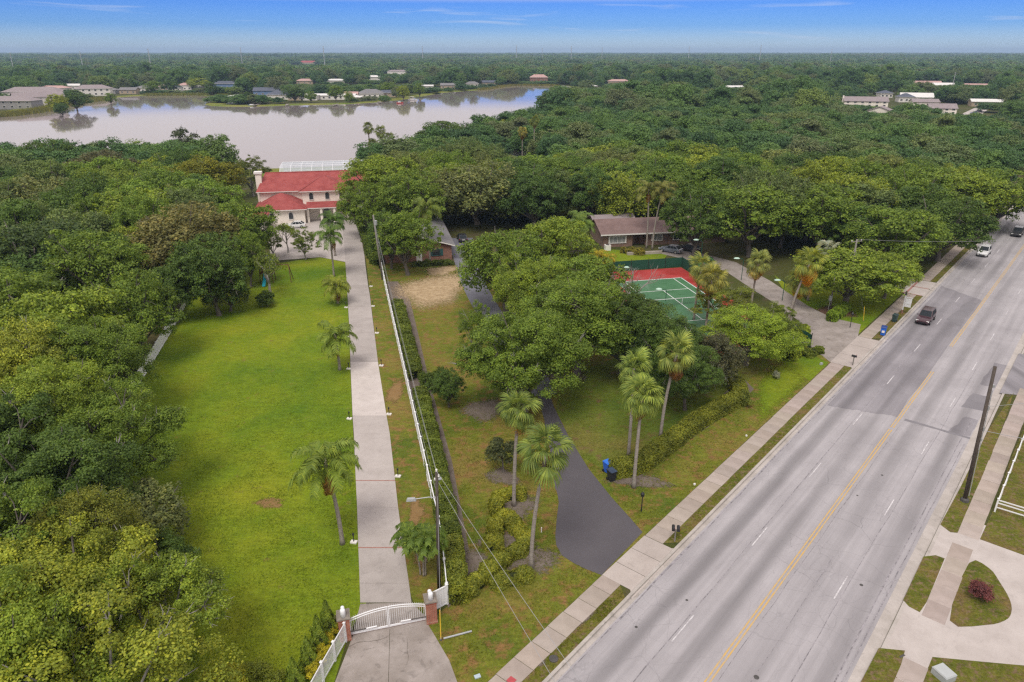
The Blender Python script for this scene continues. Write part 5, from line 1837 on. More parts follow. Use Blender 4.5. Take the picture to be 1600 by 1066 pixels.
# bare trees
def bare_tree(px, py, h, spread_, seed, label, name='dead_tree', trunk=0.16, leafy=0):
    rng = random.Random(seed)
    p = G(px, py)
    t = thing(name, label, 'tree', (p.x, p.y, 0))
    tips = []
    mb = MB()

    def grow(a, d, l, r, depth):
        b = a + d * l
        m = a.lerp(b, 0.5) + Vector((rng.uniform(-.08, .08), rng.uniform(-.08, .08), rng.uniform(-.02, .08))) * l
        mb.tube([a, m, b], [r, r * 0.85, r * 0.66], 6 if depth < 2 else 4, 0, False)
        if depth >= 5 or r < 0.012:
            tips.append(b)
            return
        for _ in range(2 if depth else 4):
            e = (d + Vector((rng.uniform(-1, 1), rng.uniform(-1, 1), rng.uniform(-.25, .55))) * spread_).normalized()
            grow(b, e, l * rng.uniform(0.62, 0.85), r * 0.62, depth + 1)
    grow(Vector((0, 0, -0.1)), Vector((rng.uniform(-.15, .15), rng.uniform(-.15, .15), 1)).normalized(), h * 0.34, trunk, 0)
    mb.obj('branches', M_BARK_PALE, t, smooth=True)
    if leafy:
        rn = np.random.default_rng(seed)
        C = np.array([tuple(q) for q in tips])
        pos = C[rn.integers(0, len(C), leafy)] + rn.normal(size=(leafy, 3)) * 0.22
        V, F = quads(pos, unit(rn.normal(size=(leafy, 3)) + np.array([0, 0, .6])), 0.14, rn)
        o = link('leaves', np_mesh('leaves', V, F, M_LEAF), t)
        o.color = (0.13, 0.18, 0.035, 1)
    return t


bare_tree(985, 492, 6.8, 0.75, 3, 'bare grey dead tree left of the tennis court', trunk=0.20)
bare_tree(968, 478, 5.6, 0.7, 5, 'second bare grey tree behind the dead one', trunk=0.14)
bare_tree(424, 462, 5.6, 0.95, 8, 'leaning sparse-leaved tree beside the play set', 'sparse_tree', 0.24, 2200)
bare_tree(450, 395, 5.0, 0.8, 11, 'thin-leaved pale tree at the edge of the entrance court', 'sparse_tree', 0.16, 1800)
# ================================================================== buildings
def mat_roof(name, a, b, rib=0.0, course=0.33):
    t = NT(name)
    co = t.coords()
    n = t.noise(0.7, 6, rough=0.7)
    c = t.ramp(n, [(0.3, a), (0.7, b)])
    f = t.noise(9, 4)
    c = t.mix(1.0, c, t.ramp(f, [(0.3, 0.8), (0.7, 1.15)]), 'MULTIPLY')
    z = t.node('ShaderNodeSeparateXYZ', {0: co})
    sw = t.math('FRACT', t.math('MULTIPLY', z.outputs[2], 1.0 / course))
    x = t.math('SINE', t.math('MULTIPLY', t.math('ADD', z.outputs[0], z.outputs[1]), 2 * PI / 0.30))
    h = t.math('ADD', sw, t.math('MULTIPLY', x, rib))
    t.principled(c, 0.75, t.bump(h, 0.5, 0.06), spec=0.25)
    return t.done()


def mat_brick(name, c1, c2, mortar):
    t = NT(name)
    co = t.coords()
    m = t.node('ShaderNodeTexBrick', {'Vector': t.mapping((1, 1, 1), (PI / 2, 0, 0)), 'Color1': c1, 'Color2': c2, 'Mortar': mortar, 'Scale': 1.0,
                                      'Mortar Size': 0.012, 'Brick Width': 0.22, 'Row Height': 0.075})
    n = t.noise(2.0, 5)
    c = t.mix(1.0, m.outputs[0], t.ramp(n, [(0.3, 0.75), (0.7, 1.2)]), 'MULTIPLY')
    t.principled(c, 0.85, spec=0.2)
    return t.done()


M_TILE = mat_roof('red_roof_tile', (0.265, 0.050, 0.048), (0.395, 0.100, 0.092), 0.6)
M_SHING_B = mat_roof('brown_shingle', (0.150, 0.098, 0.090), (0.220, 0.150, 0.138))
M_SHING_G = mat_roof('grey_shingle', (0.155, 0.150, 0.155), (0.235, 0.225, 0.230))
M_SHING_L = mat_roof('mauve_shingle', (0.235, 0.195, 0.200), (0.325, 0.275, 0.280))
M_SHING_D = mat_roof('dark_shingle', (0.075, 0.085, 0.115), (0.12, 0.13, 0.165))
M_ROOF_W = mat_roof('white_roofing', (0.62, 0.60, 0.58), (0.78, 0.76, 0.74))
M_ROOF_P = mat_roof('pinkish_roofing', (0.42, 0.26, 0.24), (0.52, 0.34, 0.31))
M_STUCCO = paint('cream_stucco', (0.84, 0.77, 0.69), 0.85, 0.05, 2.0, 0.1)
M_WALLW = paint('white_wall', (0.74, 0.70, 0.66), 0.8, 0.07)
M_WALLG = paint('grey_wall', (0.30, 0.29, 0.29), 0.8, 0.1)
M_WALLB = paint('blue_wall', (0.13, 0.20, 0.34), 0.8, 0.1)
M_WALLT = paint('tan_wall', (0.42, 0.33, 0.24), 0.8, 0.1)
M_BRICK = mat_brick('red_brick', (0.235, 0.082, 0.052), (0.30, 0.115, 0.075), (0.28, 0.22, 0.18))
M_BRICK_P = mat_brick('pier_brick', (0.33, 0.075, 0.045), (0.40, 0.11, 0.065), (0.36, 0.26, 0.2))
M_BRICK_B = mat_brick('brown_brick', (0.20, 0.115, 0.085), (0.26, 0.155, 0.115), (0.25, 0.19, 0.16))
M_TRIM = paint('white_trim', (0.76, 0.73, 0.70), 0.6, 0.04)


def mat_glass(name, col):
    t = NT(name)
    t.principled(col, 0.08, spec=0.7)
    return t.done()


M_GLASS = mat_glass('window_glass', (0.030, 0.036, 0.042))
M_GLASS_L = mat_glass('curtained_glass', (0.30, 0.31, 0.31))


def hip(mb, x0, x1, y0, y1, z0, z1, ov=0.5, inset=None, th=0.16, mi=0):
    """hip roof; ridge along the longer side"""
    X0, X1, Y0, Y1 = x0 - ov, x1 + ov, y0 - ov, y1 + ov
    w, d = X1 - X0, Y1 - Y0
    if w >= d:
        i = d / 2 if inset is None else inset
        r0, r1 = (X0 + i, (Y0 + Y1) / 2, z1), (X1 - i, (Y0 + Y1) / 2, z1)
        P = [(X0, Y0, z0), (X1, Y0, z0), (X1, Y1, z0), (X0, Y1, z0), r0, r1]
        F = [(0, 1, 5, 4), (1, 2, 5), (2, 3, 4, 5), (3, 0, 4)]
    else:
        i = w / 2 if inset is None else inset
        r0, r1 = ((X0 + X1) / 2, Y0 + i, z1), ((X0 + X1) / 2, Y1 - i, z1)
        P = [(X0, Y0, z0), (X1, Y0, z0), (X1, Y1, z0), (X0, Y1, z0), r0, r1]
        F = [(0, 1, 4), (1, 2, 5, 4), (2, 3, 5), (3, 0, 4, 5)]
    mb.add(P, F, mi)
    B = [(x, y, z0 - th) for x, y, _ in P[:4]]
    mb.add(P[:4] + B, [(0, 4, 5, 1), (1, 5, 6, 2), (2, 6, 7, 3), (3, 7, 4, 0), (7, 6, 5, 4)], mi + 1)
    return r0, r1


def gable(mb, x0, x1, y0, y1, z0, z1, ov=0.4, th=0.14, mi=0, axis='x'):
    """gable roof with thickness, plus triangular gable walls (material mi+1)"""
    X0, X1, Y0, Y1 = x0 - ov, x1 + ov, y0 - ov, y1 + ov
    if axis == 'x':
        ym = (y0 + y1) / 2
        P = [(X0, Y0, z0), (X1, Y0, z0), (X1, ym, z1), (X0, ym, z1), (X1, Y1, z0), (X0, Y1, z0)]
        W = [(x0, y0, z0 - .02), (x0, y1, z0 - .02), (x0, ym, z1 - 0.15), (x1, y0, z0 - .02), (x1, y1, z0 - .02), (x1, ym, z1 - 0.15)]
    else:
        xm = (x0 + x1) / 2
        P = [(X0, Y1, z0), (X0, Y0, z0), (xm, Y0, z1), (xm, Y1, z1), (X1, Y0, z0), (X1, Y1, z0)]
        W = [(x0, y0, z0 - .02), (x1, y0, z0 - .02), (xm, y0, z1 - 0.15), (x0, y1, z0 - .02), (x1, y1, z0 - .02), (xm, y1, z1 - 0.15)]
    Q = [(p[0], p[1], p[2] - th) for p in P]
    b = [(0, 1, 2, 3), (3, 2, 4, 5)]
    F = b + [tuple(6 + k for k in f[::-1]) for f in b] + [(0, 6, 7, 1), (1, 7, 8, 2), (2, 8, 10, 4), (4, 10, 11, 5), (5, 11, 9, 3), (3, 9, 6, 0)]
    mb.add(P + Q, F, mi)
    mb.add(W, [(0, 1, 2), (3, 5, 4)], mi + 1)


def window(parent, x, y, z, w, h, side='front', arch=False, frame=None, pane=None, shutters=None):
    """window on a wall: frame proud of the wall, sunk pane, sill"""
    mb, pn = MB(), MB()
    n = 8

    def pt(u, v, o):
        return (x + u, y - o, z + v) if side == 'front' else ((x - o, y - u, z + v) if side == 'left' else (x + o, y + u, z + v))
    hw = w / 2
    if arch:
        out = [(-hw, 0), (hw, 0), (hw, h - hw)] + [(hw * math.cos(PI * k / n), h - hw + hw * math.sin(PI * k / n)) for k in range(1, n)] + [(-hw, h - hw)]
    else:
        out = [(-hw, 0), (hw, 0), (hw, h), (-hw, h)]
    s = 0.86
    inn = [(u * s, h / 2 + (v - h / 2) * s) for u, v in out]
    m = len(out)
    P = [pt(u, v, 0.10) for u, v in out] + [pt(u, v, 0.10) for u, v in inn] + [pt(u, v, 0.0) for u, v in out] + [pt(u, v, 0.02) for u, v in inn]
    F = []
    for k in range(m):
        j = (k + 1) % m
        F += [(k, j, m + j, m + k), (2 * m + k, 2 * m + j, j, k), (m + k, m + j, 3 * m + j, 3 * m + k)]
    mb.add(P, F)
    o = mb.obj('window', frame or M_TRIM, parent)
    pn.add([pt(u, v, 0.03) for u, v in inn], [tuple(range(m))])
    bars = MB()
    if not arch and w > 1.4:
        for k in range(1, int(w / 0.8)):
            u = -hw + w * k / int(w / 0.8)
            a, b = pt(u - 0.03, 0.05, 0.07), pt(u + 0.03, 0.05, 0.07)
            c_, d_ = pt(u + 0.03, h - 0.05, 0.07), pt(u - 0.03, h - 0.05, 0.07)
            bars.add([a, b, c_, d_], [(0, 1, 2, 3)])
        if bars.v:
            bars.obj('glazing_bar', frame or M_TRIM, o)
    pn.obj('pane', pane or M_GLASS, o)
    return o


# ------------------------------------------------------------------ the big house with the red roof
p0 = G(403, 353)
MAN = thing('mansion', 'large cream stucco house with red tiled hip roofs by the lake', 'house', (p0.x, p0.y, 0), 0.20)
MB().b2(0.3, 23, 6.5, 17, 0, 5.75).obj('wall', M_STUCCO, MAN)
MB().b2(9.2, 18.2, 3.4, 6.6, 0, 6.1).obj('wall', M_STUCCO, MAN)
MB().b2(0.0, 9.6, 0.0, 6.4, 0, 3.1).obj('wall', M_STUCCO, MAN)
MB().b2(-6.5, 2.3, -6.2, -0.6, 0, 2.7).obj('wall', M_STUCCO, MAN)
m_ = MB()
hip(m_, 0.3, 23, 6.5, 17, 5.85, 8.9, 0.7, 1.6)
rf = m_.obj('roof', [M_TILE, M_TRIM], MAN)
m_ = MB()
hip(m_, 9.2, 18.2, 3.4, 12.2, 6.2, 8.75, 0.6)
m_.obj('roof', [M_TILE, M_TRIM], MAN)
m_ = MB()
hip(m_, 0.0, 9.6, 0.0, 9.2, 3.15, 5.75, 0.6)
m_.obj('roof', [M_TILE, M_TRIM], MAN)
m_ = MB()
hip(m_, -6.5, 2.3, -6.2, -0.6, 2.75, 4.1, 0.5)
m_.obj('roof', [M_TILE, M_TRIM], MAN)
m_ = MB()
m_.add([(9.9, 0.6, 3.1), (18.9, 0.6, 3.1), (18.9, 3.38, 3.9), (9.9, 3.38, 3.9), (9.9, 0.6, 2.95), (18.9, 0.6, 2.95), (18.9, 3.38, 2.95), (9.9, 3.38, 2.95)], [(0, 1, 2, 3)], 0)
m_.add([(9.9, 0.6, 3.1), (18.9, 0.6, 3.1), (18.9, 3.38, 3.9), (9.9, 3.38, 3.9), (9.9, 0.6, 2.95), (18.9, 0.6, 2.95), (18.9, 3.38, 2.95), (9.9, 3.38, 2.95)], [(0, 4, 5, 1), (1, 5, 6, 2), (3, 7, 4, 0), (7, 6, 5, 4)], 1)
m_.obj('porch_roof', [M_TILE, M_TRIM], MAN)
for k, x in enumerate((10.2, 12.9, 15.6, 18.3)):
    MB().b2(x - 0.22, x + 0.22, 0.8, 1.2, 0, 2.94).obj('porch_column', M_STUCCO, MAN)
for x0, x1 in ((7.4, 12.0), (10.2, 18.2)):
    pass
ridge_ = MB()
ridge_.tube([(0.3 - .7 + 1.6, 11.75, 8.92), (23.7 - 1.6, 11.75, 8.92)], 0.13, 6)
ridge_.tube([(8.6, 2.8, 6.22), (13.7, 7.8, 8.78), (18.8, 2.8, 6.22)], 0.12, 6)
ridge_.tube([(-.6, -.6, 3.17), (4.8, 4.7, 5.77), (10.2, -.6, 3.17)], 0.12, 6)
ridge_.obj('ridge_tiles', M_TILE, MAN)
ch = MB().b2(-0.5, 0.7, 8.6, 9.8, 0, 9.5).obj('chimney', M_STUCCO, MAN)
MB().b2(-0.7, 0.9, 8.4, 10.0, 9.2, 9.65).obj('cap', M_TRIM, ch)
for x in (11.0, 14.3, 17.2):
    window(MAN, x, 3.38, 4.25, 0.95, 1.65, arch=True)
for x in (3.0,):
    window(MAN, x, -0.02, 1.0, 1.0, 1.6, arch=True)
window(MAN, 6.8, -0.02, 1.0, 1.0, 1.6, arch=True)
dr_ = window(MAN, 13.9, 3.38, 0.05, 1.7, 2.6, arch=True)
dr_.name = 'door'
MB().b2(1.0, 1.25, -0.18, -0.03, 2.0, 2.4).obj('wall_lamp', M_IRON, MAN)
# screened pool cage behind the house
M_CAGE = paint('white_frame', (0.75, 0.77, 0.80), 0.5, 0.04)
_t = NT('insect_screen')
_a = _t.node('ShaderNodeBsdfTransparent')
_b = _t.node('ShaderNodeBsdfPrincipled', {'Base Color': (0.62, 0.68, 0.74), 'Roughness': 0.6})
_m = _t.node('ShaderNodeMixShader', {0: 0.42, 1: _a.outputs[0], 2: _b.outputs[0]})
_t.l.new(_m.outputs[0], _t.out.inputs[0])
M_SCREEN = _t.done()
CAGE = thing('pool_cage', 'white framed pool cage with screens behind the red roof', 'pool cage', (p0.x, p0.y, 0), 0.20)
xs_ = [3.5 + 2.35 * k for k in range(9)]
for x in xs_:
    MB().tube([(x, 18, 0), (x, 18, 7.6), (x, 20.5, 9.0), (x, 27, 9.0), (x, 28, 7.0), (x, 28, 0)], 0.07, 5).obj('frame_rib', M_CAGE, CAGE)
for y, z in ((18, 7.6), (20.5, 9.0), (23.5, 9.0), (27, 9.0), (28, 7.0), (28, 3.0)):
    MB().tube([(xs_[0], y, z), (xs_[-1], y, z)], 0.06, 5).obj('purlin', M_CAGE, CAGE)
for k in range(8):
    a, b = xs_[k] + 0.08, xs_[k + 1] - 0.08
    for (ya, za), (yb, zb) in (((18, 7.6), (20.5, 9.0)), ((20.5, 9.0), (27, 9.0)), ((27, 9.0), (28, 7.0)), ((28, 7.0), (28, 0.1))):
        MB().add([(a, ya, za), (b, ya, za), (b, yb, zb), (a, yb, zb)], [(0, 1, 2, 3)]).obj('screen_panel', M_SCREEN, CAGE)

# ------------------------------------------------------------------ brick house
p0 = G(708, 406)
BH = thing('brick_house', 'single-storey red brick house with grey gable roof behind the sandy patch', 'house', (p0.x, p0.y, 0), 0.20)
MB().b2(-12, -0.2, 0, 20, 0, 2.75).obj('wall', M_BRICK, BH)
m_ = MB()
gable(m_, -12, -0.2, 0, 20, 2.8, 4.7, 0.55, 0.16, 0, 'y')
m_.obj('roof', [M_SHING_G, M_BRICK], BH)
for xa, xb, za, zb in ((-12.6, -6.1, 2.72, 4.66), (0.4, -6.1, 2.72, 4.66)):
    MB().add([(xa, -0.58, za), (xb, -0.58, zb), (xb, -0.58, zb - 0.22), (xa, -0.58, za - 0.22)], [(0, 1, 2, 3)]).obj('barge_board', M_TRIM, BH)
w_ = window(BH, -2.9, -0.02, 0.9, 1.5, 1.2, frame=paint('teal_shutter', (0.03, 0.10, 0.10), 0.6))
for u in (-1.0, 1.0):
    MB().b2(-2.9 + u - 0.2, -2.9 + u + 0.2, -0.08, 0.0, 0.9, 2.1).obj('shutter', paint('teal_shutter', (0.03, 0.10, 0.10), 0.6), w_)
window(BH, -8.4, -0.02, 0.9, 1.5, 1.2)
MB().b2(-6.3, -5.3, -0.06, 0.0, 0.02, 2.1).obj('door', M_TRIM, BH)

# ------------------------------------------------------------------ brown ranch house
p0 = G(942, 387)
RH = thing('ranch_house', 'long low brown brick ranch house behind the tennis court', 'house', (p0.x, p0.y, 0), 0.17)
MB().b2(0, 5.6, 0, 8.5, 0, 2.55).obj('wall', M_BRICK_B, RH)
MB().b2(5.6, 8.2, 1.6, 8.5, 0, 2.55).obj('wall', M_BRICK_B, RH)
MB().b2(8.2, 24, 0.2, 8.5, 0, 2.55).obj('wall', M_BRICK_B, RH)
m_ = MB()
gable(m_, 0, 24, 0, 8.5, 2.6, 4.35, 0.7, 0.16, 0, 'x')
m_.obj('roof', [M_SHING_B, M_BRICK_B], RH)
MB().b2(-0.72, 24.72, -0.76, -0.71, 2.36, 2.58).obj('fascia', M_TRIM, RH)
m_ = MB()
gable(m_, 1.0, 9, 8.6, 14, 2.5, 3.6, 0.4, 0.14, 0, 'x')
m_.obj('back_roof', [M_SHING_L, M_BRICK_B], RH)
window(RH, 2.7, -0.02, 0.7, 3.4, 1.35, pane=M_GLASS_L)
window(RH, 10.4, 0.18, 0.8, 2.2, 1.25, pane=M_GLASS_L)
window(RH, 14.6, 0.18, 0.8, 2.2, 1.25)
MB().b2(6.6, 7.5, 1.5, 1.58, 0.02, 2.15).obj('door', paint('dark_door', (0.10, 0.05, 0.03), 0.6), RH)


# ------------------------------------------------------------------ far houses
def far_house(px, py, w, d, rz, h, rh, roofm, wallm, label, kind='hip', wins=4, group=None, storeys=1, name='house', chim=False):
    p = G(px, py)
    if name == 'house' and px < 1000:
        w, d, h, rh = w * 1.18, d * 1.1, h * 1.08, rh * 1.15
    elif name == 'house':
        w, h = w * 0.86, h * 0.85
    t = thing(name, label, 'house', (p.x, p.y, 0), rz, group)
    MB().b2(-w / 2, w / 2, 0, d, 0, h).obj('wall', wallm, t)
    m = MB()
    if kind == 'hip':
        hip(m, -w / 2, w / 2, 0, d, h + 0.05, h + rh, 0.6)
        m.obj('roof', [roofm, M_TRIM], t)
    else:
        gable(m, -w / 2, w / 2, 0, d, h + 0.05, h + rh, 0.5, 0.18, 0, kind[-1])
        m.obj('roof', [roofm, wallm], t)
    if chim:
        MB().b2(-w / 2 - 0.9, -w / 2 - 0.02, d * 0.3, d * 0.3 + 0.9, 0, h + rh + 0.6).obj('chimney', M_STUCCO, t)
    for s in range(storeys):
        z = 0.9 + s * (h / storeys)
        for k in range(wins):
            x = -w / 2 + w * (k + 0.5) / wins
            window(t, x, -0.02, z, min(1.6, w / wins * 0.5), 1.3)
    return t


fg = 'houses across the lake'
rg_ = 'houses beyond the right wood'
far_house(66, 167, 24, 11, 0.75, 5.6, 2.6, M_SHING_L, M_WALLW, 'white two-storey flats with mauve gable roof on the far left bank', 'gablex', 7, fg, 2)
far_house(50, 158, 34, 12, 0.05, 5.8, 2.8, M_SHING_L, M_WALLW, 'long mauve-roofed flats behind the white gabled ones', 'hip', 8, fg, 2)
far_house(14, 171, 24, 12, 0.05, 4.6, 2.2, M_SHING_L, M_WALLG, 'grey flats with balcony at the far left edge', 'hip', 6, fg, 2)
far_house(82, 146, 20, 9, 0.0, 4.0, 1.6, M_ROOF_P, M_WALLW, 'pink-roofed house behind the far flats', 'hip', 4, fg)
far_house(115, 140, 14, 8, 0.0, 3.2, 1.4, M_ROOF_W, M_WALLW, 'white-roofed low house behind the far flats', 'gablex', 3, fg)
far_house(146, 150, 22, 11, 0.35, 5.2, 2.4, M_SHING_L, M_WALLW, 'smaller white flats beside the yellow bank', 'hip', 6, fg, 2)
far_house(166, 147, 13, 8, 0.1, 3.0, 1.6, M_SHING_G, M_WALLG, 'grey low house right of the smaller flats', 'hip', 3, fg)
far_house(228, 144, 16, 8, 0.0, 3.2, 1.6, M_SHING_G, M_WALLW, 'pale house half hidden by trees across the lake', 'hip', 4, fg)
far_house(253, 142, 9, 8, 0.0, 3.2, 1.8, M_ROOF_P, M_WALLT, 'tan house between trees across the lake', 'hip', 2, fg)
far_house(289, 141, 11, 8, 0.0, 4.0, 1.8, M_ROOF_P, M_WALLW, 'whitish house left of the round far trees', 'hip', 3, fg)
far_house(351, 139, 18, 8, 0.0, 4.4, 2.0, M_SHING_D, M_WALLB, 'blue house at the head of the far left bay', 'hip', 4, fg)
far_house(416, 150, 17, 9, 0.1, 3.6, 2.2, M_SHING_D, M_WALLB, 'blue-roofed house beside the far jetty', 'gablex', 4, fg)
far_house(438, 156, 17, 9, 0.0, 3.2, 2.4, M_SHING_D, M_WALLW, 'dark-roofed lakeside house with white porch', 'hip', 4, fg)
far_house(515, 156, 32, 9, 0.0, 2.8, 1.0, M_ROOF_W, M_WALLW, 'long white flat-roofed lakeside house', 'gablex', 9, fg)
far_house(483, 157, 10, 8, 0.0, 2.6, 0.9, M_ROOF_W, M_WALLW, 'short white lakeside house left of the long one', 'gablex', 3, fg)
far_house(578, 153, 17, 11, 0.0, 3.0, 2.6, M_SHING_G, M_WALLW, 'grey hip-roofed lakeside house behind a lawn', 'hip', 5, fg)
far_house(476, 132, 16, 9, 0.0, 3.4, 1.8, M_ROOF_P, M_WALLT, 'tan-roofed house behind the broad far oak', 'hip', 3, fg)
far_house(524, 131, 18, 9, 0.0, 3.2, 1.4, M_ROOF_W, M_WALLW, 'pale-roofed house among trees behind the long white one', 'hip', 3, fg)
far_house(585, 128, 14, 9, 0.3, 5.0, 1.6, M_ROOF_W, M_WALLW, 'white house high among trees behind the hip-roofed one', 'hip', 3, fg)
far_house(621, 117, 26, 10, 0.1, 4.6, 1.8, M_SHING_L, M_WALLW, 'pale flats deep in the wood beyond the lake', 'hip', 5, fg)
far_house(481, 102, 44, 16, 0.0, 6.0, 4.0, M_TILE, M_WALLT, 'red-roofed building far off in the wood', 'hip', 6, fg)
far_house(668, 140, 9, 6, 0.0, 3.0, 0.8, M_ROOF_W, M_WALLW, 'white shed on the far bank right of the hip-roofed house', 'gablex', 2, fg)
far_house(842, 128, 18, 9, 0.0, 4.6, 2.8, M_ROOF_P, M_BRICK, 'pink-roofed house on the farthest bank', 'hip', 4, fg)
far_house(967, 133, 20, 9, 0.0, 3.6, 1.6, M_ROOF_P, M_WALLT, 'tan house beyond the lake end', 'hip', 4, fg)
for i, (px, py, w, rm, wm, lab) in enumerate(((200, 147, 12, M_SHING_G, M_WALLT, 'low tan house on the yellow far bank'), (272, 143, 10, M_SHING_D, M_WALLW, 'small dark-roofed house between the tan and whitish ones'), (316, 141, 12, M_ROOF_W, M_WALLG, 'grey house right of the round far trees'),
                                              (462, 157, 9, M_SHING_G, M_WALLT, 'little tan cottage under the broad far oak'), (548, 155, 9, M_ROOF_P, M_WALLT, 'little cottage behind the white-roofed boathouse'), (604, 152, 12, M_SHING_D, M_WALLT, 'low brown house right of the hip-roofed one'),
                                              (700, 139, 12, M_SHING_G, M_WALLT, 'grey-roofed house on the inner far bank'), (738, 136, 11, M_SHING_G, M_WALLW, 'pale cottage below the wide far tree'), (764, 134, 12, M_SHING_D, M_WALLT, 'dark-roofed cottage at the middle of the far bank'))):
    far_house(px, py, w, 7, 0.1 * (i % 3), 3.0, 1.7, rm, wm, lab, 'hip' if i % 2 else 'gablex', 3, fg)
# beyond the right wood
far_house(1352, 169, 30, 11, -0.25, 4.8, 2.6, M_SHING_L, M_STUCCO, 'long mauve-roofed house with white chimney beyond the right wood', 'gablex', 6, rg_, 2, chim=True)
far_house(1372, 184, 14, 9, -0.6, 4.0, 2.4, M_SHING_L, M_STUCCO, 'cream gabled house just below the long mauve-roofed one', 'gabley', 3, rg_)
far_house(1385, 153, 11, 8, 0.0, 4.0, 2.0, M_SHING_D, M_WALLW, 'dark-roofed white house behind the long mauve-roofed one', 'hip', 3, rg_)
far_house(1432, 160, 24, 11, -0.3, 4.0, 2.8, M_ROOF_W, M_STUCCO, 'pale-roofed house among the right-hand houses', 'gablex', 5, rg_)
far_house(1416, 160, 12, 9, -0.2, 4.2, 2.4, M_SHING_D, M_WALLW, 'dark-roofed house beside the pale-roofed one', 'hip', 3, rg_)
far_house(1446, 168, 18, 9, -0.2, 3.8, 1.8, M_SHING_L, M_STUCCO, 'mauve-roofed house below the pale-roofed one', 'gablex', 4, rg_)
far_house(1472, 181, 16, 9, -0.25, 4.6, 2.4, M_SHING_L, M_STUCCO, 'mauve-roofed cream house beside the car park', 'gablex', 4, rg_, 2)
far_house(1446, 137, 34, 12, -0.2, 4.4, 2.4, M_ROOF_P, M_WALLW, 'pinkish-roofed row of houses farther back on the right', 'gablex', 8, rg_)
far_house(1474, 140, 22, 10, -0.2, 4.4, 2.2, M_ROOF_W, M_STUCCO, 'white-roofed house at the end of the far right row', 'gablex', 5, rg_)
far_house(1525, 140, 34, 10, -0.3, 4.0, 1.8, M_ROOF_P, M_WALLW, 'low pinkish-roofed row near the right edge', 'gablex', 8, rg_)
far_house(1543, 167, 22, 9, -0.3, 3.6, 1.6, M_ROOF_W, M_WALLT, 'pale low house right of the car park', 'gablex', 4, rg_)
far_house(1148, 142, 18, 8, 0.0, 3.6, 1.4, M_ROOF_W, M_WALLW, 'white house alone in the middle of the right wood', 'gablex', 4, rg_)
# lakeside shed by the palms
far_house(812, 243, 5.0, 4, 0.2, 2.6, 0.8, M_SHING_G, M_WALLW, 'small white shed by the lakeside palms', 'gablex', 1, None, 1, 'shed')
sheet('car_park', [G2(1490, 184), G2(1525, 168), G2(1545, 170), G2(1518, 192)], 0.03, M_CONC, label='pale car park beyond the right wood')

# ------------------------------------------------------------------ boathouses, jetties and boats
M_PLANK = paint('weathered_planks', (0.26, 0.23, 0.20), 0.85, 0.25, 4)


def jetty(px, py, L, rz, label):
    p = G(px, py)
    t = thing('jetty', label, 'jetty', (p.x, p.y, 0), rz, 'jetties on the far shore')
    MB().b2(-0.9, 0.9, -L, 0, 0.75, 0.9).obj('deck', M_PLANK, t)
    for k in range(int(L / 3) + 1):
        for s in (-0.85, 0.85):
            MB().tube([(s, -3 * k, -0.6), (s, -3 * k, 1.3)], 0.12, 6).obj('post', M_PLANK, t)
    return t


def boathouse(px, py, w, d, label, roofm):
    p = G(px, py)
    t = thing('boathouse', label, 'boathouse', (p.x, p.y, 0), 0.0, 'boathouses on the far shore')
    for x in (-w / 2, w / 2):
        for y in (0, d / 2, d):
            MB().tube([(x, y, -0.5), (x, y, 3.1)], 0.14, 6).obj('post', M_PLANK, t)
    m = MB()
    hip(m, -w / 2, w / 2, 0, d, 3.15, 4.3, 0.5)
    m.obj('roof', [roofm, M_TRIM], t)
    MB().b2(-w / 2 - 1.0, -w / 2 - 0.15, 0, d + 6, 0.7, 0.85).obj('deck', M_PLANK, t)
    return t


def boat(px, py, L, label, col, rz=0.0, canopy=True):
    p = G(px, py)
    t = thing('pontoon_boat' if canopy else 'boat', label, 'boat', (p.x, p.y, 0.0), rz, 'boats on the lake')
    m = MB()
    n = 9
    secs = []
    for k in range(n):
        f = k / (n - 1)
        w = 1.1 * (1 - max(0, f - 0.55) ** 1.7 * 2.6)
        secs.append((f * L - L / 2, max(0.04, w), 0.75 + 0.35 * max(0, f - 0.5)))
    for x, w, z in secs:
        m.v += [(x, -w, z), (x, -w * 0.7, 0.0), (x, w * 0.7, 0.0), (x, w, z)]
    for k in range(n - 1):
        for j in range(3):
            m.f.append((4 * k + j, 4 * k + 4 + j, 4 * k + 5 + j, 4 * k + 1 + j))
            m.m.append(0)
        m.f.append((4 * k + 3, 4 * k + 7, 4 * k + 4, 4 * k))
        m.m.append(0)
    m.f.append((0, 1, 2, 3))
    m.m.append(0)
    m.obj('hull', paint('hull_' + label.split()[0], col, 0.4, 0.05), t)
    MB().b2(-L * 0.3, L * 0.12, -0.8, 0.8, 0.76, 1.25).obj('seat', M_TRIM, t)
    if canopy:
        MB().b2(-L * 0.32, L * 0.15, -1.15, 1.15, 2.5, 2.6).obj('canopy', M_TRIM, t)
        for x in (-L * 0.3, L * 0.13):
            for y in (-1, 1):
                MB().tube([(x, y, 0.8), (x, y, 2.5)], 0.04, 5).obj('canopy_post', M_CAGE, t)
    return t


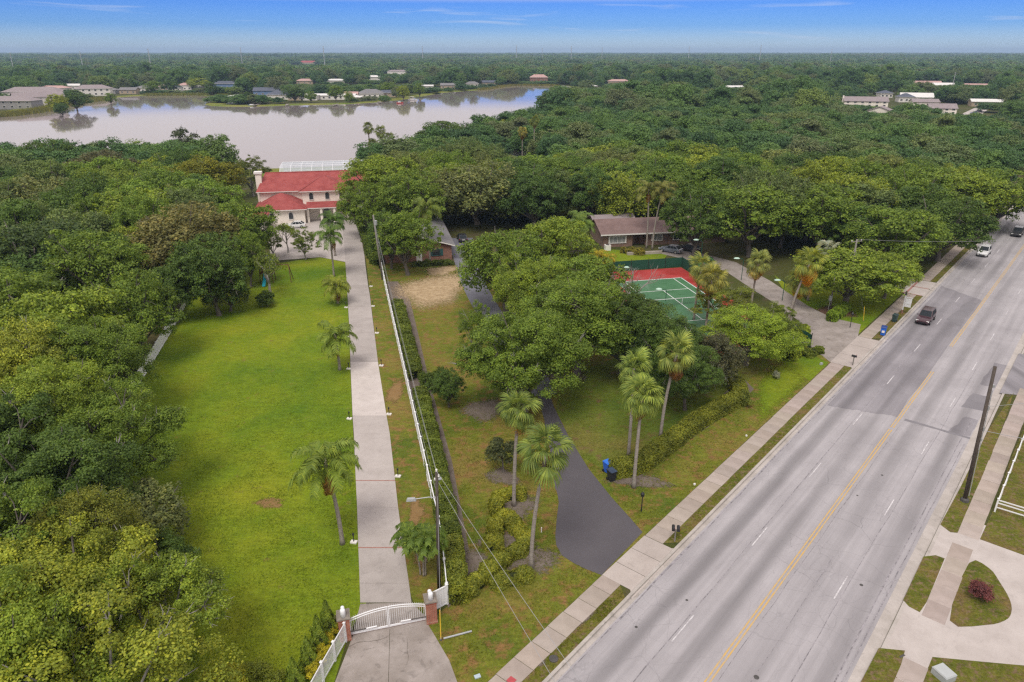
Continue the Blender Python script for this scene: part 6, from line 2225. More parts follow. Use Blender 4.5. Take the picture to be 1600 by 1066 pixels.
boathouse(556, 159, 7, 8, 'white-roofed boathouse before the hip-roofed lakeside house', M_ROOF_W)
boathouse(368, 158, 12, 9, 'two-bay white boathouse at the far jetty', M_ROOF_W)
boathouse(924, 140, 11, 9, 'white-roofed boathouse near the lake end', M_ROOF_W)
boathouse(880, 142, 12, 9, 'dark-roofed boathouse at the right end of the lake', M_SHING_G)
jetty(382, 160, 14, 0.9, 'low jetty right of the two-bay boathouse')
jetty(640, 153, 12, 0.4, 'jetty with a red boat on the far bank')
jetty(450, 165, 9, 0.2, 'short jetty below the dark-roofed lakeside house')
jetty(528, 165, 10, -0.1, 'jetty below the long white lakeside house')
jetty(592, 161, 9, 0.3, 'jetty on the lawn bank of the hip-roofed house')
jetty(405, 165, 10, 0.0, 'short jetty before the blue-roofed house')
boat(645, 157, 7, 'white pontoon boat moored at the far jetty', (0.7, 0.7, 0.7))
boat(362, 163, 7, 'pale pontoon boat beside the two-bay boathouse', (0.6, 0.62, 0.66), 0.6)
boat(625, 162, 4.5, 'red small boat near the far jetty', (0.5, 0.06, 0.05), 0.3, False)
boat(395, 166, 6, 'blue boat before the blue-roofed house', (0.1, 0.2, 0.45), 0.2, False)

# ------------------------------------------------------------------ pylons along the horizon
M_STEEL = paint('galvanised_steel', (0.42, 0.43, 0.44), 0.5, 0.08, metallic=0.3)


def pylon(px, py, topy, label, arms=3):
    p = G(px, py)
    h = HG(topy, p.y)
    t = thing('pylon', label, 'pylon', (p.x, p.y, 0), 0, 'steel power pylons on the horizon')
    MB().tube([(0, 0, 0), (0, 0, h * 0.5), (0, 0, h)], [h * 0.024, h * 0.018, h * 0.010], 8).obj('mast', M_STEEL, t)
    for k in range(arms):
        z = h * (0.97 - 0.10 * k)
        MB().tube([(-h * 0.045, 0, z), (0, 0, z + h * 0.012), (h * 0.045, 0, z)], h * 0.006, 5).obj('cross_arm', M_STEEL, t)
    return t


for i, (px, py, ty) in enumerate(((24, 118, 82), (131, 112, 80), (238, 116, 76), (380, 110, 74), (508, 108, 72), (661, 101, 72), (807, 99, 71), (847, 99, 75), (892, 103, 72), (940, 98, 74), (1075, 99, 73), (1186, 100, 71), (1296, 103, 77), (1343, 124, 108), (1487, 141, 113), (1597, 152, 140))):
    pylon(px, py, ty, ['leftmost steel pylon on the horizon', 'short pylon above the far flats', 'pylon above the far left bay', 'tall pylon left of the far red roof', 'tall pylon right of the far red roof', 'pylon above the middle of the lake', 'pylon above the dense far bank trees',
                       'first small pylon right of the lake middle', 'pylon above the lake end', 'small pylon right of the lake end', 'pylon above the yellowish trees', 'pylon above the right wood with low clouds', 'pylon near the right third of the horizon',
                       'pole standing in the wood above the long mauve roof', 'grey pole standing among the right-hand houses', 'pole at the right edge among trees'][i])
# ================================================================== white fences and the gate
M_VINYL = paint('white_vinyl', (0.80, 0.80, 0.81), 0.45, 0.05, 1.5)


def panel_mesh(L, h, board=0.16):
    """privacy panel: rails and upright boards with open joints"""
    mb = MB()
    n = int((L - 0.12) / board)
    w = (L - 0.12) / n
    for k in range(n):
        x = 0.06 + w * (k + 0.5)
        mb.box((x, 0, h * 0.5), (w - 0.012, 0.03, h - 0.16), 0, 0)
    mb.b2(0.06, L - 0.06, -0.03, 0.03, 0.06, 0.16)
    mb.b2(0.06, L - 0.06, -0.035, 0.035, h - 0.10, h)
    return mb.mesh('panel', M_VINYL)


def post_mesh(h, w=0.13):
    mb = MB()
    mb.box((0, 0, (h + 0.05) / 2), (w, w, h + 0.05))
    mb.box((0, 0, h + 0.075), (w + 0.05, w + 0.05, 0.05))
    mb.box((0, 0, h + 0.13), (w + 0.03, w + 0.03, 0.06), 0, 0, 0.2)
    return mb.mesh('post', M_VINYL)


def panel_fence(pts, h, step, label, name='white_fence'):
    P = [Vector((p[0], p[1], 0)) for p in pts]
    seg = [(P[i + 1] - P[i]).length for i in range(len(P) - 1)]
    tot = sum(seg)
    n = max(1, round(tot / step))
    L = tot / n

    def at(d):
        for i, s in enumerate(seg):
            if d <= s or i == len(seg) - 1:
                return P[i].lerp(P[i + 1], min(1, d / s))
            d -= s
    t = thing(name, label, 'fence', P[0])
    pm_, qm = panel_mesh(L, h), post_mesh(h)
    for k in range(n + 1):
        a = at(k * L)
        o = link('post', qm, t, a - P[0])
        if k < n:
            b = at((k + 1) * L)
            d = b - a
            o2 = link('panel', pm_, t, a - P[0], math.atan2(d.y, d.x))
            o2.scale = (d.length / L, 1, 1)
            o.rotation_euler = (0, 0, math.atan2(d.y, d.x))
    return t


FEN = [G2(597, 425), G2(602, 450), G2(625, 555), G2(655, 690), G2(690, 850), G2(699, 940)]
panel_fence(FEN, 1.45, 2.4, 'long white board fence between the drive and the hedge')
panel_fence([G2(699, 944), (G(674, 957).x, G(674, 957).y)], 1.55, 1.2, 'short white fence return at the right gate pier')
panel_fence([(-37.0, 56), (-40.3, 68.8), (-44.2, 86), (-47.5, 99), (-50, 112)], 1.5, 2.4, 'white fence half hidden under the left wood')


def rail_fence(pts, h, step, rails, label, mesh_=False, name='rail_fence'):
    t = thing(name, label, 'fence', (pts[0][0], pts[0][1], 0))
    o0 = Vector((pts[0][0], pts[0][1], 0))
    for i in range(len(pts) - 1):
        a, b = Vector((*pts[i], 0)), Vector((*pts[i + 1], 0))
        n = max(1, round((b - a).length / step))
        ang = math.atan2((b - a).y, (b - a).x)
        L = (b - a).length / n
        qm = post_mesh(h, 0.11)
        for k in range(n + (i == len(pts) - 2)):
            link('post', qm, t, a.lerp(b, k / n) - o0, ang)
        for k in range(n):
            c = a.lerp(b, (k + 0.5) / n) - o0
            for z in rails:
                m = MB()
                m.box((0, 0, 0), (L - 0.12, 0.04, 0.09))
                m.obj('rail', M_VINYL, t, c + Vector((0, 0, z)), ang)
            if mesh_:
                m = MB()
                for j in range(int(L / 0.09)):
                    m.box((-L / 2 + 0.1 + j * 0.09, 0, 0), (0.022, 0.02, h - 0.25))
                m.obj('pickets', M_VINYL, t, c + Vector((0, 0, h / 2 + 0.02)), ang)
    return t


rail_fence([G2(541, 1003), (-10.75, 29.8), (-11.6, 25.5), (-12.4, 22)], 1.45, 1.9, (0.16, 1.38), 'white picket panel fence running down from the left gate pier', True, 'picket_fence')
rail_fence([G2(1602, 815), G2(1554, 800), R2(9.9, 44), R2(10.1, 54)], 1.15, 2.3, (0.45, 0.85, 1.1), 'white three-rail fence at the right edge beside the pavement')

# ------------------------------------------------------------------ gate
PL, PR = G(540, 995), G(674, 968)
gdir = (PR - PL)
gang = math.atan2(gdir.y, gdir.x)
M_CAP = paint('pier_cap', (0.22, 0.19, 0.16), 0.8, 0.15)


def pier(p, label):
    t = thing('gate_pier', label, 'gate pier', (p.x, p.y, 0), gang, 'brick gate piers')
    m = MB()
    m.b2(-0.36, 0.36, -0.42, 0.42, 0, 0.14)
    m.b2(-0.33, 0.33, -0.39, 0.39, 0.14, 1.60)
    m.b2(-0.37, 0.37, -0.43, 0.43, 1.60, 1.68)
    m.obj('brickwork', M_BRICK_P, t)
    m = MB()
    m.box((0, 0, 1.72), (0.80, 0.92, 0.08))
    m.box((0, 0, 1.79), (0.70, 0.82, 0.06), 0, 0, 0.8)
    m.obj('cap', M_CAP, t)
    for y, r, h in ((-0.22, 0.16, 0.58), (0.22, 0.12, 0.38)):
        l = MB().lathe([(r * 0.8, 1.81), (r, 1.82), (r, 1.81 + h * 0.75), (r * 0.9, 1.81 + h * 0.9), (r * 0.4, 1.81 + h)], 12, 0, (0.0, y, 0)).obj('lantern', M_VINYL, t, smooth=True)
        if h < 0.4:
            MB().lathe([(r * 1.04, 1.86), (r * 1.04, 1.93)], 12, 0, (0.0, y, 0)).obj('lamp_band', M_IRON, l)
    return t


pier(PL, 'left brick gate pier with white lanterns')
pier(PR, 'right brick gate pier with white lanterns')
gate = thing('gate', 'white arched double gate of slim bars across the drive', 'gate', (PL.x, PL.y, 0), gang)
GL = gdir.length


def arch_z(x):
    u = (x - GL / 2) / (GL / 2)
    return 1.18 + 0.52 * (1 - u * u)


for s in (0, 1):
    x0, x1 = (0.33, GL / 2 - 0.015) if s == 0 else (GL / 2 + 0.015, GL - 0.33)
    m = MB()
    m.box(((x0 + 0.03), 0, (0.08 + arch_z(x0)) / 2), (0.06, 0.06, arch_z(x0) - 0.08))
    m.box(((x1 - 0.03), 0, (0.08 + arch_z(x1)) / 2), (0.06, 0.06, arch_z(x1) - 0.08))
    m.b2(x0 + .06, x1 - .06, -0.03, 0.03, 0.10, 0.22)
    xs_ = [x0 + (x1 - x0) * k / 10 for k in range(11)]
    m.tube([(x, 0, arch_z(x)) for x in xs_], 0.035, 6)
    m.tube([(x, 0, arch_z(x) - 0.16) for x in xs_], 0.03, 6)
    leaf_ = m.obj('gate_leaf', M_VINYL, gate)
    n = 17
    for k in range(n):
        x = x0 + 0.06 + (x1 - x0 - 0.12) * (k + 0.5) / n
        MB().tube([(x, 0, 0.2), (x, 0, arch_z(x) + 0.10), (x, 0, arch_z(x) + 0.17)], [0.013, 0.013, 0.002], 5).obj('bar', M_VINYL, leaf_)
    xa = x0 if s == 0 else x1
    sg = 1 if s == 0 else -1
    MB().tube([(xa, -0.12, 0.42), (xa + sg * 0.95, -0.10, 0.42)], 0.035, 6).obj('opener_arm', M_IRON, leaf_)
    MB().tube([(xa + sg * 0.95, -0.10, 0.42), (xa + sg * 1.6, -0.08, 0.42)], 0.045, 6).obj('opener_motor', M_VINYL, leaf_)

# path lights beside the drive
M_BLK = paint('black_metal', (0.02, 0.02, 0.022), 0.45, 0.1)
for i, (px, py) in enumerate(((553, 848), (622, 745), (546, 655), (608, 648), (545, 577), (596, 572), (543, 527), (589, 521), (541, 481), (583, 479), (580, 448))):
    p = G(px, py)
    lab = ['path light beside the nearest feather palm', 'path light on the fence side between red bands', 'path light left of the pale slabs', 'path light right of the pale slabs', 'path light at the foot of the second feather palm', 'path light right of the top of the pale slabs',
           'path light left of the drive above the second feather palm', 'path light right of the drive above the pale slabs', 'path light left of the drive below the third palm', 'path light right of the drive below the far shrubs', 'farthest path light on the fence side'][i]
    t = thing('path_light', lab, 'path light', (p.x, p.y, 0), -0.2, 'small black path lights on white blocks along the drive')
    MB().b2(-0.24, 0.24, -0.16, 0.16, 0, 0.12).obj('block', M_WALLW, t)
    MB().tube([(0, 0, 0.12), (0, 0, 0.62)], 0.035, 6).obj('post', M_BLK, t)
    MB().lathe([(0.05, 0.62), (0.075, 0.66), (0.075, 0.80), (0.02, 0.86)], 8).obj('lamp_head', M_BLK, t)

# ------------------------------------------------------------------ poles and wires
M_WOODPOLE = mat_bark('treated_pole', (0.060, 0.048, 0.040), (0.125, 0.105, 0.090))
M_GREYPOLE = mat_bark('weathered_pole', (0.16, 0.145, 0.13), (0.27, 0.25, 0.23))
M_WIRE = paint('wire', (0.34, 0.34, 0.35), 0.5, 0.05)
M_YGUARD = paint('yellow_guard', (0.72, 0.47, 0.04), 0.5, 0.06)


def pole(px, py, tx, ty, label, mat_, r=0.15, name='utility_pole', hgt=None):
    p = G(px, py)
    h = hgt or HG(ty, p.y)
    q = G(tx, ty, h)
    t = thing(name, label, 'utility pole', (p.x, p.y, 0), 0)
    MB().tube([(0, 0, -0.2), (q.x - p.x, q.y - p.y, h)], [r, r * 0.72], 10).obj('pole', mat_, t, smooth=True)
    top = Vector((q.x - p.x, q.y - p.y, h))
    return t, p, top


t, PA, PT = pole(686, 920, 682, 738, 'dark wooden street-lamp pole beside the white fence', M_WOODPOLE, 0.13)
arm = MB()
za = HG(778, PA.y)
A0 = Vector((PT.x * .8, PT.y * .8, za))
arm.tube([A0, A0 + Vector((-0.5, -0.1, 0.12)), A0 + Vector((-1.35, -0.2, 0.05))], [0.035, 0.035, 0.03], 6)
arm.obj('lamp_arm', M_STEEL, t)
hd = MB()
hd.box(A0 + Vector((-1.6, -0.22, 0.04)), (0.62, 0.26, 0.16), 0.1, 0, 0.75)
hd.obj('lamp_head', M_STEEL, t)
MB().lathe([(0.0, 0), (0.1, 0.03), (0.12, 0.10)], 10, 0, A0 + Vector((-1.65, -0.22, -0.13))).obj('lens', M_GLASS_L, t)
ins = MB()
for dz, dx in ((0.05, 0), (-0.35, 0.12), (-0.6, -0.1)):
    ins.lathe([(0.04, 0), (0.07, 0.05), (0.04, 0.10), (0.07, 0.15), (0.02, 0.2)], 8, 0, PT + Vector((dx, 0, dz)))
ins.obj('insulator', M_TRIM, t)
MB().tube([PT + Vector((0.12, 0, -0.5)), PT + Vector((0.3, 0, -0.45))], 0.09, 8).obj('fuse_box', M_STEEL, t)
t2, PB, PBT = pole(598, 437, 583, 336, 'weathered grey pole leaning beside the far drive', M_GREYPOLE, 0.16)
MB().lathe([(0.02, 0), (0.22, 0.05), (0.24, 0.7), (0.05, 0.78)], 10, 0, PBT + Vector((0.3, 0, -1.6))).obj('transformer', M_STEEL, t2)
t3, PC, PCT = pole(1322, 478, 1339, 374, 'slim wooden pole with crossarm beside the box hedge', M_GREYPOLE, 0.14)
MB().box(PCT + Vector((0, 0, -0.3)), (1.8, 0.1, 0.12), 0.3).obj('crossarm', M_GREYPOLE, t3)
for u in (-0.8, 0, 0.8):
    MB().lathe([(0.04, 0), (0.07, 0.06), (0.03, 0.16)], 8, 0, PCT + Vector((u * math.cos(.3), u * math.sin(.3), -0.23))).obj('insulator', M_TRIM, t3)
t4, PD, PDT = pole(1297, 485, 1304, 434, 'short wooden pole with grey meter box', M_GREYPOLE, 0.12)
MB().b2(-0.5, -0.12, -0.25, -0.05, 1.5, 2.2).obj('meter_box', M_STEEL, t4)
MB().tube([(-0.35, -0.12, 0), (-0.3, -0.12, 1.5)], 0.04, 6).obj('conduit', M_STEEL, t4)
t5, PE, PET = pole(1507, 783, 1555, 573, 'leaning dark wooden pole on the right verge', M_WOODPOLE, 0.17, 'utility_pole')
for f, s in ((0.86, 0.22), (0.70, 0.3), (0.55, 0.26), (0.47, 0.2)):
    q = PET * f
    MB().box(q + Vector((0.2, 0.1, 0)), (0.34, 0.14, s), 0.4).obj('bracket', M_STEEL, t5)
MB().tube([PET * 0.05 + Vector((.14, -.16, 0)), PET * 0.84 + Vector((.11, -.13, 0))], 0.03, 5).obj('conduit', M_STEEL, t5)
MB().lathe([(0.35, -0.02), (0.3, 0.2), (0.18, 0.32)], 10).obj('base_collar', M_IRON, t5)


def wire(a, b, sag, label, r=0.009, group='overhead wires'):
    a, b = Vector(a), Vector(b)
    pts = []
    for k in range(25):
        f = k / 24
        p = a.lerp(b, f)
        p.z -= sag * 4 * f * (1 - f)
        pts.append(p - a)
    return tag(MB().tube(pts, r, 5).obj('wire', M_WIRE, None, a), label, 'wire', group)


TA, TB, TC, TE = PA + PT, PB + PBT, PC + PCT, PE + PET
e1 = G(890, 1066, 8.6)
e2 = G(1000, 1200, 8.8)
wire(TA + Vector((0, 0, .1)), TA + (G(912, 1066, 9.0) - TA) * 1.55, 0.25, 'upper wire from the lamp pole across the near road', 0.011)
wire(TA + Vector((.1, 0, -0.75)), TA + Vector((.1, 0, -0.75)) + (G(872, 1066, 8.2) - TA - Vector((.1, 0, -0.75))) * 1.5, 0.3, 'lower wire from the lamp pole across the near road', 0.011)
wire(TA + Vector((0, 0, .1)), TB + Vector((0, 0, -.1)), 0.7, 'upper wire along the white fence')
wire(TA + Vector((.1, 0, -.6)), TB + Vector((0.1, 0, -1.2)), 0.9, 'lower wire along the white fence')
wire(TA + Vector((-.1, 0, -1.3)), TB + Vector((0.1, 0, -2.2)), 1.0, 'lowest wire along the white fence')
wire(TC, RP(12, 108, 8.5), 0.9, 'wire from the slim pole over the far road', 0.014)
wire(TC + Vector((0, 0, -1.2)), PD + PDT, 0.1, 'wire between the slim pole and the short pole', 0.012)
for i, (a, px, py, lab) in enumerate(((TC + Vector((0, 0, -1.0)), 1347, 478, 'first'), (TC + Vector((0, 0, -2.0)), 1350, 490, 'second'))):
    wire(a, G(px, py, 0.2), 0.0, lab + ' guy wire of the slim pole', 0.012, 'guy wires')
wire(TA + Vector((0, 0, -1.6)), G(689, 1000, 0.1), 0.0, 'guy wire of the lamp pole', 0.012, 'guy wires')
wire(TE * 0.55 + PE * 0.45, RP(24, 40, 6.0), 0.8, 'drooping wire from the leaning pole to the right', 0.02)
wire(TE * 0.72 + PE * 0.28, RP(26, 62, 7.5), 0.9, 'upper wire from the leaning pole to the right', 0.016)
for px, py, dx, h, lab in ((689, 1000, 0.0, 2.2, 'yellow guy guard on the rough grass by the gate'), (1349, 502, -0.15, 2.0, 'yellow guy guard on the lawn by the green cart')):
    p = G(px, py)
    t = thing('guy_guard', lab, 'guy guard', (p.x, p.y, 0), 0, 'yellow guy guards')
    MB().tube([(0, 0, 0), (dx, 0.15, h)], [0.035, 0.03], 8).obj('sleeve', M_YGUARD, t)
    MB().lathe([(0.10, 0), (0.07, 0.08)], 8).obj('anchor', M_IRON, t)

# ------------------------------------------------------------------ small things along the street
def bin_(px, py, rz, body, lid, label):
    p = G(px, py)
    t = thing('wheeled_bin', label, 'bin', (p.x, p.y, 0.02), rz, 'wheeled bins')
    mb = paint('bin_' + label.split()[0], body, 0.5, 0.08)
    ml = paint('lid_' + label.split()[0], lid, 0.5, 0.08)
    m = MB()
    m.add([(-.22, -.24, .06), (.22, -.24, .06), (.22, .2, .06), (-.22, .2, .06), (-.29, -.34, .98), (.29, -.34, .98), (.29, .34, .98), (-.29, .34, .98)], [(3, 2, 1, 0), (0, 1, 5, 4), (1, 2, 6, 5), (2, 3, 7, 6), (3, 0, 4, 7)])
    m.b2(-.31, .31, -.36, .36, .94, 1.0)
    m.obj('body', mb, t)
    m = MB()
    m.add([(-.31, -.40, 1.0), (.31, -.40, 1.0), (.31, .36, 1.03), (-.31, .36, 1.03), (-.24, -.3, 1.09), (.24, -.3, 1.09), (.24, .28, 1.12), (-.24, .28, 1.12)], [(0, 1, 5, 4), (1, 2, 6, 5), (2, 3, 7, 6), (3, 0, 4, 7), (4, 5, 6, 7)])
    m.obj('lid', ml, t)
    MB().tube([(-.24, .42, .95), (.24, .42, .95)], 0.02, 6).obj('handle', mb, t)
    for x in (-.26, .26):
        MB().tube([(x - .03, .26, .13), (x + .03, .26, .13)], 0.13, 12).obj('wheel', M_BLK, t)
    return t


bin_(949, 738, 0.6, (0.03, 0.12, 0.55), (0.03, 0.16, 0.65), 'blue wheeled bin behind the black one at the hedge end')
bin_(955, 751, 0.5, (0.02, 0.022, 0.03), (0.03, 0.05, 0.09), 'black wheeled bin beside the dark drive')
b_ = bin_(1379, 524, RZ + 0.15, (0.02, 0.14, 0.62), (0.02, 0.05, 0.20), 'cobalt recycling bin on the verge')
b_.scale = (1.1, 1.1, 1.1)
_m = MB()
_m.b2(-.14, .14, -.345, -.325, .40, .66)
_m.obj('label_patch', M_TRIM, b_, (0, 0.0, 0))
bin_(1397, 503, RZ - 0.1, (0.03, 0.06, 0.06), (0.03, 0.055, 0.055), 'dark green wheeled bin behind the cobalt one')


def mailbox(px, py, rz, label, boxes=1):
    p = G(px, py)
    t = thing('mailbox', label, 'mailbox', (p.x, p.y, 0), rz, 'mailboxes on the left verge')
    MB().b2(-.05, .05, -.05, .05, 0, 1.0).obj('post', M_GREYPOLE, t)
    if boxes > 1:
        MB().b2(-.28, .28, -.05, .05, 1.0, 1.06).obj('crosspiece', M_GREYPOLE, t)
    for k in range(boxes):
        x = (k - (boxes - 1) / 2) * 0.36
        prof = [(-.11, 1.06), (.11, 1.06), (.11, 1.20)] + [(.11 * math.cos(a), 1.20 + .09 * math.sin(a)) for a in (0.5, 1.0, 1.57, 2.14, 2.64)] + [(-.11, 1.20)]
        m = MB()
        n = len(prof)
        m.add([(x + a, -.27, b) for a, b in prof] + [(x + a, .27, b) for a, b in prof], [tuple(range(n)), tuple(range(n, 2 * n))[::-1]] + [(i, n + i, n + (i + 1) % n, (i + 1) % n) for i in range(n)])
        o = m.obj('box', M_BLK, t)
        MB().b2(x + .115, x + .125, -.2, -.16, 1.12, 1.34).obj('flag', paint('flag_red', (0.5, 0.03, 0.02), 0.5), o)
    return t


mailbox(1054, 846, RZ + 0.5, 'double black mailbox beside the dark drive crossing', 2)
mailbox(1332, 571, RZ + PI / 2, 'single black mailbox at the court drive crossing', 1)


def lamp_post(px, py, h, label):
    p = G(px, py)
    t = thing('lamp_post', label, 'lamp post', (p.x, p.y, 0), 0, 'black garden lamp posts')
    MB().tube([(0, 0, 0), (0, 0, 0.3), (0, 0, h)], [0.07, 0.045, 0.04], 8).obj('post', M_BLK, t)
    MB().lathe([(0.05, h), (0.13, h + 0.05), (0.16, h + 0.28), (0.10, h + 0.36), (0.02, h + 0.46)], 8).obj('lantern', M_BLK, t)
    return t


lamp_post(1002, 799, 1.35, 'black garden lamp post beside the dark drive mouth')
lamp_post(1328, 512, 1.7, 'black garden lamp post on the lawn above the cobalt bin')

# estate sign: white post with arm and boards
p = G(1409, 490)
t = thing('sign_post', 'white sign post with hanging boards beside the far pavement', 'sign', (p.x, p.y, 0), RZ)
MB().b2(-.06, .06, -.06, .06, 0, 2.7).obj('post', M_VINYL, t)
MB().b2(-.05, .95, -.04, .04, 2.35, 2.45).obj('arm', M_VINYL, t)
bd = MB().b2(.12, .88, -.02, .02, 1.45, 2.25).obj('board', M_VINYL, t)
MB().b2(.12, .88, -.02, .02, 1.05, 1.40).obj('rider_board', M_VINYL, t)
MB().box((0, 0, 2.95), (0.24, 0.24, 0.5), 0, 0, 0.7).obj('finial', M_IRON, t)
MB().b2(-.07, .07, -.07, .07, 0, 0.55).obj('red_sleeve', M_BRICKBAND, t)
# street name sign at the right edge
p = RP(10.6, 57.5)
t = thing('street_sign', 'green street name sign on a thin pole at the right edge', 'sign', (p.x, p.y, 0), 0.3)
MB().tube([(0, 0, 0), (0, 0, 3.1)], 0.035, 6).obj('post', M_STEEL, t)
M_GREEN = paint('sign_green', (0.03, 0.30, 0.17), 0.5, 0.04)
MB().b2(-.55, .55, -.015, .015, 2.75, 3.05).obj('name_plate', M_GREEN, t)
MB().b2(-.42, .42, -.02, -.016, 2.87, 2.93).obj('lettering_band', M_TRIM, t)

# utility box, covers, yard bits
p = G(1473, 1058)
t = thing('utility_box', 'pale grey utility box in the lower right yard', 'utility box', (p.x, p.y, 0), 0.35)
MB().box((0, 0, 0.22), (0.8, 0.95, 0.44)).obj('case', M_WALLG if False else paint('box_grey', (0.38, 0.40, 0.40), 0.5, 0.05), t)
MB().box((0, 0, 0.48), (0.84, 0.99, 0.08), 0, 0, 0.9).obj('lid', paint('box_lid', (0.42, 0.44, 0.44), 0.5, 0.05), t)
p = G(865, 1030)
tag(MB().lathe([(0.28, 0), (0.28, 0.05), (0.24, 0.06)], 14).obj('manhole_cover', M_IRON, None, (p.x, p.y, 0.01)), 'round black cover in the verge below the wires', 'manhole cover')
p = G(746, 1058)
tag(MB().box((0, 0, 0.04), (0.36, 0.24, 0.08), 0.4).obj('meter_cover', paint('pale_blue_cover', (0.42, 0.50, 0.56), 0.6), None, (p.x, p.y, 0.01)), 'pale blue meter cover in the rough grass', 'meter cover')
p = G(799, 1064)
tag(MB().box((0, 0, 0.02), (0.42, 0.42, 0.03), RZ).obj('tactile_plate', paint('red_plate', (0.42, 0.07, 0.08), 0.7), None, (p.x, p.y, 0.026)), 'red paving plate on the pavement at the bottom edge', 'plate')
p = G(1283, 570)
tag(MB().box((0, 0, 0.12), (0.4, 0.25, 0.22), 0.6, 0, 0.8).obj('utility_marker', M_STEEL, None, (p.x, p.y, 0.01)), 'small pale box on the lawn beside the pavement', 'utility box')
for i, (px, py) in enumerate(((1166, 682), (1085, 758))):
    p = G(px, py)
    tag(MB().box((0, 0, 0.08), (0.16, 0.12, 0.14), 0.3).obj('valve_cover', M_TRIM, None, (p.x, p.y, 0.0)), ['white valve cover beside the pavement near the hedge', 'white valve cover beside the pavement lower down'][i], 'valve cover')
p = G(846, 832)
t = tag(MB().tube([(0, 0, 0), (0, 0, .45)], 0.04, 6).obj('marker_stake', M_TRIM, None, (p.x, p.y, 0)), 'thin white stake at the zigzag hedge tip', 'stake')
a, b = G(693, 999), G(737, 988)
tag(MB().tube([(0, 0, .06), (b.x - a.x, b.y - a.y, .09)], 0.06, 8).obj('fallen_post', M_STEEL, None, (a.x, a.y, 0)), 'grey metal post lying in the rough grass', 'post')
p = RP(8.0, 9.2)
tag(MB().box((0, 0, 0.0), (0.42, 0.12, 0.02), RZ + 1.2).obj('drain_grate', M_IRON, None, (p.x, p.y, 0.022)), 'small dark grate in the horseshoe drive', 'grate')
p = RP(7.45, 27.5)

# ------------------------------------------------------------------ tennis court fittings
M_GREENF = paint('green_windscreen', (0.012, 0.075, 0.045), 0.85, 0.2)
M_NET = paint('net_cord', (0.03, 0.05, 0.035), 0.9, 0.2)
net = thing('tennis_net', 'tennis net across the green court', 'net', CT_C, CT_R)
for x in (-6.3, 6.3):
    MB().tube([(x, 0, 0.02), (x, 0, 1.08)], 0.045, 8).obj('post', M_GREENF, net)
MB().b2(-6.25, 6.25, -0.025, 0.025, 0.93, 1.0).obj('head_band', M_WHITE, net)
MB().b2(-0.03, 0.03, -0.03, 0.03, 0.03, 0.93).obj('centre_strap', M_WHITE, net)
m = MB()
for k in range(125):
    x = -6.2 + k * 0.1
    m.b2(x - .004, x + .004, -.004, .004, .05, .93)
for k in range(9):
    z = 0.08 + k * 0.1
    m.b2(-6.25, 6.25, -.004, .004, z - .004, z + .004)
m.obj('mesh', M_NET, net)
cf = thing('court_fence', 'dark green screened fence around the tennis court', 'fence', CT_C, CT_R)
def fence_run(a, b, h):
    a, b = Vector((*a, 0)), Vector((*b, 0))
    n = max(1, round((b - a).length / 3.0))
    ang = math.atan2((b - a).y, (b - a).x)
    L = (b - a).length / n
    for k in range(n + 1):
        q = a.lerp(b, k / n)
        MB().tube([(q.x, q.y, 0), (q.x, q.y, h + 0.25)], 0.04, 6).obj('post', M_BLK, cf)
    for k in range(n):
        q = a.lerp(b, (k + 0.5) / n)
        MB().box((0, 0, h / 2), (L - 0.1, 0.02, h - 0.1)).obj('screen', M_GREENF, cf, (q.x, q.y, 0.05), ang)


fence_run((-9.8, 17.4), (8.2, 17.4), 1.7)
fence_run((8.2, 17.4), (8.2, 9.0), 1.7)
fence_run((8.2, -10.0), (8.2, -18.2), 1.7)
for i, (px, py, ty) in enumerate(((988, 445, 418), (1040, 470, 452), (1094, 412, 375), (1158, 438, 404), (1222, 470, 438))):
    p = G(px, py)
    h = HG(ty, p.y)
    t = thing('court_light', ['tennis court light nearest the dead tree', 'tennis court light over the service line', 'tennis court light before the parked cars', 'tennis court light between the court palms', 'tennis court light at the drive bend'][i], 'light', (p.x, p.y, 0), 0, 'tennis court lights')
    MB().tube([(0, 0, 0), (0, 0, h * .9), (-.3, 0, h), (-0.8, 0, h)], 0.05, 6).obj('pole', M_GREENF, t)
    m = MB()
    m.lathe([(0.02, 0.22), (0.3, 0.18), (0.52, 0.02), (0.5, -0.04), (0.4, -0.03)], 12, 0, (0, 0, 0))
    o = m.obj('shade', paint('lamp_green_white', (0.45, 0.62, 0.52), 0.4, 0.05), t, (-1.1, 0, h))
    o.scale = (0.95, 0.6, 0.8)
p = G(949, 391)
t = thing('air_conditioner', 'white air-conditioning unit beside the brown ranch house', 'air conditioner', (p.x, p.y, 0), 0.2)
MB().box((0, 0, 0.5), (1.0, 0.9, 1.0)).obj('case', M_TRIM, t)
MB().lathe([(0.36, 0), (0.36, 0.05), (0.05, 0.07)], 12, 0, (0, 0, 1.0)).obj('fan_grille', M_IRON, t)
m = thing('retaining_wall', 'low pale planter wall before the brown ranch house', 'wall', (*G2(995, 398), 0), 0.17)
MB().b2(-1.8, 4.6, -.2, .2, 0, 0.5).obj('blocks', M_WALK, m)

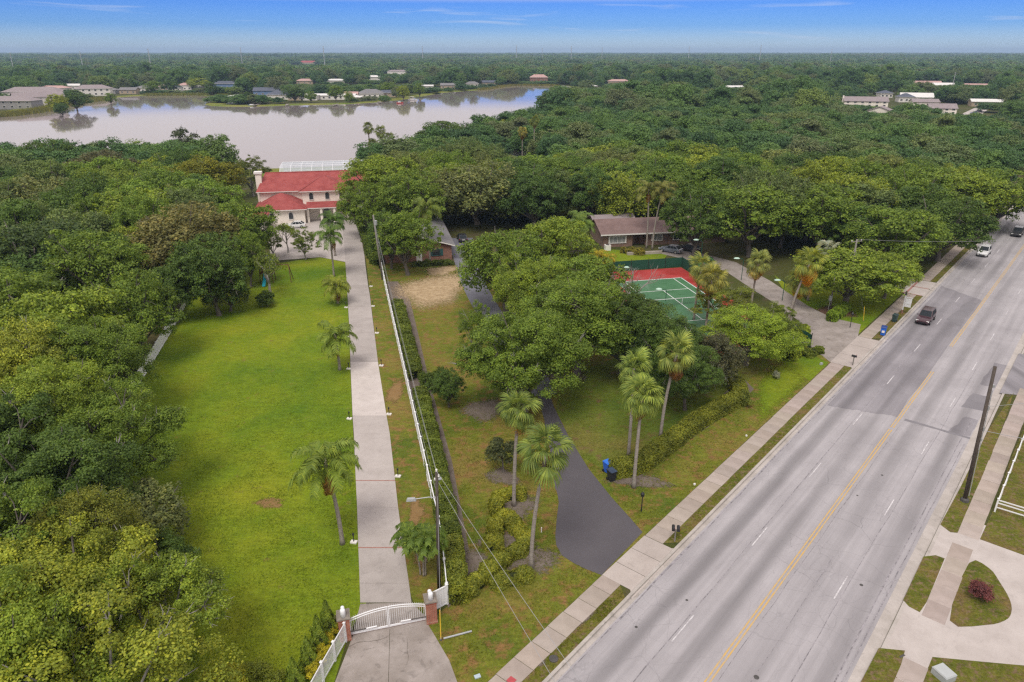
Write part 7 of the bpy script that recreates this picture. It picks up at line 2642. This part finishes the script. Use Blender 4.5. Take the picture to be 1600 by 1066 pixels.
# ------------------------------------------------------------------ play set
p = G(419, 440)
t = thing('play_set', 'wooden play set with grey roof and turquoise slide at the lawn top', 'play set', (p.x, p.y, 0), 0.1)
M_REDWOOD = paint('stained_timber', (0.13, 0.055, 0.035), 0.8, 0.2)
for x in (-.8, .8):
    for y in (-.8, .8):
        MB().tube([(x * 1.25, y * 1.1, 0), (x, y, 3.2)], 0.06, 6).obj('leg', M_REDWOOD, t)
MB().b2(-.95, .95, -.95, .95, 1.45, 1.55).obj('deck', M_REDWOOD, t)
m = MB()
gable(m, -1.0, 1.0, -1.1, 1.1, 3.1, 3.95, 0.2, 0.06, 0, 'y')
m.obj('roof', [M_SHING_D, M_REDWOOD], t)
for k in range(4):
    MB().b2(-.9, .9, -.97, -.93, 1.65 + k * .22, 1.78 + k * .22).obj('board', M_REDWOOD, t)
m = MB()
for k in range(9):
    f = k / 8
    y, z = -1.0 - 2.0 * f, 1.5 - 1.35 * f - 0.12 * math.sin(f * PI)
    m.v += [(-.26, y, z + .16), (-.22, y, z), (.22, y, z), (.26, y, z + .16)]
for k in range(8):
    for j in range(3):
        m.f.append((4 * k + j, 4 * k + j + 1, 4 * k + 5 + j, 4 * k + 4 + j))
        m.m.append(0)
m.obj('slide', paint('turquoise_plastic', (0.03, 0.33, 0.42), 0.35, 0.04), t)
MB().tube([(.9, 0, 2.8), (3.4, 0, 2.6)], 0.07, 6).obj('swing_beam', M_REDWOOD, t)
for s in (-.9, .9):
    MB().tube([(3.4, 0, 2.6), (3.7, s, 0)], 0.06, 6).obj('swing_leg', M_REDWOOD, t)

# ------------------------------------------------------------------ cars
def mat_car(name, col):
    t = NT(name)
    t.principled(col, 0.28, spec=0.5, Coat_Weight=0.6, Coat_Roughness=0.06)
    return t.done()


M_TYRE = paint('tyre', (0.02, 0.02, 0.02), 0.85, 0.1)
M_RIM = paint('rim', (0.45, 0.45, 0.46), 0.35, 0.05, metallic=0.6)
M_HEAD = paint('headlamp', (0.85, 0.85, 0.82), 0.2, 0.02)
M_TAIL = paint('tail_lamp', (0.35, 0.01, 0.01), 0.25, 0.02)
M_CGLASS = paint('car_glass', (0.022, 0.028, 0.034), 0.5, 0.02, spec=0.12)
CARM = {}


def car(loc, rz, col, label, kind='suv', group=None):
    key = tuple(col)
    if key not in CARM:
        CARM[key] = mat_car('car_paint', col)
    cm = CARM[key]
    t = thing('car', label, 'car', loc, rz, group)
    L, W, HB, HR = (4.6, 1.85, 1.02, 1.72) if kind == 'suv' else (4.6, 1.8, 0.92, 1.42)
    # +y is the front; lower body lofted along y
    st = [(-0.5, .80, .42, .78), (-0.47, .92, .28, HB * .96), (-0.36, .99, .22, HB), (-0.1, 1.0, .20, HB), (0.12, 1.0, .20, HB * .98), (0.22, .99, .20, HB * .95), (0.38, .97, .22, HB * .86), (0.47, .90, .26, HB * .74), (0.5, .78, .36, HB * .62)]
    m = MB()
    for f, w, zb, zt_ in st:
        y, x = f * L, W / 2 * w
        zm = zb + (zt_ - zb) * 0.55
        m.v += [(-x * .9, y, zb), (-x, y, zm), (-x * .93, y, zt_), (x * .93, y, zt_), (x, y, zm), (x * .9, y, zb)]
    n = len(st)
    for k in range(n - 1):
        for j in range(6):
            j2 = (j + 1) % 6
            m.f.append((6 * k + j, 6 * k + 6 + j, 6 * k + 6 + j2, 6 * k + j2))
            m.m.append(0)
    m.f += [tuple(range(6)), tuple(6 * (n - 1) + q for q in range(6))[::-1]]
    m.m += [0, 0]
    body = m.obj('body', cm, t, smooth=False)
    # cabin
    a0, a1, b0, b1 = (-0.46, 0.20, -0.40, 0.06) if kind == 'suv' else (-0.42, 0.20, -0.26, 0.05)
    wb, wr = W / 2 * .92, W / 2 * .76
    C = [(-wb, a0 * L, HB - .02), (wb, a0 * L, HB - .02), (wb, a1 * L, HB - .04), (-wb, a1 * L, HB - .04), (-wr, b0 * L, HR), (wr, b0 * L, HR), (wr, b1 * L, HR), (-wr, b1 * L, HR)]
    MB().add(C, [(0, 1, 5, 4), (1, 2, 6, 5), (2, 3, 7, 6), (3, 0, 4, 7), (4, 5, 6, 7)]).obj('cabin', cm, t)

    def glass(i, j, k, l, name, s=0.84, o=0.012, sub=None):
        P = [Vector(C[q]) for q in (i, j, k, l)]
        c = sum(P, Vector()) / 4
        nrm = (P[1] - P[0]).cross(P[3] - P[0]).normalized()
        Q = [c + (q - c) * s + nrm * o for q in P]
        if sub:
            Q = [Q[0].lerp(Q[1], sub[0]), Q[0].lerp(Q[1], sub[1]), Q[3].lerp(Q[2], sub[1]), Q[3].lerp(Q[2], sub[0])]
        MB().add(Q, [(0, 1, 2, 3)]).obj(name, M_CGLASS, t)
    glass(0, 1, 5, 4, 'rear_window')
    glass(2, 3, 7, 6, 'windscreen', 0.9)
    for sub in ((0.0, 0.34), (0.37, 0.68), (0.71, 1.0)):
        glass(1, 2, 6, 5, 'side_window', 0.86, sub=sub)
        glass(3, 0, 4, 7, 'side_window', 0.86, sub=sub)
    for y in (-0.30 * L, 0.31 * L):
        for x in (-W / 2 + .09, W / 2 - .09):
            w = MB().tube([(x - .11, y, .33), (x + .11, y, .33)], .33, 16).obj('wheel', M_TYRE, t)
            MB().tube([(x - .118, y, .33), (x + .118, y, .33)], .20, 10).obj('rim', M_RIM, w)
    for x in (-W * .36, W * .36):
        MB().box((x, L * .482, HB * .64), (.34, .10, .15), 0).obj('headlight', M_HEAD, t)
        MB().box((x * 1.08, -L * .478, HB * .80), (.22, .09, .22), 0).obj('tail_light', M_TAIL, t)
        MB().box((math.copysign(W / 2 + .06, x), a1 * L * .8, HB + .03), (.18, .10, .12), 0).obj('mirror', cm, t)
    MB().b2(-.5, .5, L * .497, L * .506, .36, .52).obj('grille', M_BLK, t)
    MB().b2(-.27, .27, -L * .505, -L * .497, .62, .74).obj('number_plate', M_TRIM, t)
    t.scale = (0.93, 0.93, 0.93)
    return t


_f = RZ + PI                                                         # facing the camera, down the left lanes
car(RP(-4.5, 73.2, ROAD_Z + 0.02), _f, (0.055, 0.018, 0.026), 'maroon car coming down the left lane', 'suv', 'cars on the road')
car(RP(-4.6, 117, ROAD_Z + 0.02), _f, (0.72, 0.72, 0.72), 'white car under the overhanging roadside oak', 'suv', 'cars on the road')
car(RP(-2.2, 138, ROAD_Z + 0.02), _f, (0.045, 0.045, 0.05), 'dark car highest up the road at the right edge', 'suv', 'cars on the road')
car((*G2(462, 356), 0.03), 1.75, (0.72, 0.72, 0.72), 'white car parked in the entrance court', 'sedan')
car((*G2(1048, 394), 0.02), 0.9, (0.16, 0.18, 0.22), 'grey-blue car parked before the brown ranch house', 'sedan')
car((*G2(1077, 392), 0.02), 0.7, (0.03, 0.03, 0.035), 'black car parked beside the grey-blue one', 'sedan')
car((*G2(722, 376), 0.02), 0.2, (0.03, 0.03, 0.035), 'black car parked beside the brick house', 'sedan')
for i, (px, py, c) in enumerate(((1522, 178, (0.03, 0.05, 0.16)), (1528, 175, (0.5, 0.5, 0.5)), (1516, 183, (0.7, 0.7, 0.7)), (1508, 184, (0.25, 0.03, 0.03)), (1502, 187, (0.6, 0.6, 0.62)), (1512, 188, (0.05, 0.05, 0.06)))):
    car((*G2(px, py), 0.04), 1.2 + i * .1, c, ['dark blue car in the car park beyond the right wood', 'silver car in the car park beyond the right wood', 'white car in the car park beyond the right wood', 'red car in the car park beyond the right wood', 'pale grey car in the car park beyond the right wood', 'black car in the car park beyond the right wood'][i], 'sedan', 'cars in the far car park')
# ================================================================== turf
def turf(name, polys, n, hgt, col, label, seed, wid=0.018, avoid=None):
    """short ragged blades over a lawn"""
    rng = np.random.default_rng(seed)
    B = []
    for poly, share in polys:
        xs = [p[0] for p in poly]
        ys = [p[1] for p in poly]
        k = int(n * share)
        X, Y = rng.uniform(min(xs), max(xs), k * 3), rng.uniform(min(ys), max(ys), k * 3)
        keep = np.zeros(k * 3, bool)
        j = len(poly) - 1
        for i in range(len(poly)):
            xi, yi, xj, yj = *poly[i][:2], *poly[j][:2]
            c = ((yi > Y) != (yj > Y)) & (X < (xj - xi) * (Y - yi) / (yj - yi + 1e-12) + xi)
            keep ^= c
            j = i
        f = np.sin(X * 1.3 + 2 * np.sin(Y * .7)) + np.sin(Y * 1.7 + 2 * np.sin(X * .9)) + rng.normal(size=k * 3) * 0.8
        keep &= f > -0.3
        keep &= rng.uniform(size=k * 3) < np.clip((76 - Y) / 30, 0, 1)
        if avoid:
            keep &= np.array([not in_poly(a_, b_, avoid) for a_, b_ in zip(X, Y)])
        B.append(np.c_[X[keep], Y[keep]][:k])
    P = np.repeat(np.concatenate(B), 3, axis=0)
    m = len(P)
    P = P + rng.normal(size=(m, 2)) * 0.03
    a = rng.uniform(0, 6.28, m)
    h = hgt * rng.uniform(0.5, 1.4, m)
    le = rng.normal(size=(m, 2)) * hgt * 0.5
    d = np.c_[np.cos(a), np.sin(a)] * wid
    V = np.stack([np.c_[P - d, np.full(m, .01)], np.c_[P + d, np.full(m, .01)], np.c_[P + le, h]], 1).reshape(-1, 3)
    o = link(name, np_mesh(name, V, np.arange(3 * m).reshape(-1, 3), M_LEAF))
    o.color = (*col, 1)
    return tag(o, label, None, None, 'stuff')


NEARYARD = [(-3.2, 30.0), R2(-9.6, -2), R2(-9.6, 36), (15, 70), (-8, 70), (-4.6, 50), (-2.8, 38), (-4.6, 33.5)]
NEARLAWN = [(-24, 28), (-11.5, 28), (-10.6, 36), (-12.6, 48), (-16.5, 64), (-19.6, 76), (-36, 76), (-28, 45)]
turf('grass', [(NEARLAWN, 1.0)], 30000, 0.06, (0.120, 0.180, 0.012), 'mown blades of the near lawn', 1)
turf('grass', [(NEARYARD, 1.0)], 26000, 0.08, (0.135, 0.155, 0.020), 'coarse weedy blades of the dry yard', 2, avoid=BD)
turf('grass', [([R2(-7.95, -6), R2(-7.2, -6), R2(-7.2, 3.0), R2(-7.95, 3.0)], 0.25), ([R2(-7.95, 9.8), R2(-7.2, 10), R2(-7.2, 40), R2(-7.95, 40)], 0.75)], 9000, 0.09, (0.11, 0.12, 0.018), 'ragged blades of the left verge', 3)
# ================================================================== air
hz = MB()
hz.b2(-13000, 13000, -60, 14000, -1.2, 84)
hzo = hz.obj('haze', [])
_t = NT('haze_air')
_v = _t.node('ShaderNodeVolumePrincipled', {'Color': (0.50, 0.70, 1.0), 'Density': 0.00013, 'Anisotropy': 0.0})
_t.l.new(_v.outputs[0], _t.out.inputs['Volume'])
hzo.data.materials.append(_t.done())
tag(hzo, 'thin blue haze over the whole landscape', None, None, 'stuff')
